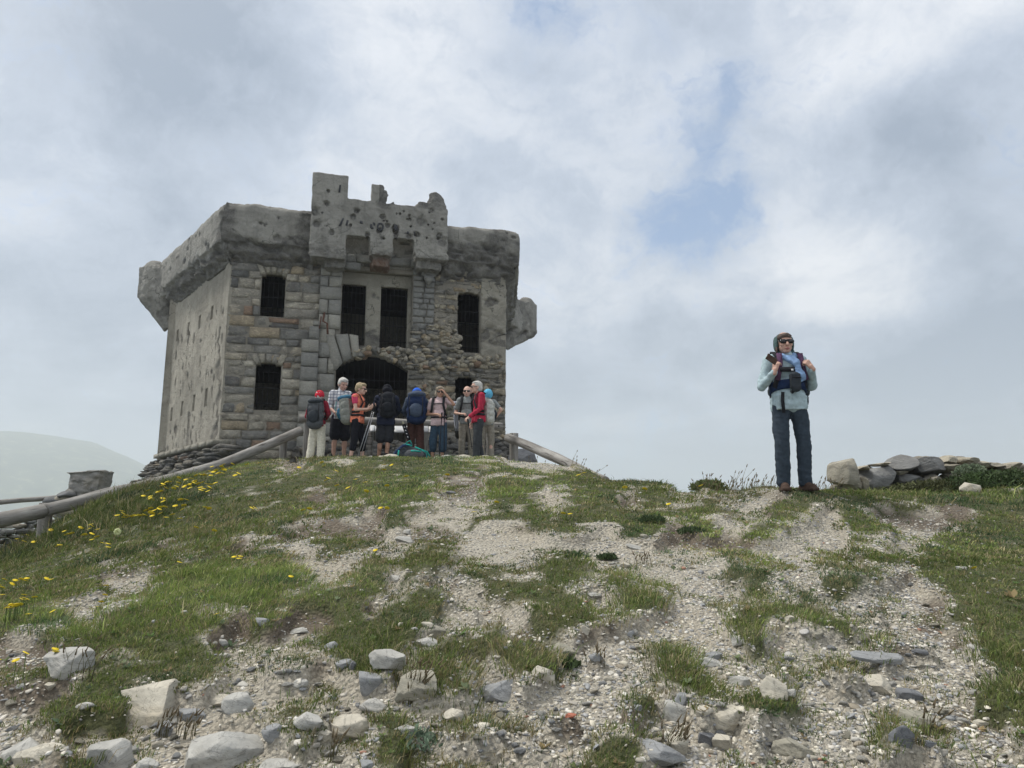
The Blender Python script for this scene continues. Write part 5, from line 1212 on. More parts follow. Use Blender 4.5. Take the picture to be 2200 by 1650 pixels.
BIG = [ # px, py(bottom), w, h, material, tilt, label
 (138, 1452, 116, 78, 'rock_pale', -.15, 'rounded pale grey boulder half sunk in the turf at the far left'),
 (302, 1562, 150, 112, 'rock_cream', .05, 'largest flat-topped pale boulder in the lower left gravel'),
 (350, 1582, 46, 44, 'rock_grey', .3, 'grey veined rock at the right foot of the largest lower left boulder'),
 (404, 1562, 70, 34, 'rock_grey', .1, 'flat grey rock right of the veined rock in the lower left'),
 (467, 1517, 52, 30, 'rock_cream', -.3, 'small tan slab tilted against a pale rock, lower left'),
 (505, 1537, 66, 46, 'rock_pale', .15, 'pale cracked rock beside the small tan slab, lower left'),
 (232, 1668, 92, 108, 'rock_pale', -.5, 'tall folded grey rock standing at the bottom edge, lower left'),
 (38, 1650, 120, 66, 'rock_pale', -.2, 'long pale slab at the bottom left corner of the slope'),
 (62, 1672, 110, 40, 'rock_cream', -.12, 'cream slab in front of the long pale slab, bottom left corner'),
 (446, 1668, 180, 104, 'rock_pale', -.45, 'long ribbed pale slab rising to the right at the bottom edge'),
 (302, 1664, 56, 32, 'rock_pale', 0, 'squarish pale rock at the bottom edge between the folded rock and the ribbed slab'),
 (178, 1542, 44, 20, 'rock_pale', .05, 'thin pale slab behind the folded grey rock, lower left'),
 (832, 1440, 84, 54, 'rock_pale', .15, 'striated pale rock at the edge of a grass cushion, centre left'),
 (845, 1434, 26, 14, 'rock_cream', 0, 'yellowish stone lying against the striated pale rock'),
 (930, 1374, 54, 26, 'rock_brown', -.15, 'brownish flat rock above the pair of pale stones, centre'),
 (914, 1392, 48, 22, 'rock_pale', -.12, 'pale flat stone below the brownish rock, centre'),
 (917, 1374, 26, 16, 'rock_cream', 0, 'yellow-cream stone wedged between the brownish rock and a pale stone'),
 (738, 1454, 40, 18, 'rock_grey', 0, 'small grey stone beside an upright dark flake, centre left'),
 (757, 1450, 16, 26, 'rock_dark', .5, 'upright dark flake of slate, centre left'),
 (790, 1494, 60, 62, 'rock_grey', .6, 'dark grey wedge leaning over small pale stones, lower centre left'),
 (798, 1538, 62, 32, 'rock_pale', .1, 'pale angular rock in front of the dark grey wedge'),
 (896, 1530, 98, 74, 'rock_brown', .1, 'broad olive-grey rock beside dark grass stems, lower centre'),
 (978, 1552, 52, 30, 'rock_cream', .1, 'cream oval stone right of the olive-grey rock, lower centre'),
 (742, 1590, 90, 60, 'rock_cream', .05, 'knobbly cream rock in the lower centre left'),
 (656, 1575, 66, 40, 'rock_pale', .3, 'pale grey slab half under dry grass, lower centre left'),
 (586, 1612, 52, 36, 'rock_grey', -.2, 'split blue-grey stone, lower left of centre'),
 (634, 1622, 30, 32, 'rock_brown', .2, 'upright brown stone next to a cream block, lower centre left'),
 (692, 1616, 42, 24, 'rock_cream', .05, 'cream block right of the upright brown stone'),
 (866, 1592, 44, 28, 'rock_pale', .05, 'pale rock behind the blue-green wormwood plant'),
 (600, 1668, 96, 30, 'rock_pale', 0, 'wide pale slab at the very bottom edge, left of centre'),
 (786, 1664, 40, 26, 'rock_grey', .1, 'grey stone at the bottom edge below the knobbly cream rock'),
 (1080, 1512, 90, 62, 'rock_grey', -.35, 'blue-grey wedge of rock in the gravel, bottom centre'),
 (1210, 1422, 56, 48, 'rock_brown', .25, 'triangular olive-grey rock beside a small green plant, centre right'),
 (1168, 1464, 56, 38, 'rock_cream', .5, 'pale stone with a cream edge tilted to the right, centre'),
 (1284, 1426, 36, 16, 'rock_grey', -.15, 'flat grey stone casting a dark underside, centre right'),
 (1354, 1370, 22, 18, 'rock_grey', 0, 'small blue-grey rounded stone on the open path'),
 (1258, 1374, 24, 26, 'rock_cream', .6, 'cream stone standing on edge beside a dry tuft'),
 (1468, 1546, 44, 82, 'rock_grey', .75, 'long grey slab leaning beside the leaning grass cushion, lower right'),
 (1462, 1552, 66, 52, 'rock_pale', .1, 'pale faceted rock in front of the long grey slab, lower right'),
 (1517, 1544, 40, 20, 'rock_cream', .1, 'small cream cobble right of the pale faceted rock'),
 (1508, 1558, 24, 18, 'rock_cream', 0, 'yellow cobble below the small cream cobble, lower right'),
 (1562, 1574, 104, 66, 'rock_cream', -.15, 'large pale rock with an orange stain, lower right'),
 (1424, 1488, 26, 24, 'rock_cream', -.3, 'bright cream stone left of the leaning grass cushion'),
 (1460, 1628, 56, 54, 'rock_cream', 0, 'cream-topped rock behind tall dark stems, bottom right'),
 (1518, 1612, 44, 42, 'rock_dark', .2, 'ribbed dark rock between two cream rocks, bottom right'),
 (1560, 1614, 56, 46, 'rock_cream', .2, 'cream rock right of the ribbed dark rock'),
 (1600, 1482, 60, 24, 'rock_pale', .05, 'flat pale rock behind the grass tuft, right of centre'),
 (1420, 1668, 120, 52, 'rock_grey', .2, 'grey slab emerging below the big grass cushion at the bottom edge'),
 (1227, 1552, 24, 12, 'rock_red', 0, 'red brick fragment in the gravel, bottom centre'),
 (1592, 1392, 54, 24, 'rock_pale', .4, 'pale slab lying diagonally on the open path'),
 (1526, 1436, 66, 20, 'rock_pale', .45, 'long pale slab above the leaning grass cushion'),
 (1538, 1422, 40, 20, 'rock_grey', .1, 'grey block behind the long pale slab'),
 (1368, 1528, 24, 18, 'rock_grey', 0, 'smooth blue-grey pebble near the grass cushion, bottom'),
 (1886, 1492, 116, 36, 'rock_cream', -.08, 'broad low boulder with a bright top edge on the right of the path'),
 (1966, 1512, 58, 30, 'rock_dark', .15, 'dark blue slate slab right of the broad low boulder'),
 (1948, 1634, 58, 90, 'rock_dark', .3, 'tall dark grey rock at the edge of a grass cushion, bottom right'),
 (1846, 1370, 46, 22, 'rock_brown', .05, 'grey-green block under the edge of a turf step, right'),
 (1758, 1374, 32, 24, 'rock_brown', 0, 'squarish olive stone below the turf step, right'),
 (1700, 1348, 24, 20, 'rock_cream', 0, 'rounded cream stone at the left end of the turf step'),
 (2112, 1566, 42, 16, 'rock_cream', .15, 'flat cream stone at the far right edge of the path'),
 (2002, 1606, 28, 16, 'rock_dark', .3, 'small dark stone right of the tall dark grey rock'),
 (1900, 1428, 120, 18, 'rock_grey', .08, 'long flat grey ledge rock behind a thin tuft, right'),
 (1986, 1426, 44, 14, 'rock_dark', .15, 'dark flat slate at the right end of the grey ledge rock'),
 (1884, 1458, 34, 12, 'rock_brown', 0, 'narrow brown slab above the broad low boulder'),
 (1706, 1632, 96, 48, 'rock_brown', .45, 'long olive slab sloping to the right at the bottom edge, right'),
 (1972, 1562, 90, 34, 'rock_brown', .3, 'flat buff slab behind the tall dark grey rock'),
 (1672, 1506, 66, 60, 'rock_cream', .4, 'orange-edged pale rock beside a grass tuft, right of centre'),
 (1700, 1498, 24, 24, 'rock_pale', 0, 'small white stone resting in the tuft beside the orange-edged rock'),
 (1345, 1222, 26, 16, 'rock_cream', .1, 'pale rounded stone on the upper path'),
 (870, 1150, 32, 14, 'rock_pale', 0, 'upper of two pale flat stones on the bare bank, centre'),
 (868, 1165, 40, 16, 'rock_pale', .1, 'lower of two pale flat stones on the bare bank, centre'),
 (958, 1061, 42, 9, 'rock_dark', .1, 'dark flat stone in the turf below the walkers'),
 (2092, 1062, 46, 34, 'rock_cream', .05, 'rounded tan boulder in front of the dark bush, right'),
 (395, 1320, 16, 12, 'rock_pale', 0, 'small white stone alone in the green turf on the left'),
 (478, 1396, 22, 18, 'rock_pale', .2, 'white stone at the lower end of the grassy patch, left'),
 (480, 1416, 26, 14, 'rock_pale', 0, 'white stone just below its twin at the gravel edge, left'),
 (100, 1490, 26, 20, 'rock_cream', 0, 'white angular stone in the lower left grass'),
 (35, 1498, 26, 14, 'rock_pale', 0, 'low white stone near the left edge'),
 (852, 1252, 34, 18, 'rock_pale', .05, 'pale layered stone in the middle of the turf, centre'),
 (1270, 1298, 50, 14, 'rock_pale', .2, 'flat white slab below the central grass cushion'),
 (1382, 1160, 22, 14, 'rock_brown', 0, 'brown stone at the top of the open path'),
 (1372, 1186, 54, 14, 'rock_pale', .3, 'long pale slab on the upper path'),
 (2068, 1228, 34, 9, 'rock_pale', 0, 'flat white stone in the grass at the right'),
 (710, 1396, 28, 16, 'rock_grey', -.2, 'small grey flake leaning on turf, centre left'),
 (562, 1350, 34, 18, 'rock_grey', 0, 'grey rounded rock in the upper gravel strip, left of centre'),
 (640, 1362, 50, 14, 'rock_pale', -.2, 'thin pale slab in the gravel strip, left of centre'),
 (635, 1484, 46, 22, 'rock_pale', 0, 'pale flat rock between two tufts, left of centre'),
]
for i, (x, y, w, h, mt, tl, lb) in enumerate(BIG):
    boulder('rock', x, y, w, h, mt, lb, 'rock', 'rocks lying on the slope', seed=2000 + i, sub=4 if w > 80 else 3, tilt=tl * .7, strat=.012 if w > 60 else 0)
# medium stones nobody would tell apart
rr_ = random.Random(77); proto = []
for i in range(10):
    V, T_ = rock_shape(3000 + i, 2, 8, (.5, .85), .06); V = V / np.abs(V).max(0); me = mesh_from('stone', V, T_, M[('rock_pale', 'rock_grey', 'rock_cream', 'rock_pale', 'rock_brown')[i % 5]], None, False); proto.append(me)
cnt = 0
while cnt < 190:
    x, y = rr_.uniform(0, 2200), 1180 + 470 * rr_.random() ** .7; p = ground_at(x, y); g_, s_, _ = cover(np.array([p[0]]), np.array([p[1]]), z_smooth([p[0]], [p[1]]))
    if g_[0] > .35: continue
    o = proto[cnt % 10] if cnt < 10 else proto[cnt % 10].copy()
    if cnt >= 10: COL.objects.link(o)
    s = rr_.uniform(.013, .027) * (1 + .03 * p[1]); o.scale = (s, s * rr_.uniform(.5, .9), s * rr_.uniform(.3, .6)); o.rotation_euler = (rr_.uniform(-.2, .5), rr_.uniform(-.3, .3), rr_.uniform(0, 6)); o.location = (p[0], p[1], p[2] + .25 * s)
    tag(o, 'fist-sized loose angular stone lying in the gravel', 'stone', 'loose fist-sized stones in the gravel'); cnt += 1
# pale edging stones at the walkers' feet
er = random.Random(31); n = 0
for i in range(46):
    t = i / 45; x = 800 + 480 * t + er.uniform(-6, 6); y = (1003 + (8 if x > 930 else 0) * 1.0 + max(0, x - 1080) * .13) + er.uniform(-4, 4); Y = 15.4 if x < 1080 else 15.4 - (x - 1080) / 200 * 1.8
    if 850 < x < 915: continue
    if x < 850: y = 1003
    q = A_(x, y, Y); z = gz(q[0], q[1]); s = er.uniform(.09, .2) * (1.15 if x < 1110 else .7); V, T_ = rock_shape(4000 + i, 2, 7, (.55, .9), .05)
    o = mesh_from('edging_stone', V * (s, s * .8, s * .5), T_, M['rock_cream' if i % 3 else 'rock_pale'], None, False, loc=(q[0], q[1], z + s * .25)); o.rotation_euler = (0, 0, er.uniform(0, 6))
    tag(o, 'pale rounded edging stone in the row at the feet of the walkers', 'stone', 'pale edging stones below the walkers'); n += 1

# bush at the right and small plants
def bush(name, cen, rad_, n, col, lsize, label, cat, seed, upright=.2):
    r = np.random.default_rng(seed); d = r.normal(size=(n, 3)); d /= np.linalg.norm(d, axis=1)[:, None]; d[:, 2] = np.abs(d[:, 2]) * 1.0 - .1
    rr = (.45 + .55 * r.random(n) ** .5) * (1 + .35 * fbm(d[:, 0] * 2.2, d[:, 1] * 2.2, d[:, 2] * 2.2 + seed, 3)); P = d * rr[:, None] * np.asarray(rad_)
    a = r.normal(size=(n, 3)); a[:, 2] = np.abs(a[:, 2]) + upright; a /= np.linalg.norm(a, axis=1)[:, None]; b_ = np.cross(a, r.normal(size=(n, 3))); b_ /= np.linalg.norm(b_, axis=1)[:, None]
    L_ = lsize * r.uniform(.6, 1.4, n)[:, None]; V = np.stack([P, P + a * L_ * .5 + b_ * L_ * .22, P + a * L_, P + a * L_ * .5 - b_ * L_ * .22], 1).reshape(-1, 3)
    Q = np.arange(n)[:, None] * 4 + np.arange(4); c = np.array(col) * (r.uniform(.55, 1.25, (n, 1)) * (.85 + .5 * fbm(P[:, 0:1] * 6, P[:, 1:2] * 6, P[:, 2:3] * 6, 2)))
    g = Geo(); g.add(V, Q, col=np.repeat(c, 4, 0)); o = g.build(name, M['grass'], None, False); o.location = cen; tag(o, label, cat); return o
p = ground_at(2075, 1062); q = A_(2140, 1034, 9.15)
bush('bush', (q[0], q[1], q[2] - .12), (.62, .4, .27), 5200, (.075, .115, .045), .05, 'dark green low bush growing over the right end of the ruined wall', 'bush', 5)
q = A_(2000, 1050, 9.2); bush('bush', (q[0], q[1], q[2] - .05), (.5, .25, .14), 3500, (.11, .12, .055), .04, 'thin olive scrub along the foot of the ruined wall', 'bush', 6)
q = A_(2085, 1012, 9.35); bush('bush', (q[0], q[1], q[2] - .03), (.16, .2, .12), 1200, (.20, .25, .16), .035, 'pale grey-green sprig on the ruined wall beside the dark bush', 'bush', 8)
q = ground_at(1530, 1052); bush('shrub', (q[0], q[1] + .15, q[2]), (.20, .2, .10), 1800, (.14, .17, .07), .04, 'small green shrub on the skyline left of the lone walker', 'shrub', 7)
for i, (x, y, w, lb) in enumerate(((877, 1602, .11, 'blue-green wormwood plant among the stones, bottom centre'), (1486, 1152, .10, 'dark plant hanging on the earth bank below the crest, upper one to the right'), (1400, 1122, .09, 'dark plant at the left end of the earth bank'), (1215, 1436, .05, 'little dark plant in front of the triangular rock'), (1305, 1204, .06, 'dark seedling clump on the upper path'), (1325, 1290, .0, ''))):
    if not lb: continue
    q = ground_at(x, y); col = (.17, .24, .17) if i == 0 else (.075, .11, .05)
    bush('plant', (q[0], q[1], q[2]), (w * 1.25, w, w * .55), 420, col, .03 if i else .022, lb, 'plant', 40 + i, .6)
# tall seed stems against the sky and along the slope
def stems():
    r = np.random.default_rng(3); g = Geo(); spots = []
    for (x0, x1, y, Y, n, h0, h1) in ((1225, 1350, 1024, 14.5, 90, .12, .38), (1130, 1215, 1008, 16, 36, .12, .3), (1500, 1670, 1052, 8.9, 80, .04, .15), (1570, 1600, 1052, 8.9, 5, .2, .34), (1740, 1800, 1054, 8.9, 22, .05, .14), (230, 330, 1062, 13.2, 60, .1, .25), (2100, 2200, 1015, 9.3, 18, .08, .22),
                              (870, 915, 1520, 0, 26, .06, .13), (1420, 1475, 1625, 0, 20, .05, .12), (330, 420, 1590, 0, 26, .04, .10), (130, 200, 1465, 0, 12, .08, .14), (1360, 1400, 1215, 0, 10, .03, .07), (1240, 1300, 1440, 0, 8, .03, .06), (1980, 2010, 1590, 0, 10, .05, .12), (700, 720, 1640, 0, 8, .05, .1)):
        for i in range(n):
            x = r.uniform(x0, x1); p = ground_at(x, y) if Y == 0 else A_(x, y, Y + r.uniform(-.4, .4)); z = gz(p[0], p[1]); h = r.uniform(h0, h1); lx, ly = r.normal(.25, .25) * h, r.normal(0, .2) * h
            P = [np.array((p[0], p[1], z - .02)), np.array((p[0] + lx * .3, p[1] + ly * .3, z + h * .6)), np.array((p[0] + lx, p[1] + ly, z + h))]
            w = .0012 + .00022 * p[1]; tube(g, P, [w, w * .8, w * .5], 3, col=(.17, .16, .09)); tube(g, [P[2], P[2] + unit(P[2] - P[1]) * .035], [w * 2.2, w * .8], 4, col=(.20, .16, .10))
    o = g.build('tall_grass', M['grass'], None, False); tag(o, 'sparse dry seed stems standing up along the skyline and between the stones', 'grass', kind='stuff')
stems()
# yellow flowers
def flower_mesh(kind, seed):
    r = random.Random(seed); g = Geo(); tube(g, [(0, 0, 0), (.006, 0, .5), (.0, 0, 1.0)], .05, 4); return g
FL = """173,887 40,902 50,905 92,897 107,903 66,938 74,957 79,977 94,970 75,982 50,1000 56,1020 63,1023 10,1040 13,1112 44,1118 47,1158 50,1176 46,1140 30,1268 8,1256 3,1290 52,1266 45,1300 98,1260 107,1156 152,1158 172,1144 193,1143 178,1160 206,1167 208,1151 180,1165 126,1188 218,1186 230,1187
226,1272 224,1293 215,1314 207,1320 110,1340 464,1340 624,1254 384,1222 515,1210 502,1208 512,1217 420,1153 448,1107 540,1102 355,1131 369,1119 353,1102 386,1088 375,1100 393,1100 250,1123 263,1117 275,1122 290,1124 298,1119 313,1110 322,1115 330,1112 340,1111 349,1082 316,1065 340,1070 322,1076 349,1050 356,1058 372,1062 385,1090 394,1101 405,1054 415,1050 420,1033 436,1059 449,1058 462,1048 398,1043 410,1040 425,1052 430,1068 470,1024 478,1019 463,1022 466,1026 452,1031 440,1028 455,1005 480,1003 494,1018 530,1004 504,1034 395,1055 382,1048 363,1046
600,1018 642,1009 696,1007 691,1003 722,1019 723,1050 747,1057 764,1037 785,1042 787,1067 824,1007 825,1016 841,1005 873,1029 786,1062 806,1196 1084,1034 1067,1090 1018,1117 1243,1026 1255,1026 1225,1113 1210,1118 1343,1058 1386,1063 1437,1095 1506,1053 1547,1049 961,1024 2168,1018 2185,1031 2196,1030 2096,1243 831,1054 700,1036 705,1035 817,1105 831,1106 650,1106 664,1106"""
pet = Geo(); r_ = random.Random(5)
for k in range(13):
    a = k / 13 * 2 * math.pi; c_, s_ = math.cos(a), math.sin(a); hexa(pet, [(0 + .1 * s_, -.1 * c_, 0), (c_ + .22 * s_, s_ - .22 * c_, .12), (c_ - .22 * s_, s_ + .22 * c_, .12), (-.1 * s_, .1 * c_, 0), (0, 0, .12), (c_ * .95, s_ * .95, .2), (c_ * .93, s_ * .95, .2), (0, 0, .13)])
ellipsoid(pet, (0, 0, .12), (.35, .35, .16), None, 8, 4)
head_me = pet.build('flower_head', M['petal'], None, False); head_me.hide_render = False
stg = Geo(); tube(stg, [(0, 0, 0), (.01, 0, .5), (0, 0, 1)], .035, 4); stem_o = stg.build('stem', M['stem'], None, False)
fl_src = None; fi = 0; FLT = FL.split(); BK = [t for t in FLT if float(t.split(',')[0]) < 560 and float(t.split(',')[1]) < 1190 or float(t.split(',')[0]) < 110]
FLT += ['%f,%f' % (float(t.split(',')[0]) + r_.gauss(0, 14), float(t.split(',')[1]) + r_.gauss(0, 5)) for t in BK if r_.random() < .9]
for tok in FLT:
    x, y = map(float, tok.split(',')); p = ground_at(x, y + 5); Y = p[1]; s = max(.017, min(.034, 5.6 * Y / F / 1.0)); hgt = .05 + .03 * r_.random()
    if x < 520 and y < 1200: hgt += .03
    zone = ('in the thick patch on the left bank' if x < 560 and y < 1180 else 'near the left edge of the slope' if x < 560 else 'on the turf below the walkers' if y < 1130 and x < 1000 else 'scattered on the right half of the slope' if x >= 1000 else 'alone in the central turf')
    e = empty('yellow_flower', (p[0], p[1], p[2]), r_.uniform(0, 6)); tag(e, 'small yellow dandelion-like flower ' + zone, 'flower', 'yellow flowers ' + zone)
    hd_ = head_me if fi == 0 else head_me.copy(); st_ = stem_o if fi == 0 else stem_o.copy()
    if fi: COL.objects.link(hd_); COL.objects.link(st_)
    hd_.parent = e; st_.parent = e; hd_.location = (0, 0, hgt); hd_.scale = (s, s, s); hd_.rotation_euler = (r_.uniform(-.5, .5), r_.uniform(-.5, .5), 0); st_.scale = (.06, .06, hgt); fi += 1
q = ground_at(250, 1165); e = empty('cream_flower', q); tag(e, 'single cream flower head standing in the green turf on the left', 'flower')
g = Geo(); rr3 = np.random.default_rng(2)
for i in range(40): d = unit(rr3.normal(size=3)); ellipsoid(g, d * .032 + (0, 0, .09), (.009, .009, .009), None, 6, 3)
g.build('flower_head', M['palepetal'], e); g = Geo(); tube(g, [(0, 0, 0), (0, 0, .07)], .004, 5); g.build('stem', M['stem'], e)
# information panel on its low timber lectern
c = A_(866, 918, 16.95); e = empty('information_board', (c[0], c[1], gz(c[0], c[1]))); tag(e, 'low slanting information board with pale panels behind the walkers', 'board'); lo = lambda x, y, Y: A_(x, y, Y) - np.array(e.location)
def panel(x0, x1, y0, y1):
    g = Geo(); P = [lo(x0, y1, 16.75), lo(x1, y1, 16.75), lo(x1 - 0, y0, 17.1), lo(x0 - 0, y0, 17.1)]; hexa(g, [p_ - (0, 0, .03) for p_ in P] + P); g.build('panel', M['board'], e)
panel(794, 805, 913, 925); panel(806, 920, 915, 927); panel(921, 934, 916, 927)
for x in (797, 930):
    g = Geo(); t = lo(x, 922, 16.95); box(g, (t[0], t[1], t[2] / 2 - .1), (.10, .12, t[2] + .1)); g.build('leg', M['wood'], e)
for ob in [o for o in COL.objects if o.name.startswith('panel')]: pass
# ------------------------------------------------------------------ walkers
def rz2(v, a): c, s = math.cos(a), math.sin(a); return np.array((v[0] * c - v[1] * s, v[0] * s + v[1] * c, v[2]))
def hand(g, w, d, n, side, curl=.6, k=1.0, spread=.012):
    """palm, four jointed fingers and a thumb leaving the side of the palm; d along the forearm, n the way the palm faces"""
    w = np.asarray(w, float); d = unit(d); n = unit(np.asarray(n, float) - d * np.dot(n, d)); l = np.cross(d, n) * side
    capsule(g, w - d * .02 * k, w + d * .02 * k, .024 * k, .026 * k)
    for i, (o, L_) in enumerate(((-.030, .060), (-.010, .070), (.011, .066), (.030, .052))):
        kn = w + d * (.085 - .004 * abs(i - 1)) * k + l * o * k
        capsule(g, w + d * .015 * k + l * o * .55 * k, kn, .0125 * k, .0115 * k, 8, 3)
        p = kn; a = curl * .55; r = .0095
        for q, fr in enumerate((.45, .32, .25)):
            dd = unit(d * math.cos(a) + n * math.sin(a) + l * o * spread * 20 * (1 if q == 0 else .3)); e = p + dd * L_ * 1.25 * fr * k
            capsule(g, p, e, r * k, (r - .001) * k, 8, 3); p = e; a += curl * .85; r -= .001
    t0 = w + d * .022 * k - l * .026 * k + n * .006 * k; t1 = t0 + unit(d * .75 - l * .6 + n * .5 * (.4 + curl)) * .042 * k; t2 = t1 + unit(d * .9 - l * .1 + n * .6 * curl) * .034 * k
    capsule(g, t0, t1, .0135 * k, .0115 * k, 8, 3); capsule(g, t1, t2, .0115 * k, .009 * k, 8, 3)
def person(px, Y, yaw, H, J, label, kind, foot_py=None, zoff=0.0, detail=.0075):
    """J: overrides for joints in the body frame (facing -y, own left +x), metres for a 1.70 m figure"""
    H = H * (1.035 if Y > 12 else 1.0); k = H / 1.70; P = at(px, 900, Y); z = gz(P[0], P[1]) + zoff
    if foot_py: z = at(px, foot_py, Y)[2]
    root = empty('person', (P[0], P[1], z), 0.0); tag(root, label, 'person')
    D = dict(head=(0, -.03, 1.585), neck=(0, .0, 1.46), chest=(0, .01, 1.28), waist=(0, .0, 1.08), pelvis=(0, 0, .93), shL=(.165, .02, 1.395), shR=(-.165, .02, 1.395), elL=(.23, .04, 1.12), elR=(-.23, .04, 1.12),
             wrL=(.24, -.06, .89), wrR=(-.24, -.06, .89), hipL=(.085, 0, .90), hipR=(-.085, 0, .90), knL=(.10, -.02, .48), knR=(-.10, -.02, .48), anL=(.11, .02, .085), anR=(-.11, .02, .085))
    D.update({a: b_ for a, b_ in J.items() if a in D}); a = rad(yaw)
    j = {n: rz2(np.array(v, float) * k, a) for n, v in D.items()}; fw = rz2((0, -1, 0), a); lf = rz2((1, 0, 0), a); up = np.array((0, 0, 1.))
    hy = rad(J.get('head_yaw', yaw)); hp = rad(J.get('head_pitch', 0)); R = rotm(rz=hy) @ rotm(rx=hp)
    hf = lambda v: j['head'] + R @ (np.array(v, float) * k * J.get('hs', 1.13))
    kh = k * J.get('hs', 1.13); S = dict(root=root, j=j, k=k, kh=kh, fw=fw, lf=lf, up=up, hf=hf, R=R, a=a, J=J, d=detail)
    return S
def head_geo(g, S, jaw=1.0):
    hf, k, R = S['hf'], S['kh'], S['R']
    ellipsoid(g, hf((0, .012, .025)), np.array((.074, .090, .088)) * k, R); ellipsoid(g, hf((0, -.022, -.035)), np.array((.060 * jaw, .064, .070)) * k, R)
    ellipsoid(g, hf((0, -.058, -.082)), np.array((.028 * jaw, .024, .020)) * k, R)
    capsule(g, hf((0, -.080, .012)), hf((0, -.103, -.028)), .009 * k, .014 * k); ellipsoid(g, hf((0, -.092, -.033)), np.array((.017, .012, .008)) * k, R)
    for s in (-1, 1):
        ellipsoid(g, hf((s * .075, .012, -.012)), np.array((.010, .020, .031)) * k, R); ellipsoid(g, hf((s * .036, -.066, -.022)), np.array((.022, .018, .022)) * k, R)
    capsule(g, hf((-.038, -.076, .030)), hf((.038, -.076, .030)), .009 * k, .009 * k)
    capsule(g, hf((-.018, -.083, -.058)), hf((.018, -.083, -.058)), .0065 * k, .0065 * k)
def body(S, skin, sleeves_bare=True):
    g = Geo(); j, k = S['j'], S['k']; head_geo(g, S)
    capsule(g, j['neck'] - S['up'] * .05 * k, S['hf']((0, .015, -.055)), .056 * k, .050 * k)
    capsule(g, j['shL'], j['shR'], .05 * k, .05 * k); capsule(g, j['chest'], j['neck'], .10 * k, .06 * k)
    ellipsoid(g, j['chest'], np.array((.135, .095, .15)) * k, rotm(rz=S['a'])); ellipsoid(g, (j['waist'] + j['pelvis']) / 2, np.array((.125, .09, .17)) * k, rotm(rz=S['a']))
    for s in 'LR':
        capsule(g, j['sh' + s], j['el' + s], .046 * k, .037 * k); capsule(g, j['el' + s], j['wr' + s], .037 * k, .025 * k)
        capsule(g, j['hip' + s], j['kn' + s], .082 * k, .053 * k); capsule(g, j['kn' + s], j['an' + s], .052 * k, .034 * k)
        c = j['kn' + s] * .7 + j['an' + s] * .3; ellipsoid(g, c - S['fw'] * .018 * k, np.array((.048, .05, .10)) * k)
        capsule(g, j['an' + s] - S['up'] * .02 * k, j['an' + s] + S['fw'] * .10 * k - S['up'] * .06 * k, .030 * k, .018 * k)
        dv = unit(j['wr' + s] - j['el' + s]); hd = S['J'].get('hand' + s, {}); d_ = rz2(hd['d'], S['a']) if 'd' in hd else dv; n_ = rz2(hd['n'], S['a']) if 'n' in hd else (S['lf'] * (-1 if s == 'L' else 1))
        hand(g, j['wr' + s], d_, n_, 1 if s == 'L' else -1, hd.get('curl', .5), k)
    return solid('body', g, skin, S['root'], S['d'], 2)
def folds(amp=.006, sx=9, sz=5, seed=0):
    def f(co, no):
        n = fbm(co[:, 0] * sx + seed, co[:, 1] * sx, co[:, 2] * sz + .6 * co[:, 0] * sx, 4)
        r = 1 - np.abs(fbm(co[:, 0] * sx * .7 + seed, co[:, 1] * sx * .7, co[:, 2] * sz * 2.2 + co[:, 0] * sx * .8, 3)) * 3.2      # sharp creases
        return amp * (n * 1.3 + .45 * np.clip(r, -.5, 1))
    return f
def top(S, mat, sleeve='long', name='jacket', hem=.86, bulk=1.0, seed=0, collar=False):
    g = Geo(); j, k = S['j'], S['k']; up = S['up']; Rz = rotm(rz=S['a']); b = bulk
    capsule(g, j['shL'], j['shR'], .066 * k * b, .066 * k * b); capsule(g, j['chest'], j['neck'] - up * .01 * k, .13 * k * b, .072 * k)
    for c, r in ((j['chest'], (.172, .125, .17)), (j['waist'], (.158, .118, .17)), (j['waist'] * .35 + j['pelvis'] * .65, (.168, .128, .16))): ellipsoid(g, c, np.array(r) * k * b, Rz)
    c = j['pelvis'].copy(); c[2] = (hem + .07) * k; box(g, c, np.array((.30, .225, .14)) * k * b, Rz); ellipsoid(g, c, np.array((.172, .134, .10)) * k * b, Rz)
    for s in 'LR':
        if sleeve == 'long': capsule(g, j['sh' + s], j['el' + s], .064 * k * b, .053 * k * b); capsule(g, j['el' + s], j['wr' + s] * .93 + j['el' + s] * .07, .053 * k * b, .037 * k)
        elif sleeve == 'short': capsule(g, j['sh' + s], j['sh' + s] * .42 + j['el' + s] * .58, .066 * k * b, .062 * k)
        elif sleeve == 'rolled': capsule(g, j['sh' + s], j['el' + s], .062 * k * b, .052 * k); capsule(g, j['el' + s], j['el' + s] * .7 + j['wr' + s] * .3, .052 * k, .047 * k)
    if collar: capsule(g, j['neck'] - up * .02, j['neck'] + up * .018 * k, .066 * k, .062 * k)
    return solid(name, g, mat, S['root'], .011, 3, folds(.012, 7, 6, seed))
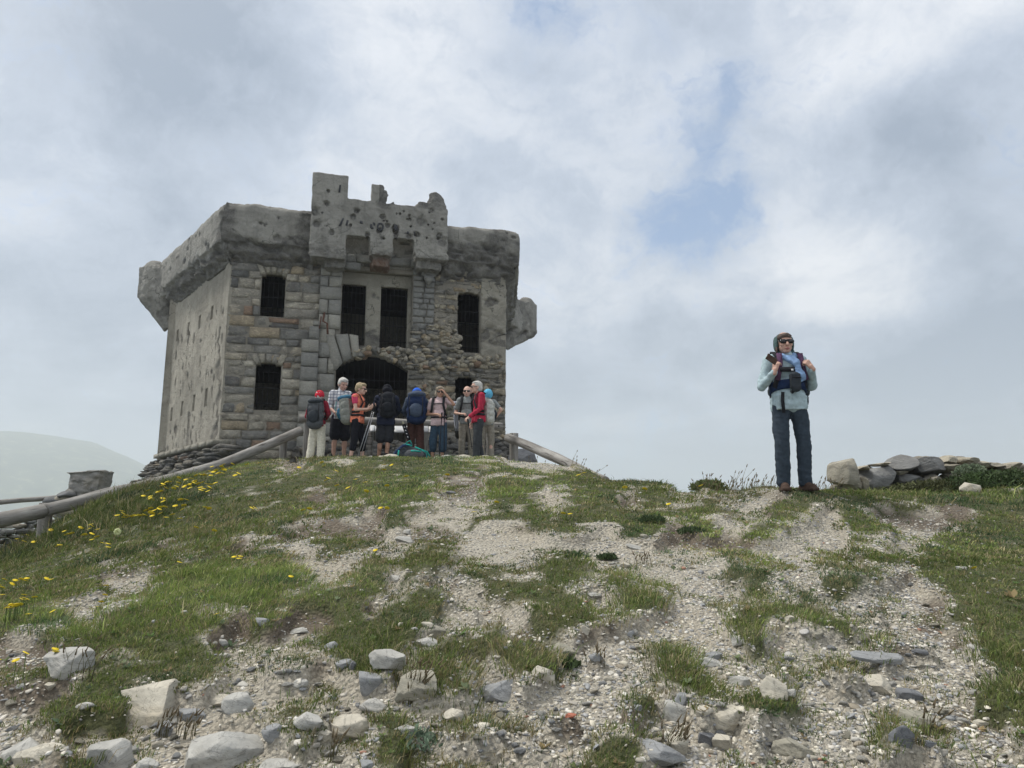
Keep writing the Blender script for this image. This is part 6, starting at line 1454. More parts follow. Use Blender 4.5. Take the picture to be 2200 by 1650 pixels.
def legs(S, mat, length='long', name='trousers', wide=1.0, seed=0):
    g = Geo(); j, k = S['j'], S['k']; Rz = rotm(rz=S['a'])
    ellipsoid(g, j['pelvis'] - S['up'] * .01, np.array((.152, .108, .085)) * k, Rz); capsule(g, j['hipL'] - S['up'] * .02, j['hipR'] - S['up'] * .02, .092 * k, .092 * k)
    for s in 'LR':
        h, kn, an = j['hip' + s], j['kn' + s], j['an' + s]
        if length == 'short': capsule(g, h, h * .12 + kn * .88, .100 * k, .086 * k * wide); continue
        capsule(g, h - S['up'] * .02, kn, .096 * k, .070 * k * wide)
        if length == 'capri': e = kn * .62 + an * .38; capsule(g, kn, e, .070 * k * wide, .064 * k * wide)
        else: capsule(g, kn, an * .97 + kn * .03, .070 * k * wide, .062 * k * wide)
    return solid(name, g, mat, S['root'], .011, 2, folds(.010, 5, 7, seed + 4))
def shoes(S, mat, socks=None, hi=0):
    j, k = S['j'], S['k']
    for s in 'LR':
        f = rz2((0, -1, 0), S['a'] + (.22 if s == 'L' else -.22)); a = j['an' + s]; g = Geo(); lo_ = a.copy(); lo_[2] = .035 * k
        capsule(g, lo_ - f * .045 * k, lo_ + f * .13 * k, .046 * k, .040 * k); capsule(g, a + (0, 0, .0 + hi), lo_, .050 * k, .050 * k); capsule(g, a - (0, 0, .01), lo_ + f * .10 * k, .047 * k, .036 * k)
        c = lo_ + f * .045 * k; c[2] = .014 * k; box(g, c, (.09 * k, .27 * k, .028 * k), rotm(rz=math.atan2(f[1], f[0]) + math.pi / 2))
        solid('shoe', g, mat, S['root'], .009, 2)
        if socks: g = Geo(); capsule(g, a - (0, 0, .02), a + (0, 0, .10), .040 * k, .042 * k); solid('sock', g, socks, S['root'], .009, 1)
def hair(S, mat, style='short', seed=0):
    g = Geo(); hf, k, R = S['hf'], S['kh'], S['R']
    E = lambda c, r: ellipsoid(g, hf(c), np.array(r) * k, R)
    E((0, .030, .042), (.082, .092, .084)); E((0, .060, .0), (.074, .060, .075))
    if style in ('short', 'bob'):
        E((0, -.035, .082), (.066, .05, .038))
        for s in (-1, 1): E((s * .066, .012, .03), (.020, .05, .05))
    if style == 'bob':
        for s in (-1, 1): E((s * .070, .02, -.03), (.030, .05, .065)); E((s * .055, -.045, .062), (.035, .03, .034))
        E((0, .065, -.04), (.075, .055, .07))
    if style == 'back': E((0, .055, -.03), (.07, .05, .06))
    return solid('hair', g, mat, S['root'], .008, 2, folds(.007, 30, 14, seed))
def glasses(S):
    g = Geo(); hf, k, R = S['hf'], S['kh'], S['R']
    for s in (-1, 1):
        ellipsoid(g, hf((s * .034, -.084, .003)), np.array((.032, .012, .021)) * k, R, 14, 6); tube(g, [hf((s * .062, -.075, .008)), hf((s * .080, .01, .006))], .004 * k, 6)
    tube(g, [hf((-.02, -.092, .006)), hf((.02, -.092, .006))], .005 * k, 6); g.build('sunglasses', M['glass'], S['root'], True)
def mouth(S, w=.02, o=0.0):
    g = Geo(); hf, k, R = S['hf'], S['kh'], S['R']; ellipsoid(g, hf((0, -.088, -.060 - o)), np.array((w, .006, .006 + o)) * k, R, 12, 5); g.build('mouth', M['lips'], S['root'], True)
def eyes(S):
    for s in (-1, 1):
        g = Geo(); ellipsoid(g, S['hf']((s * .032, -.078, .006)), np.array((.011, .007, .006)) * S['kh'], S['R'], 10, 5); g.build('eye', M['glass'], S['root'], True)
def backpack(S, mat, label, size=(.30, .20, .48), off=(0, .22, 1.22), lid=True, pocket=None, strapmat=None, tilt=0.0, seed=0, accent=None, front=True, roundy=1.0, group=None):
    """carried on the back: a thing of its own"""
    k, a = S['k'], S['a']; base = np.array(S['root'].location); w, d, h = [v * k * (1.12 if np.array(S['root'].location)[1] > 12 else 1) for v in size]; c = rz2(np.array(off) * k, a) + base; R = rotm(rz=a) @ rotm(rx=tilt)
    e = empty('backpack', c); tag(e, label, 'backpack'); g = Geo(); L_ = lambda v: R @ np.array(v, float)
    for z, f in ((-.36, .92), (-.12, 1.0), (.14, .98), (.34, .84)): ellipsoid(g, L_((0, 0, z * h)), (w * .54 * f, d * .56 * f, h * .24), R)
    box(g, L_((0, 0, -.02 * h)), (w * .86, d * .74, h * .74), R)
    solid('pack_body', g, mat, e, .012, 5, folds(.008, 9, 9, seed))
    if lid:
        g = Geo(); ellipsoid(g, L_((0, .01, h * .42)), (w * .47, d * .60, h * .13), R); box(g, L_((0, .0, h * .40)), (w * .7, d * .8, h * .10), R); solid('lid', g, pocket or mat, e, .011, 4, folds(.005, 12, 12, seed + 2))
    g = Geo(); ellipsoid(g, L_((0, d * .50, -h * .14)), (w * .36, d * .24, h * .24), R); box(g, L_((0, d * .44, -h * .16)), (w * .5, d * .3, h * .3), R); solid('front_pocket', g, pocket or mat, e, .011, 3, folds(.004, 12, 12, seed + 3))
    sm = strapmat or M['strap']
    for s in (-1, 1):
        g = Geo(); strap(g, [L_((s * w * .32, d * .60, h * .30)), L_((s * w * .34, d * .74, 0)), L_((s * w * .30, d * .56, -h * .34))], .018, .005, L_((0, 1, 0))); g.build('compression_strap', accent or sm, e)
    j = S['j']; off_ = base - c
    for s, nm in ((1, 'L'), (-1, 'R')):
        sh = j['sh' + nm] * .72 + j['neck'] * .28; x = S['lf']; f = S['fw']
        pts = [sh - f * .10 * k + S['up'] * .03 * k, sh + S['up'] * .082 * k - f * .02 * k, sh + f * .085 * k + S['up'] * .03 * k, j['chest'] + x * s * .125 * k + f * .135 * k, j['waist'] + x * s * .165 * k + f * .075 * k, j['waist'] + x * s * .165 * k - f * .07 * k]
        P = [q + off_ for q in pts]; g = Geo(); N_ = [S['up'] - f * .3, S['up'], S['up'] * .5 + f, f, f + x * s, x * s]
        strap(g, P, .052 * k, .014 * k, [np.array(n) for n in N_]); g.build('shoulder_strap', sm, e)
    if front:
        g = Geo(); ww = j['pelvis'] * .45 + j['waist'] * .55
        th = np.linspace(-2.3, 2.3, 15); P = [ww + off_ + S['lf'] * math.sin(t) * .178 * k + S['fw'] * math.cos(t) * .142 * k for t in th]; strap(g, P, .045 * k, .01 * k, [S['lf'] * math.sin(t) + S['fw'] * math.cos(t) for t in th]); g.build('hip_belt', sm, e)
        cc = j['chest'] + S['up'] * .03 * k; g = Geo(); strap(g, [cc + off_ - S['lf'] * .12 * k + S['fw'] * .142 * k, cc + off_ + S['fw'] * .150 * k, cc + off_ + S['lf'] * .12 * k + S['fw'] * .142 * k], .02 * k, .006, S['fw']); g.build('chest_strap', sm, e)
    return e
def pole(p0, p1, label, mat=None, group='trekking poles'):
    p0, p1 = np.asarray(p0, float), np.asarray(p1, float); e = empty('trekking_pole', p1); tag(e, label, 'walking pole', group); L_ = np.linalg.norm(p1 - p0); d = (p0 - p1) / L_
    g = Geo(); tube(g, [(0, 0, 0), d * (L_ - .13)], [.007, .010], 8); g.build('shaft', mat or M['polemetal'], e, True)
    g = Geo(); capsule(g, d * (L_ - .13), d * L_, .014, .018, 10); g.build('grip', M['strap'], e, True)
    g = Geo(); tube(g, [d * .05, d * .055], [.028, .028], 10); g.build('basket', M['strap'], e, True)
M['polemetal'] = plain_mat('grey_aluminium', (.42, .43, .45), .35, 20, .1, 0, metal=.6)
M['strap'] = fabric('black_webbing', (.018, .019, .023)); M['hair_white'] = plain_mat('white_hair', (.50, .49, .46), .8, 50, .3, .5); M['hair_blond'] = plain_mat('blond_hair', (.33, .26, .16), .8, 50, .3, .5)
M['hair_brown'] = plain_mat('brown_hair', (.07, .045, .035), .7, 50, .3, .5); M['hair_ash'] = plain_mat('ash_hair', (.30, .25, .19), .8, 50, .3, .5)
fb = {n: fabric(n, c) for n, c in dict(cream_trousers=(.62, .59, .49), crimson_fleece=(.24, .018, .035), red_cap=(.48, .02, .04), grey_pack=(.085, .092, .10), dark_pack=(.035, .042, .05), navy_shorts=(.012, .013, .02), orange_top=(.75, .23, .14), pink_cloth=(.55, .06, .13), black_cloth=(.010, .011, .016),
    navy_jacket=(.016, .021, .042), black_pack=(.014, .016, .021), charcoal_shorts=(.028, .03, .036), blue_cap=(.03, .13, .62), slate_blue=(.055, .075, .115), navy_pack=(.014, .028, .075), brown_trousers=(.085, .042, .035), pale_pink=(.55, .42, .43), denim=(.035, .065, .10), grey_shirt=(.24, .26, .26), stone_trousers=(.26, .24, .2),
    red_fleece=(.36, .025, .055), dark_grey_trousers=(.04, .045, .05), light_blue=(.12, .42, .62), pale_teal=(.36, .455, .49), steel_trousers=(.036, .050, .068), scarf_blue=(.22, .34, .55), brown_leather=(.07, .045, .035), tan_cloth=(.35, .33, .25), teal=(.02, .30, .26), white_cloth=(.6, .6, .62), hood_green=(.075, .12, .12), pack_grey=(.22, .23, .21), pack_blue=(.04, .13, .21), olive=(.15, .16, .11), pack_white=(.42, .43, .40), purple=(.10, .05, .10), grey_shoe=(.30, .31, .31), black_leather=(.02, .02, .022)).items()}
def check_mat():
    m, nt, b = newmat('plaid_cotton'); kk = NB(nt); sp = kk.n('ShaderNodeSeparateXYZ'); kk.l(kk.co, sp.inputs[0])
    def line(sock, f, w, ph): return kk.ramp(kk.math('FRACT', kk.math('ADD', kk.math('MULTIPLY', sock, f), ph)), [(w, 1.0), (w + .03, 0.0)], 'LINEAR')
    x = kk.mix(kk.math('MULTIPLY', line(sp.outputs[0], 14, .35, .1), .6), (.62, .63, .65), (.13, .15, .21)); x = kk.mix(kk.math('MULTIPLY', line(sp.outputs[2], 14, .35, .3), .6), x, (.13, .15, .21))
    kk.l(x, b.inputs['Base Color']); b.inputs['Roughness'].default_value = .9; return m
M['plaid'] = check_mat()
def stripe_mat():
    m, nt, b = newmat('striped_towel'); kk = NB(nt); sp = kk.n('ShaderNodeSeparateXYZ'); kk.l(kk.co, sp.inputs[0])
    x = kk.ramp(kk.math('FRACT', kk.math('MULTIPLY', sp.outputs[0], 42)), [(.55, (.66, .67, .70)), (.62, (.10, .14, .26))]); kk.l(x, b.inputs['Base Color']); b.inputs['Roughness'].default_value = .95; return m
M['towel'] = stripe_mat()
# 1 walker in the red cap, back to us
S = person(683, 16.25, 178, 1.52, dict(elL=(.26, -.02, 1.10), wrL=(.12, -.24, 1.06), elR=(-.25, .03, 1.14), wrR=(-.12, -.24, 1.07), hipL=(.085, 0, .88), anL=(.15, .02, .085), knL=(.12, -.03, .48), anR=(-.10, .02, .085), head=(0, -.06, 1.56), head_pitch=20), 'person in a red cap, dark red fleece and cream trousers, leftmost of the group', 0, 997)
body(S, M['skin']); top(S, fb['crimson_fleece'], seed=1, bulk=1.04); legs(S, fb['cream_trousers'], wide=1.35, seed=1); shoes(S, fb['brown_leather']); hair(S, M['hair_white'], 'back', 1)
def cap(S, mat, bulb=1.0, peak=False, low=0.0, hp_back=False):
    g = Geo(); hf, k, R = S['hf'], S['kh'], S['R']; ellipsoid(g, hf((0, .018, .050)), np.array((.090, .106, .072 * bulb)) * k, R); capsule(g, hf((-.05, .02, .025)), hf((.05, .02, .025)), .05 * k, .05 * k)
    ellipsoid(g, hf((0, .02, .022 - low)), np.array((.089, .104, .034 + low)) * k, R)
    if hp_back: ellipsoid(g, hf((0, .062, .0)), np.array((.082, .066, .075)) * k, R)
    if peak: ellipsoid(g, hf((0, -.12, .035)), np.array((.065, .06, .010)) * k, R)
    return solid('cap', g, mat, S['root'], .008, 3, folds(.004, 14, 14, 3))
cap(S, fb['red_cap'], 1.2, low=.015, hp_back=True)
backpack(S, fb['grey_pack'], 'grey rounded backpack on the back of the walker in the red cap', (.34, .25, .56), (.0, .22, 1.14), seed=1, pocket=fb['dark_pack'])
# 2 white-haired man in a plaid shirt
S = person(731, 16.85, 28, 1.80, dict(head=(.01, -.07, 1.575), head_pitch=22, head_yaw=38, elR=(-.24, .02, 1.12), wrR=(-.17, -.18, .98), elL=(.24, .02, 1.13), wrL=(.15, -.22, 1.02)), 'tall white-haired man in a plaid shirt and dark shorts looking down', 0, 994)
body(S, M['skin_dim']); top(S, M['plaid'], 'rolled', 'shirt', seed=2, collar=True); legs(S, fb['navy_shorts'], 'short', 'shorts', 1.25, 2); shoes(S, fb['black_leather'], fb['black_cloth']); hair(S, M['hair_white'], 'short', 2); eyes(S); mouth(S)
# 3 woman in orange and pink, side on
S = person(768, 16.1, 82, 1.66, dict(head=(0, -.06, 1.58), elR=(-.19, -.02, 1.12), wrR=(-.10, -.25, 1.14), elL=(.19, -.02, 1.13), wrL=(.10, -.27, 1.18), chest=(0, -.02, 1.28), hipL=(.085, 0, .90), anL=(.09, -.10, .085), knL=(.09, -.10, .48), anR=(-.09, .10, .085), knR=(-.09, .02, .48), head_pitch=8,
     handR=dict(d=(.1, -.85, .5), n=(.6, 0, .6), curl=.7), handL=dict(d=(0, -.8, .6), n=(-.8, 0, .4), curl=.8)), 'short-haired blond woman in an orange top with pink sleeves and black leggings, turned right', 0, 998)
body(S, M['skin']); top(S, fb['orange_top'], 'none', 'top', seed=3, bulk=.97); legs(S, fb['black_cloth'], 'capri', 'leggings', 1.08, 3); shoes(S, fb['grey_shoe']); hair(S, M['hair_blond'], 'short', 3); glasses(S); mouth(S)
g = Geo()
for s in 'LR': capsule(g, S['j']['sh' + s], S['j']['sh' + s] * .58 + S['j']['el' + s] * .42, .066 * S['k'], .060 * S['k'])
solid('sleeve', g, fb['pink_cloth'], S['root'], .01, 2)
backpack(S, fb['pack_grey'], 'grey backpack with a blue base on the blond woman in orange', (.30, .26, .50), (0, .24, 1.16), seed=3, pocket=fb['pack_blue'], accent=fb['teal'], tilt=-.12)
b_ = np.array(S['root'].location); q = b_ + S['j']['wrL'] + (.03, -.02, .04)
pole(q + (.03, -.03, .03), b_ + (.00, -.12, .02) + (.02, 0, 0), 'grey trekking pole in the hands of the blond woman in orange, left one'); pole(q + (.06, -.01, .02), b_ + (.07, -.05, .02), 'grey trekking pole in the hands of the blond woman in orange, right one')
# 4 man in navy jacket bending over the board, back to us
S = person(829, 16.45, 184, 1.70, dict(head=(0, -.13, 1.53), neck=(0, -.05, 1.43), chest=(0, -.03, 1.26), shL=(.185, -.03, 1.36), shR=(-.185, -.03, 1.36), elL=(.25, -.10, 1.12), wrL=(.16, -.3, 1.02), elR=(-.25, -.10, 1.12), wrR=(-.16, -.3, 1.02), head_pitch=32, hipL=(.085, 0, .9), anR=(-.03, .02, .085), knR=(-.06, -.02, .48), anL=(.14, -.12, .085)), 'man in a navy jacket, dark cap and charcoal shorts bending forward, back turned', 0, 996)
body(S, M['skin_tan']); top(S, fb['navy_jacket'], seed=4, bulk=1.16, hem=.80, collar=True); legs(S, fb['charcoal_shorts'], 'short', 'shorts', 1.35, 4); shoes(S, fb['grey_shoe'], fb['black_cloth']); cap(S, fb['black_cloth'], .95, True, .03)
backpack(S, fb['black_pack'], 'plain black backpack on the man in the navy jacket', (.30, .16, .42), (-.05, .20, 1.20), lid=False, seed=4, front=False)
# 5 walker with bright blue cap and big navy pack
S = person(893, 16.6, 182, 1.66, dict(head=(0, -.15, 1.50), neck=(0, -.07, 1.40), chest=(0, -.05, 1.24), shL=(.18, -.04, 1.34), shR=(-.18, -.04, 1.34), elL=(.27, -.02, 1.10), wrL=(.16, -.24, 1.0), elR=(-.27, -.02, 1.10), wrR=(-.16, -.24, 1.0), head_pitch=38), 'person with a bright blue cap and brown trousers seen from behind', 0, 994)
body(S, M['skin_tan']); top(S, fb['slate_blue'], seed=5, bulk=1.12, hem=.86); legs(S, fb['brown_trousers'], wide=1.3, seed=5); shoes(S, fb['brown_leather'])
g = Geo(); ellipsoid(g, S['hf']((0, .01, .03)), np.array((.098, .110, .104)) * S['kh'], S['R']); solid('cap', g, fb['blue_cap'], S['root'], .01, 2)
backpack(S, fb['navy_pack'], 'large navy hiking backpack on the walker with the bright blue cap', (.38, .27, .56), (-.04, .24, 1.16), seed=5, pocket=fb['slate_blue'])
# striped bundle hanging at that pack's hip
c = at(871, 922, 16.35); e = empty('water_bottle', c); tag(e, 'black bottle with white markings and an orange top hanging beside the navy backpack', 'bottle')
g = Geo(); capsule(g, (.07, 0, -.20), (-.03, 0, .08), .042, .042); g.build('bottle_body', M['strap'], e, True); g = Geo(); capsule(g, (-.04, 0, .11), (-.06, 0, .15), .026, .022); g.build('bottle_top', fb['tan_cloth'], e, True)
g = Geo()
for t in (.1, .35, .6, .85): box(g, np.array((.07, -.042, -.20)) * (1 - t) + np.array((-.03, -.042, .08)) * t, (.03, .006, .018), rotm(ry=.35))
g.build('marking', fb['white_cloth'], e)
# 6 woman in a pale shirt, hand to her head
S = person(943, 16.35, -8, 1.60, dict(head=(.02, -.03, 1.575), head_yaw=12, elL=(.34, -.05, 1.30), wrL=(.155, -.10, 1.54), elR=(-.27, .0, 1.10), wrR=(.02, -.24, 1.06), anL=(.09, .02, .085), knL=(.10, -.02, .48), anR=(-.14, .04, .085), knR=(-.13, 0, .48), hipL=(.085, 0, .9),
     handL=dict(d=(-.55, -.05, .8), n=(-.8, .3, -.3), curl=.5), handR=dict(d=(.8, -.5, -.2), n=(0, .2, -1), curl=1.3)), 'woman in a pale pink shirt, sunglasses and cropped jeans lifting a hand to her hair', 0, 997)
body(S, M['skin_tan']); top(S, fb['pale_pink'], 'short', 'shirt', seed=6, bulk=1.02, hem=.84); legs(S, fb['denim'], 'capri', 'jeans', 1.3, 6); shoes(S, fb['brown_leather']); hair(S, M['hair_ash'], 'bob', 6); glasses(S); mouth(S)
backpack(S, fb['olive'], 'olive daypack worn by the woman in the pale pink shirt', (.26, .18, .42), (0, .2, 1.2), seed=6)
b_ = np.array(S['root'].location); q = b_ + S['j']['wrR'] + (.10, -.04, .02); pole(q, (q[0] - .04, q[1] - .02, b_[2] + .01), 'black trekking pole under the hand of the woman in pale pink, left one', M['strap']); pole(q + (.05, .02, -.01), (q[0] + .06, q[1] + .03, b_[2] + .01), 'black trekking pole under the hand of the woman in pale pink, right one', M['strap'])
# towel on the rail
c = at(979, 868, 17.15); g = Geo(); n = 13
for side in (-1, 1):
    P = []
    for i in range(n):
        for t in range(9):
            u = i / (n - 1) - .5; P.append((u * .10 + .01 * math.sin(t) + .035 * (t / 8) , side * .03 + .012 * math.sin(i * 1.4 + t * .3), .06 - t / 8 * (.68 if side < 0 else .25)))
    i = np.arange(n - 1)[:, None] * 9; jj = np.arange(8)[None, :]; g.add(np.array(P), np.stack([i + jj, i + jj + 1, i + 9 + jj + 1, i + 9 + jj], -1).reshape(-1, 4))
o = g.build('towel', M['towel'], None, True, None); o.location = c; md = o.modifiers.new('t', 'SOLIDIFY'); md.thickness = .012; tag(o, 'white and blue striped towel hanging down beside the woman in the pale pink shirt', 'towel')
# 7 man in grey shirt
S = person(1003, 16.75, 6, 1.64, dict(head=(0, -.03, 1.58), head_yaw=-4, elR=(-.25, .04, 1.11), wrR=(-.14, -.20, 1.06), elL=(.25, .04, 1.12), wrL=(.2, -.1, .92), handR=dict(d=(.7, -.5, 0), n=(.2, .3, -.9), curl=.9)), 'balding man in a grey T-shirt and sunglasses beside the woman in the red fleece', 0, 996)
body(S, M['skin']); top(S, fb['grey_shirt'], 'short', 'shirt', seed=7); legs(S, fb['stone_trousers'], seed=7); shoes(S, fb['brown_leather']); glasses(S); mouth(S)
g = Geo(); ellipsoid(g, S['hf']((0, .045, .0)), np.array((.080, .062, .055)) * S['kh'], S['R']); solid('hair', g, M['hair_white'], S['root'], .008, 2)
backpack(S, fb['dark_pack'], 'dark pack of the man in the grey T-shirt', (.26, .18, .42), (0, .2, 1.2), seed=7)
# 9 walker mostly hidden, light blue cap
S = person(1050, 16.95, 176, 1.60, dict(elR=(.0, .0, 0), head=(0, -.05, 1.565)), 'person with a light blue cap and bare bent arm, mostly hidden behind the woman in the red jacket', 0, 996) if False else person(1046, 16.95, 175, 1.60, dict(head=(-.02, -.04, 1.575), elR=(-.33, .02, 1.22), wrR=(-.16, -.06, 1.02), elL=(.2, .0, 1.14), wrL=(.15, -.1, .95)), 'person with a light blue cap and bare bent arm behind the woman in red', 0, 996)
body(S, M['skin']); top(S, fb['grey_shirt'], 'short', 'shirt', seed=9); legs(S, fb['stone_trousers'], seed=9); shoes(S, fb['brown_leather']); g = Geo(); ellipsoid(g, S['hf']((0, .01, .02)), np.array((.098, .11, .108)) * S['kh'], S['R']); ellipsoid(g, S['hf']((.02, .03, -.07)), np.array((.05, .05, .05)) * S['kh'], S['R']); solid('cap', g, fb['light_blue'], S['root'], .01, 4)
# 8 woman in red jacket, side on facing left
S = person(1028, 16.1, -72, 1.70, dict(head=(0, -.06, 1.585), elR=(-.20, .04, 1.12), wrR=(-.17, -.07, .88), elL=(.20, -.02, 1.12), wrL=(.17, -.24, .95), anL=(.09, -.06, .085), knL=(.09, -.06, .48), anR=(-.09, .10, .085), knR=(-.09, .02, .48), handR=dict(curl=.4), handL=dict(d=(0, -.6, -.6), n=(-.5, .3, -.4), curl=1.2)), 'white-haired woman in a red fleece and dark grey trousers turned to the left', 0, 999)
body(S, M['skin']); top(S, fb['red_fleece'], seed=8, bulk=.98, collar=True, name='fleece'); legs(S, fb['dark_grey_trousers'], wide=1.15, seed=8); shoes(S, fb['black_leather']); hair(S, M['hair_white'], 'back', 8); glasses(S); mouth(S)
g = Geo(); ellipsoid(g, S['hf']((0, .0, .085)), np.array((.072, .07, .03)) * S['kh'], S['R']); solid('fringe', g, M['hair_white'], S['root'], .008, 2)
backpack(S, fb['pack_white'], 'pale backpack with a dark base on the woman in the red fleece', (.26, .20, .40), (0, .22, 1.10), lid=False, seed=8, pocket=fb['dark_pack'])
b_ = np.array(S['root'].location); q = b_ + S['j']['wrL'] + (-.03, -.03, -.06); pole(q, q + (.10, -.02, -.62), 'short black walking stick held by the woman in the red fleece', M['strap'])
# holdall on the ground
c = at(880, 993, 15.75); c[2] = gz(c[0], c[1]); e = empty('rucksack', c); tag(e, 'charcoal rucksack with teal trim lying on the ground in front of the group', 'rucksack')
g = Geo(); ellipsoid(g, (0, 0, .15), (.33, .20, .17)); ellipsoid(g, (-.10, 0, .22), (.20, .16, .15)); ellipsoid(g, (.18, -.03, .12), (.20, .20, .15)); ellipsoid(g, (-.24, 0, .12), (.14, .16, .12)); box(g, (.02, 0, .08), (.58, .3, .16)); solid('pack_body', g, fb['dark_pack'], e, .012, 3, folds(.014, 7, 7, 1))
g = Geo(); ellipsoid(g, (.10, -.15, .14), (.22, .09, .12)); solid('front_pocket', g, fb['grey_pack'], e, .011, 3, folds(.008, 9, 9, 2))
for nm, P in (('teal_strap', [(-.26, -.20, .02), (-.21, -.19, .13), (-.20, -.18, .24)]), ('teal_strap', [(-.30, -.16, .03), (-.15, -.22, .04), (-.04, -.22, .04)]), ('teal_strap', [(-.12, -.12, .36), (-.02, -.14, .36), (.06, -.14, .33)]), ('teal_strap', [(.05, -.245, .22), (.15, -.25, .22), (.25, -.22, .21)]), ('teal_strap', [(.26, -.14, .24), (.34, -.1, .18), (.37, -.1, .08), (.33, -.14, .04)]), ('teal_strap', [(.12, -.12, .31), (.24, -.12, .26), (.36, -.08, .22), (.42, -.06, .12)])):
    g = Geo(); strap(g, P, .030, .012, (0, -1, .2)); g.build(nm, fb['teal'], e)
g = Geo(); tube(g, [(-.12, 0, .34), (-.06, -.02, .42), (.0, -.02, .45), (.03, -.01, .40), (.04, 0, .33)], .012, 8); g.build('carry_loop', fb['teal'], e, True)
g = Geo(); strap(g, [(-.36, -.12, .06), (-.25, -.17, .22), (-.12, -.16, .34), (.05, -.1, .36)], .05, .015, (0, -1, .4)); g.build('shoulder_strap', fb['navy_pack'], e)
# ---- lone walker on the right
S = person(1697, 8.1, 2, 1.71, dict(head=(-.015, -.02, 1.565), head_yaw=-3, neck=(0, .0, 1.44), shL=(.175, .02, 1.385), shR=(-.175, .02, 1.385), elR=(-.28, .0, 1.10), wrR=(-.215, -.22, 1.22), elL=(.265, .02, 1.12), wrL=(.19, -.20, 1.265),
     hipL=(.088, 0, .90), hipR=(-.088, 0, .90), knL=(.125, -.02, .48), knR=(-.115, -.03, .48), anL=(.125, .02, .085), anR=(-.10, .02, .085),
     handR=dict(d=(.25, .05, .95), n=(.7, .6, 0), curl=1.1), handL=dict(d=(-.55, .1, .75), n=(-.3, .9, 0), curl=1.5)), 'woman in sunglasses, pale teal shirt, blue scarf and dark trousers standing alone on the crest', 0, 1055, detail=.005)
body(S, M['skin_dim']); legs(S, fb['steel_trousers'], wide=1.10, seed=11)
j, k, b_ = S['j'], S['k'], np.array(S['root'].location)
top(S, fb['pale_teal'], 'long', 'shirt', seed=10, bulk=1.06, hem=.845, collar=True)
shoes(S, fb['brown_leather'], None, .05)
for s in 'LR':
    g = Geo(); a_ = j['an' + s]; capsule(g, a_ + (0, 0, .0), a_ + (0, 0, .075), .068, .064); solid('trouser_cuff', g, fb['steel_trousers'], S['root'], .009, 2, folds(.008, 12, 30, 3))
g = Geo(); hf, R = S['hf'], S['R']; kb = k; k = S['kh']; E = lambda c, r: ellipsoid(g, hf(c), np.array(r) * k, R)
E((0, .03, .034), (.083, .090, .080)); E((0, .06, -.01), (.078, .062, .082)); E((.055, .06, -.075), (.055, .055, .06))
for s in (-1, 1): E((s * .074, .02, .0), (.018, .055, .075))
solid('hood', g, fb['hood_green'], S['root'], .008, 3, folds(.004, 14, 14, 2))
g = Geo(); E((0, -.040, .062), (.060, .042, .034)); E((-.045, -.045, .05), (.03, .035, .035)); E((-.078, -.01, -.06), (.012, .02, .035)); solid('hair', g, M['hair_brown'], S['root'], .006, 1, folds(.006, 40, 16, 2))
g = Geo()                                                                   # wrap sunglasses
for s in (-1, 1): ellipsoid(g, hf((s * .033, -.086, .005)), np.array((.036, .015, .021)) * k, R, 16, 8); tube(g, [hf((s * .066, -.074, .010)), hf((s * .082, .01, .008))], .006, 6)
box(g, hf((0, -.098, .012)), np.array((.03, .008, .014)) * k, R); g.build('sunglasses', M['glass'], S['root'], True); mouth(S, .021, .004)
k = kb; g = Geo()                                                                   # scarf: ring and hanging end
nk = j['neck']; th = np.linspace(0, 2 * math.pi, 17)
tube(g, [nk + (math.cos(t) * .085, -.02 + math.sin(t) * .080, -.005 - .045 * max(0, -math.sin(t))) for t in th], .032, 10)
capsule(g, nk + (.03, -.12, -.07), nk + (.05, -.14, -.11), .038, .042); capsule(g, nk + (.055, -.14, -.12), nk + (.085, -.145, -.24), .034, .05); ellipsoid(g, nk + (.09, -.145, -.26), (.062, .022, .05)); capsule(g, nk + (-.06, -.09, -.03), nk + (.02, -.13, -.09), .03, .034)
solid('scarf', g, fb['scarf_blue'], S['root'], .008, 2, folds(.012, 16, 10, 6))
e = backpack(S, fb['dark_pack'], 'dark hiking backpack with brown straps worn by the lone woman', (.42, .26, .52), (.10, .23, 1.15), seed=12, pocket=fb['purple'], front=False)
c = np.array(e.location); o_ = b_ - c
g = Geo(); th = np.linspace(-2.4, 2.4, 21); wv = (j['waist'] + j['pelvis']) / 2 + (0, 0, .065)
strap(g, [wv + o_ + (math.sin(t) * .185, -math.cos(t) * .142, .03 * math.cos(t) + .01) for t in th], .10, .018, [np.array((math.sin(t), -math.cos(t), 0)) for t in th]); o = g.build('hip_belt', fb['navy_pack'], e)
for s in (-1, 1):
    g = Geo(); P = [j['chest'] + (s * .11, -.125, .16), j['chest'] + (s * .115, -.148, .05), wv + (s * .15, -.13, .08)]; strap(g, [q + o_ for q in P], .055, .016, (0, -1, 0)); g.build('padded_strap', fb['purple'], e)
g = Geo(); strap(g, [j['chest'] + o_ + (-.12, -.155, -.02), j['chest'] + o_ + (0, -.168, -.02), j['chest'] + o_ + (.12, -.155, -.02)], .05, .012, (0, -1, 0)); g.build('chest_strap', M['strap'], e)
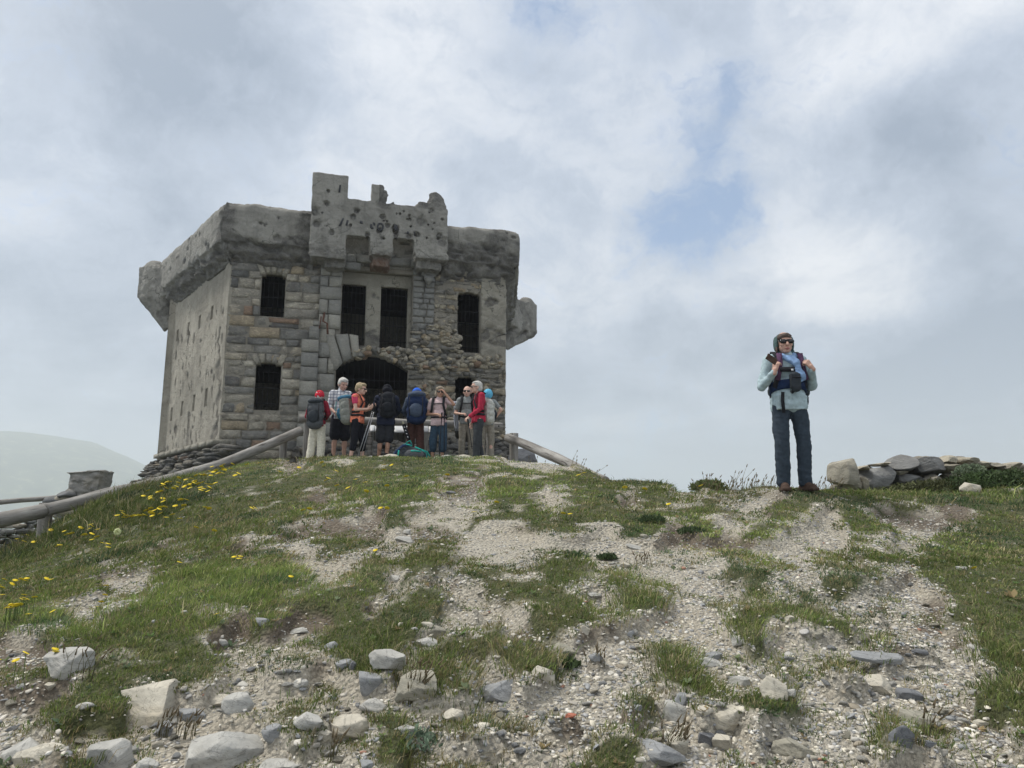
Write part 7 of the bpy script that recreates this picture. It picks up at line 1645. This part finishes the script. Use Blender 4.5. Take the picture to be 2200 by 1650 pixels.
g = Geo(); q = wv + o_; strap(g, [q + (-.11, -.15, -.05), q + (-.115, -.145, -.14), q + (-.11, -.142, -.27)], .035, .006, (0, -1, 0)); strap(g, [q + (.02, -.165, -.03), q + (-.03, -.17, -.06)], .035, .01, (0, -1, 0)); g.build('hanging_strap', M['strap'], e)
g = Geo(); box(g, j['chest'] + o_ + (.0, -.177, -.03), (.022, .008, .022)); g.build('buckle', M['board'], e)
cp = b_ + j['waist'] + (.015, -.185, .05); e2 = empty('camera_case', cp); tag(e2, 'black camera case on the chest of the lone woman', 'camera case')
g = Geo(); box(g, (0, 0, 0), (.10, .07, .15)); ellipsoid(g, (0, 0, .06), (.05, .04, .04)); ellipsoid(g, (.005, 0, -.07), (.055, .04, .05)); solid('case_body', g, fb['dark_pack'], e2, .008, 4); g = Geo(); strap(g, [(-.05, -.045, .03), (.05, -.045, .03)], .012, .004); g.build('case_strap', M['strap'], e2)
q = b_ + j['wrR'] + (-.035, -.03, .125); e3 = empty('phone', q); tag(e3, 'dark phone held up in the right hand of the lone woman', 'phone')
g = Geo(); box(g, (0, 0, 0), (.125, .012, .068), rotm(rz=.2) @ rotm(ry=.55)); solid('phone_case', g, fb['brown_leather'], e3, .004, 1)
g = Geo(); box(g, rotm(rz=.2) @ rotm(ry=.55) @ np.array((0, .0085, 0)), (.112, .003, .058), rotm(rz=.2) @ rotm(ry=.55)); g.build('screen', M['glass'], e3)
g = Geo(); tube(g, [nk + (-.07, -.08, .0), nk + (-.12, -.11, -.06), nk + (-.125, -.14, -.14)], .006, 6); g.build('drinking_tube', fb['light_blue'], S['root'], True)
# ------------------------------------------------------------------ air between here and the far hills
def haze():
    g = Geo(); box(g, (0, 2800, 180), (17000, 8600, 520)); o = g.build('haze', None, None); o['kind'] = 'stuff'
    m = bpy.data.materials.new('thin_mountain_air'); m.use_nodes = True; nt = m.node_tree
    for n in list(nt.nodes): nt.nodes.remove(n)
    out = nt.nodes.new('ShaderNodeOutputMaterial'); v = nt.nodes.new('ShaderNodeVolumePrincipled'); nt.links.new(v.outputs[0], out.inputs['Volume'])
    v.inputs['Color'].default_value = (.86, .93, 1.0, 1); v.inputs['Density'].default_value = .00044; v.inputs['Anisotropy'].default_value = .2
    o.data.materials.append(m)
haze()
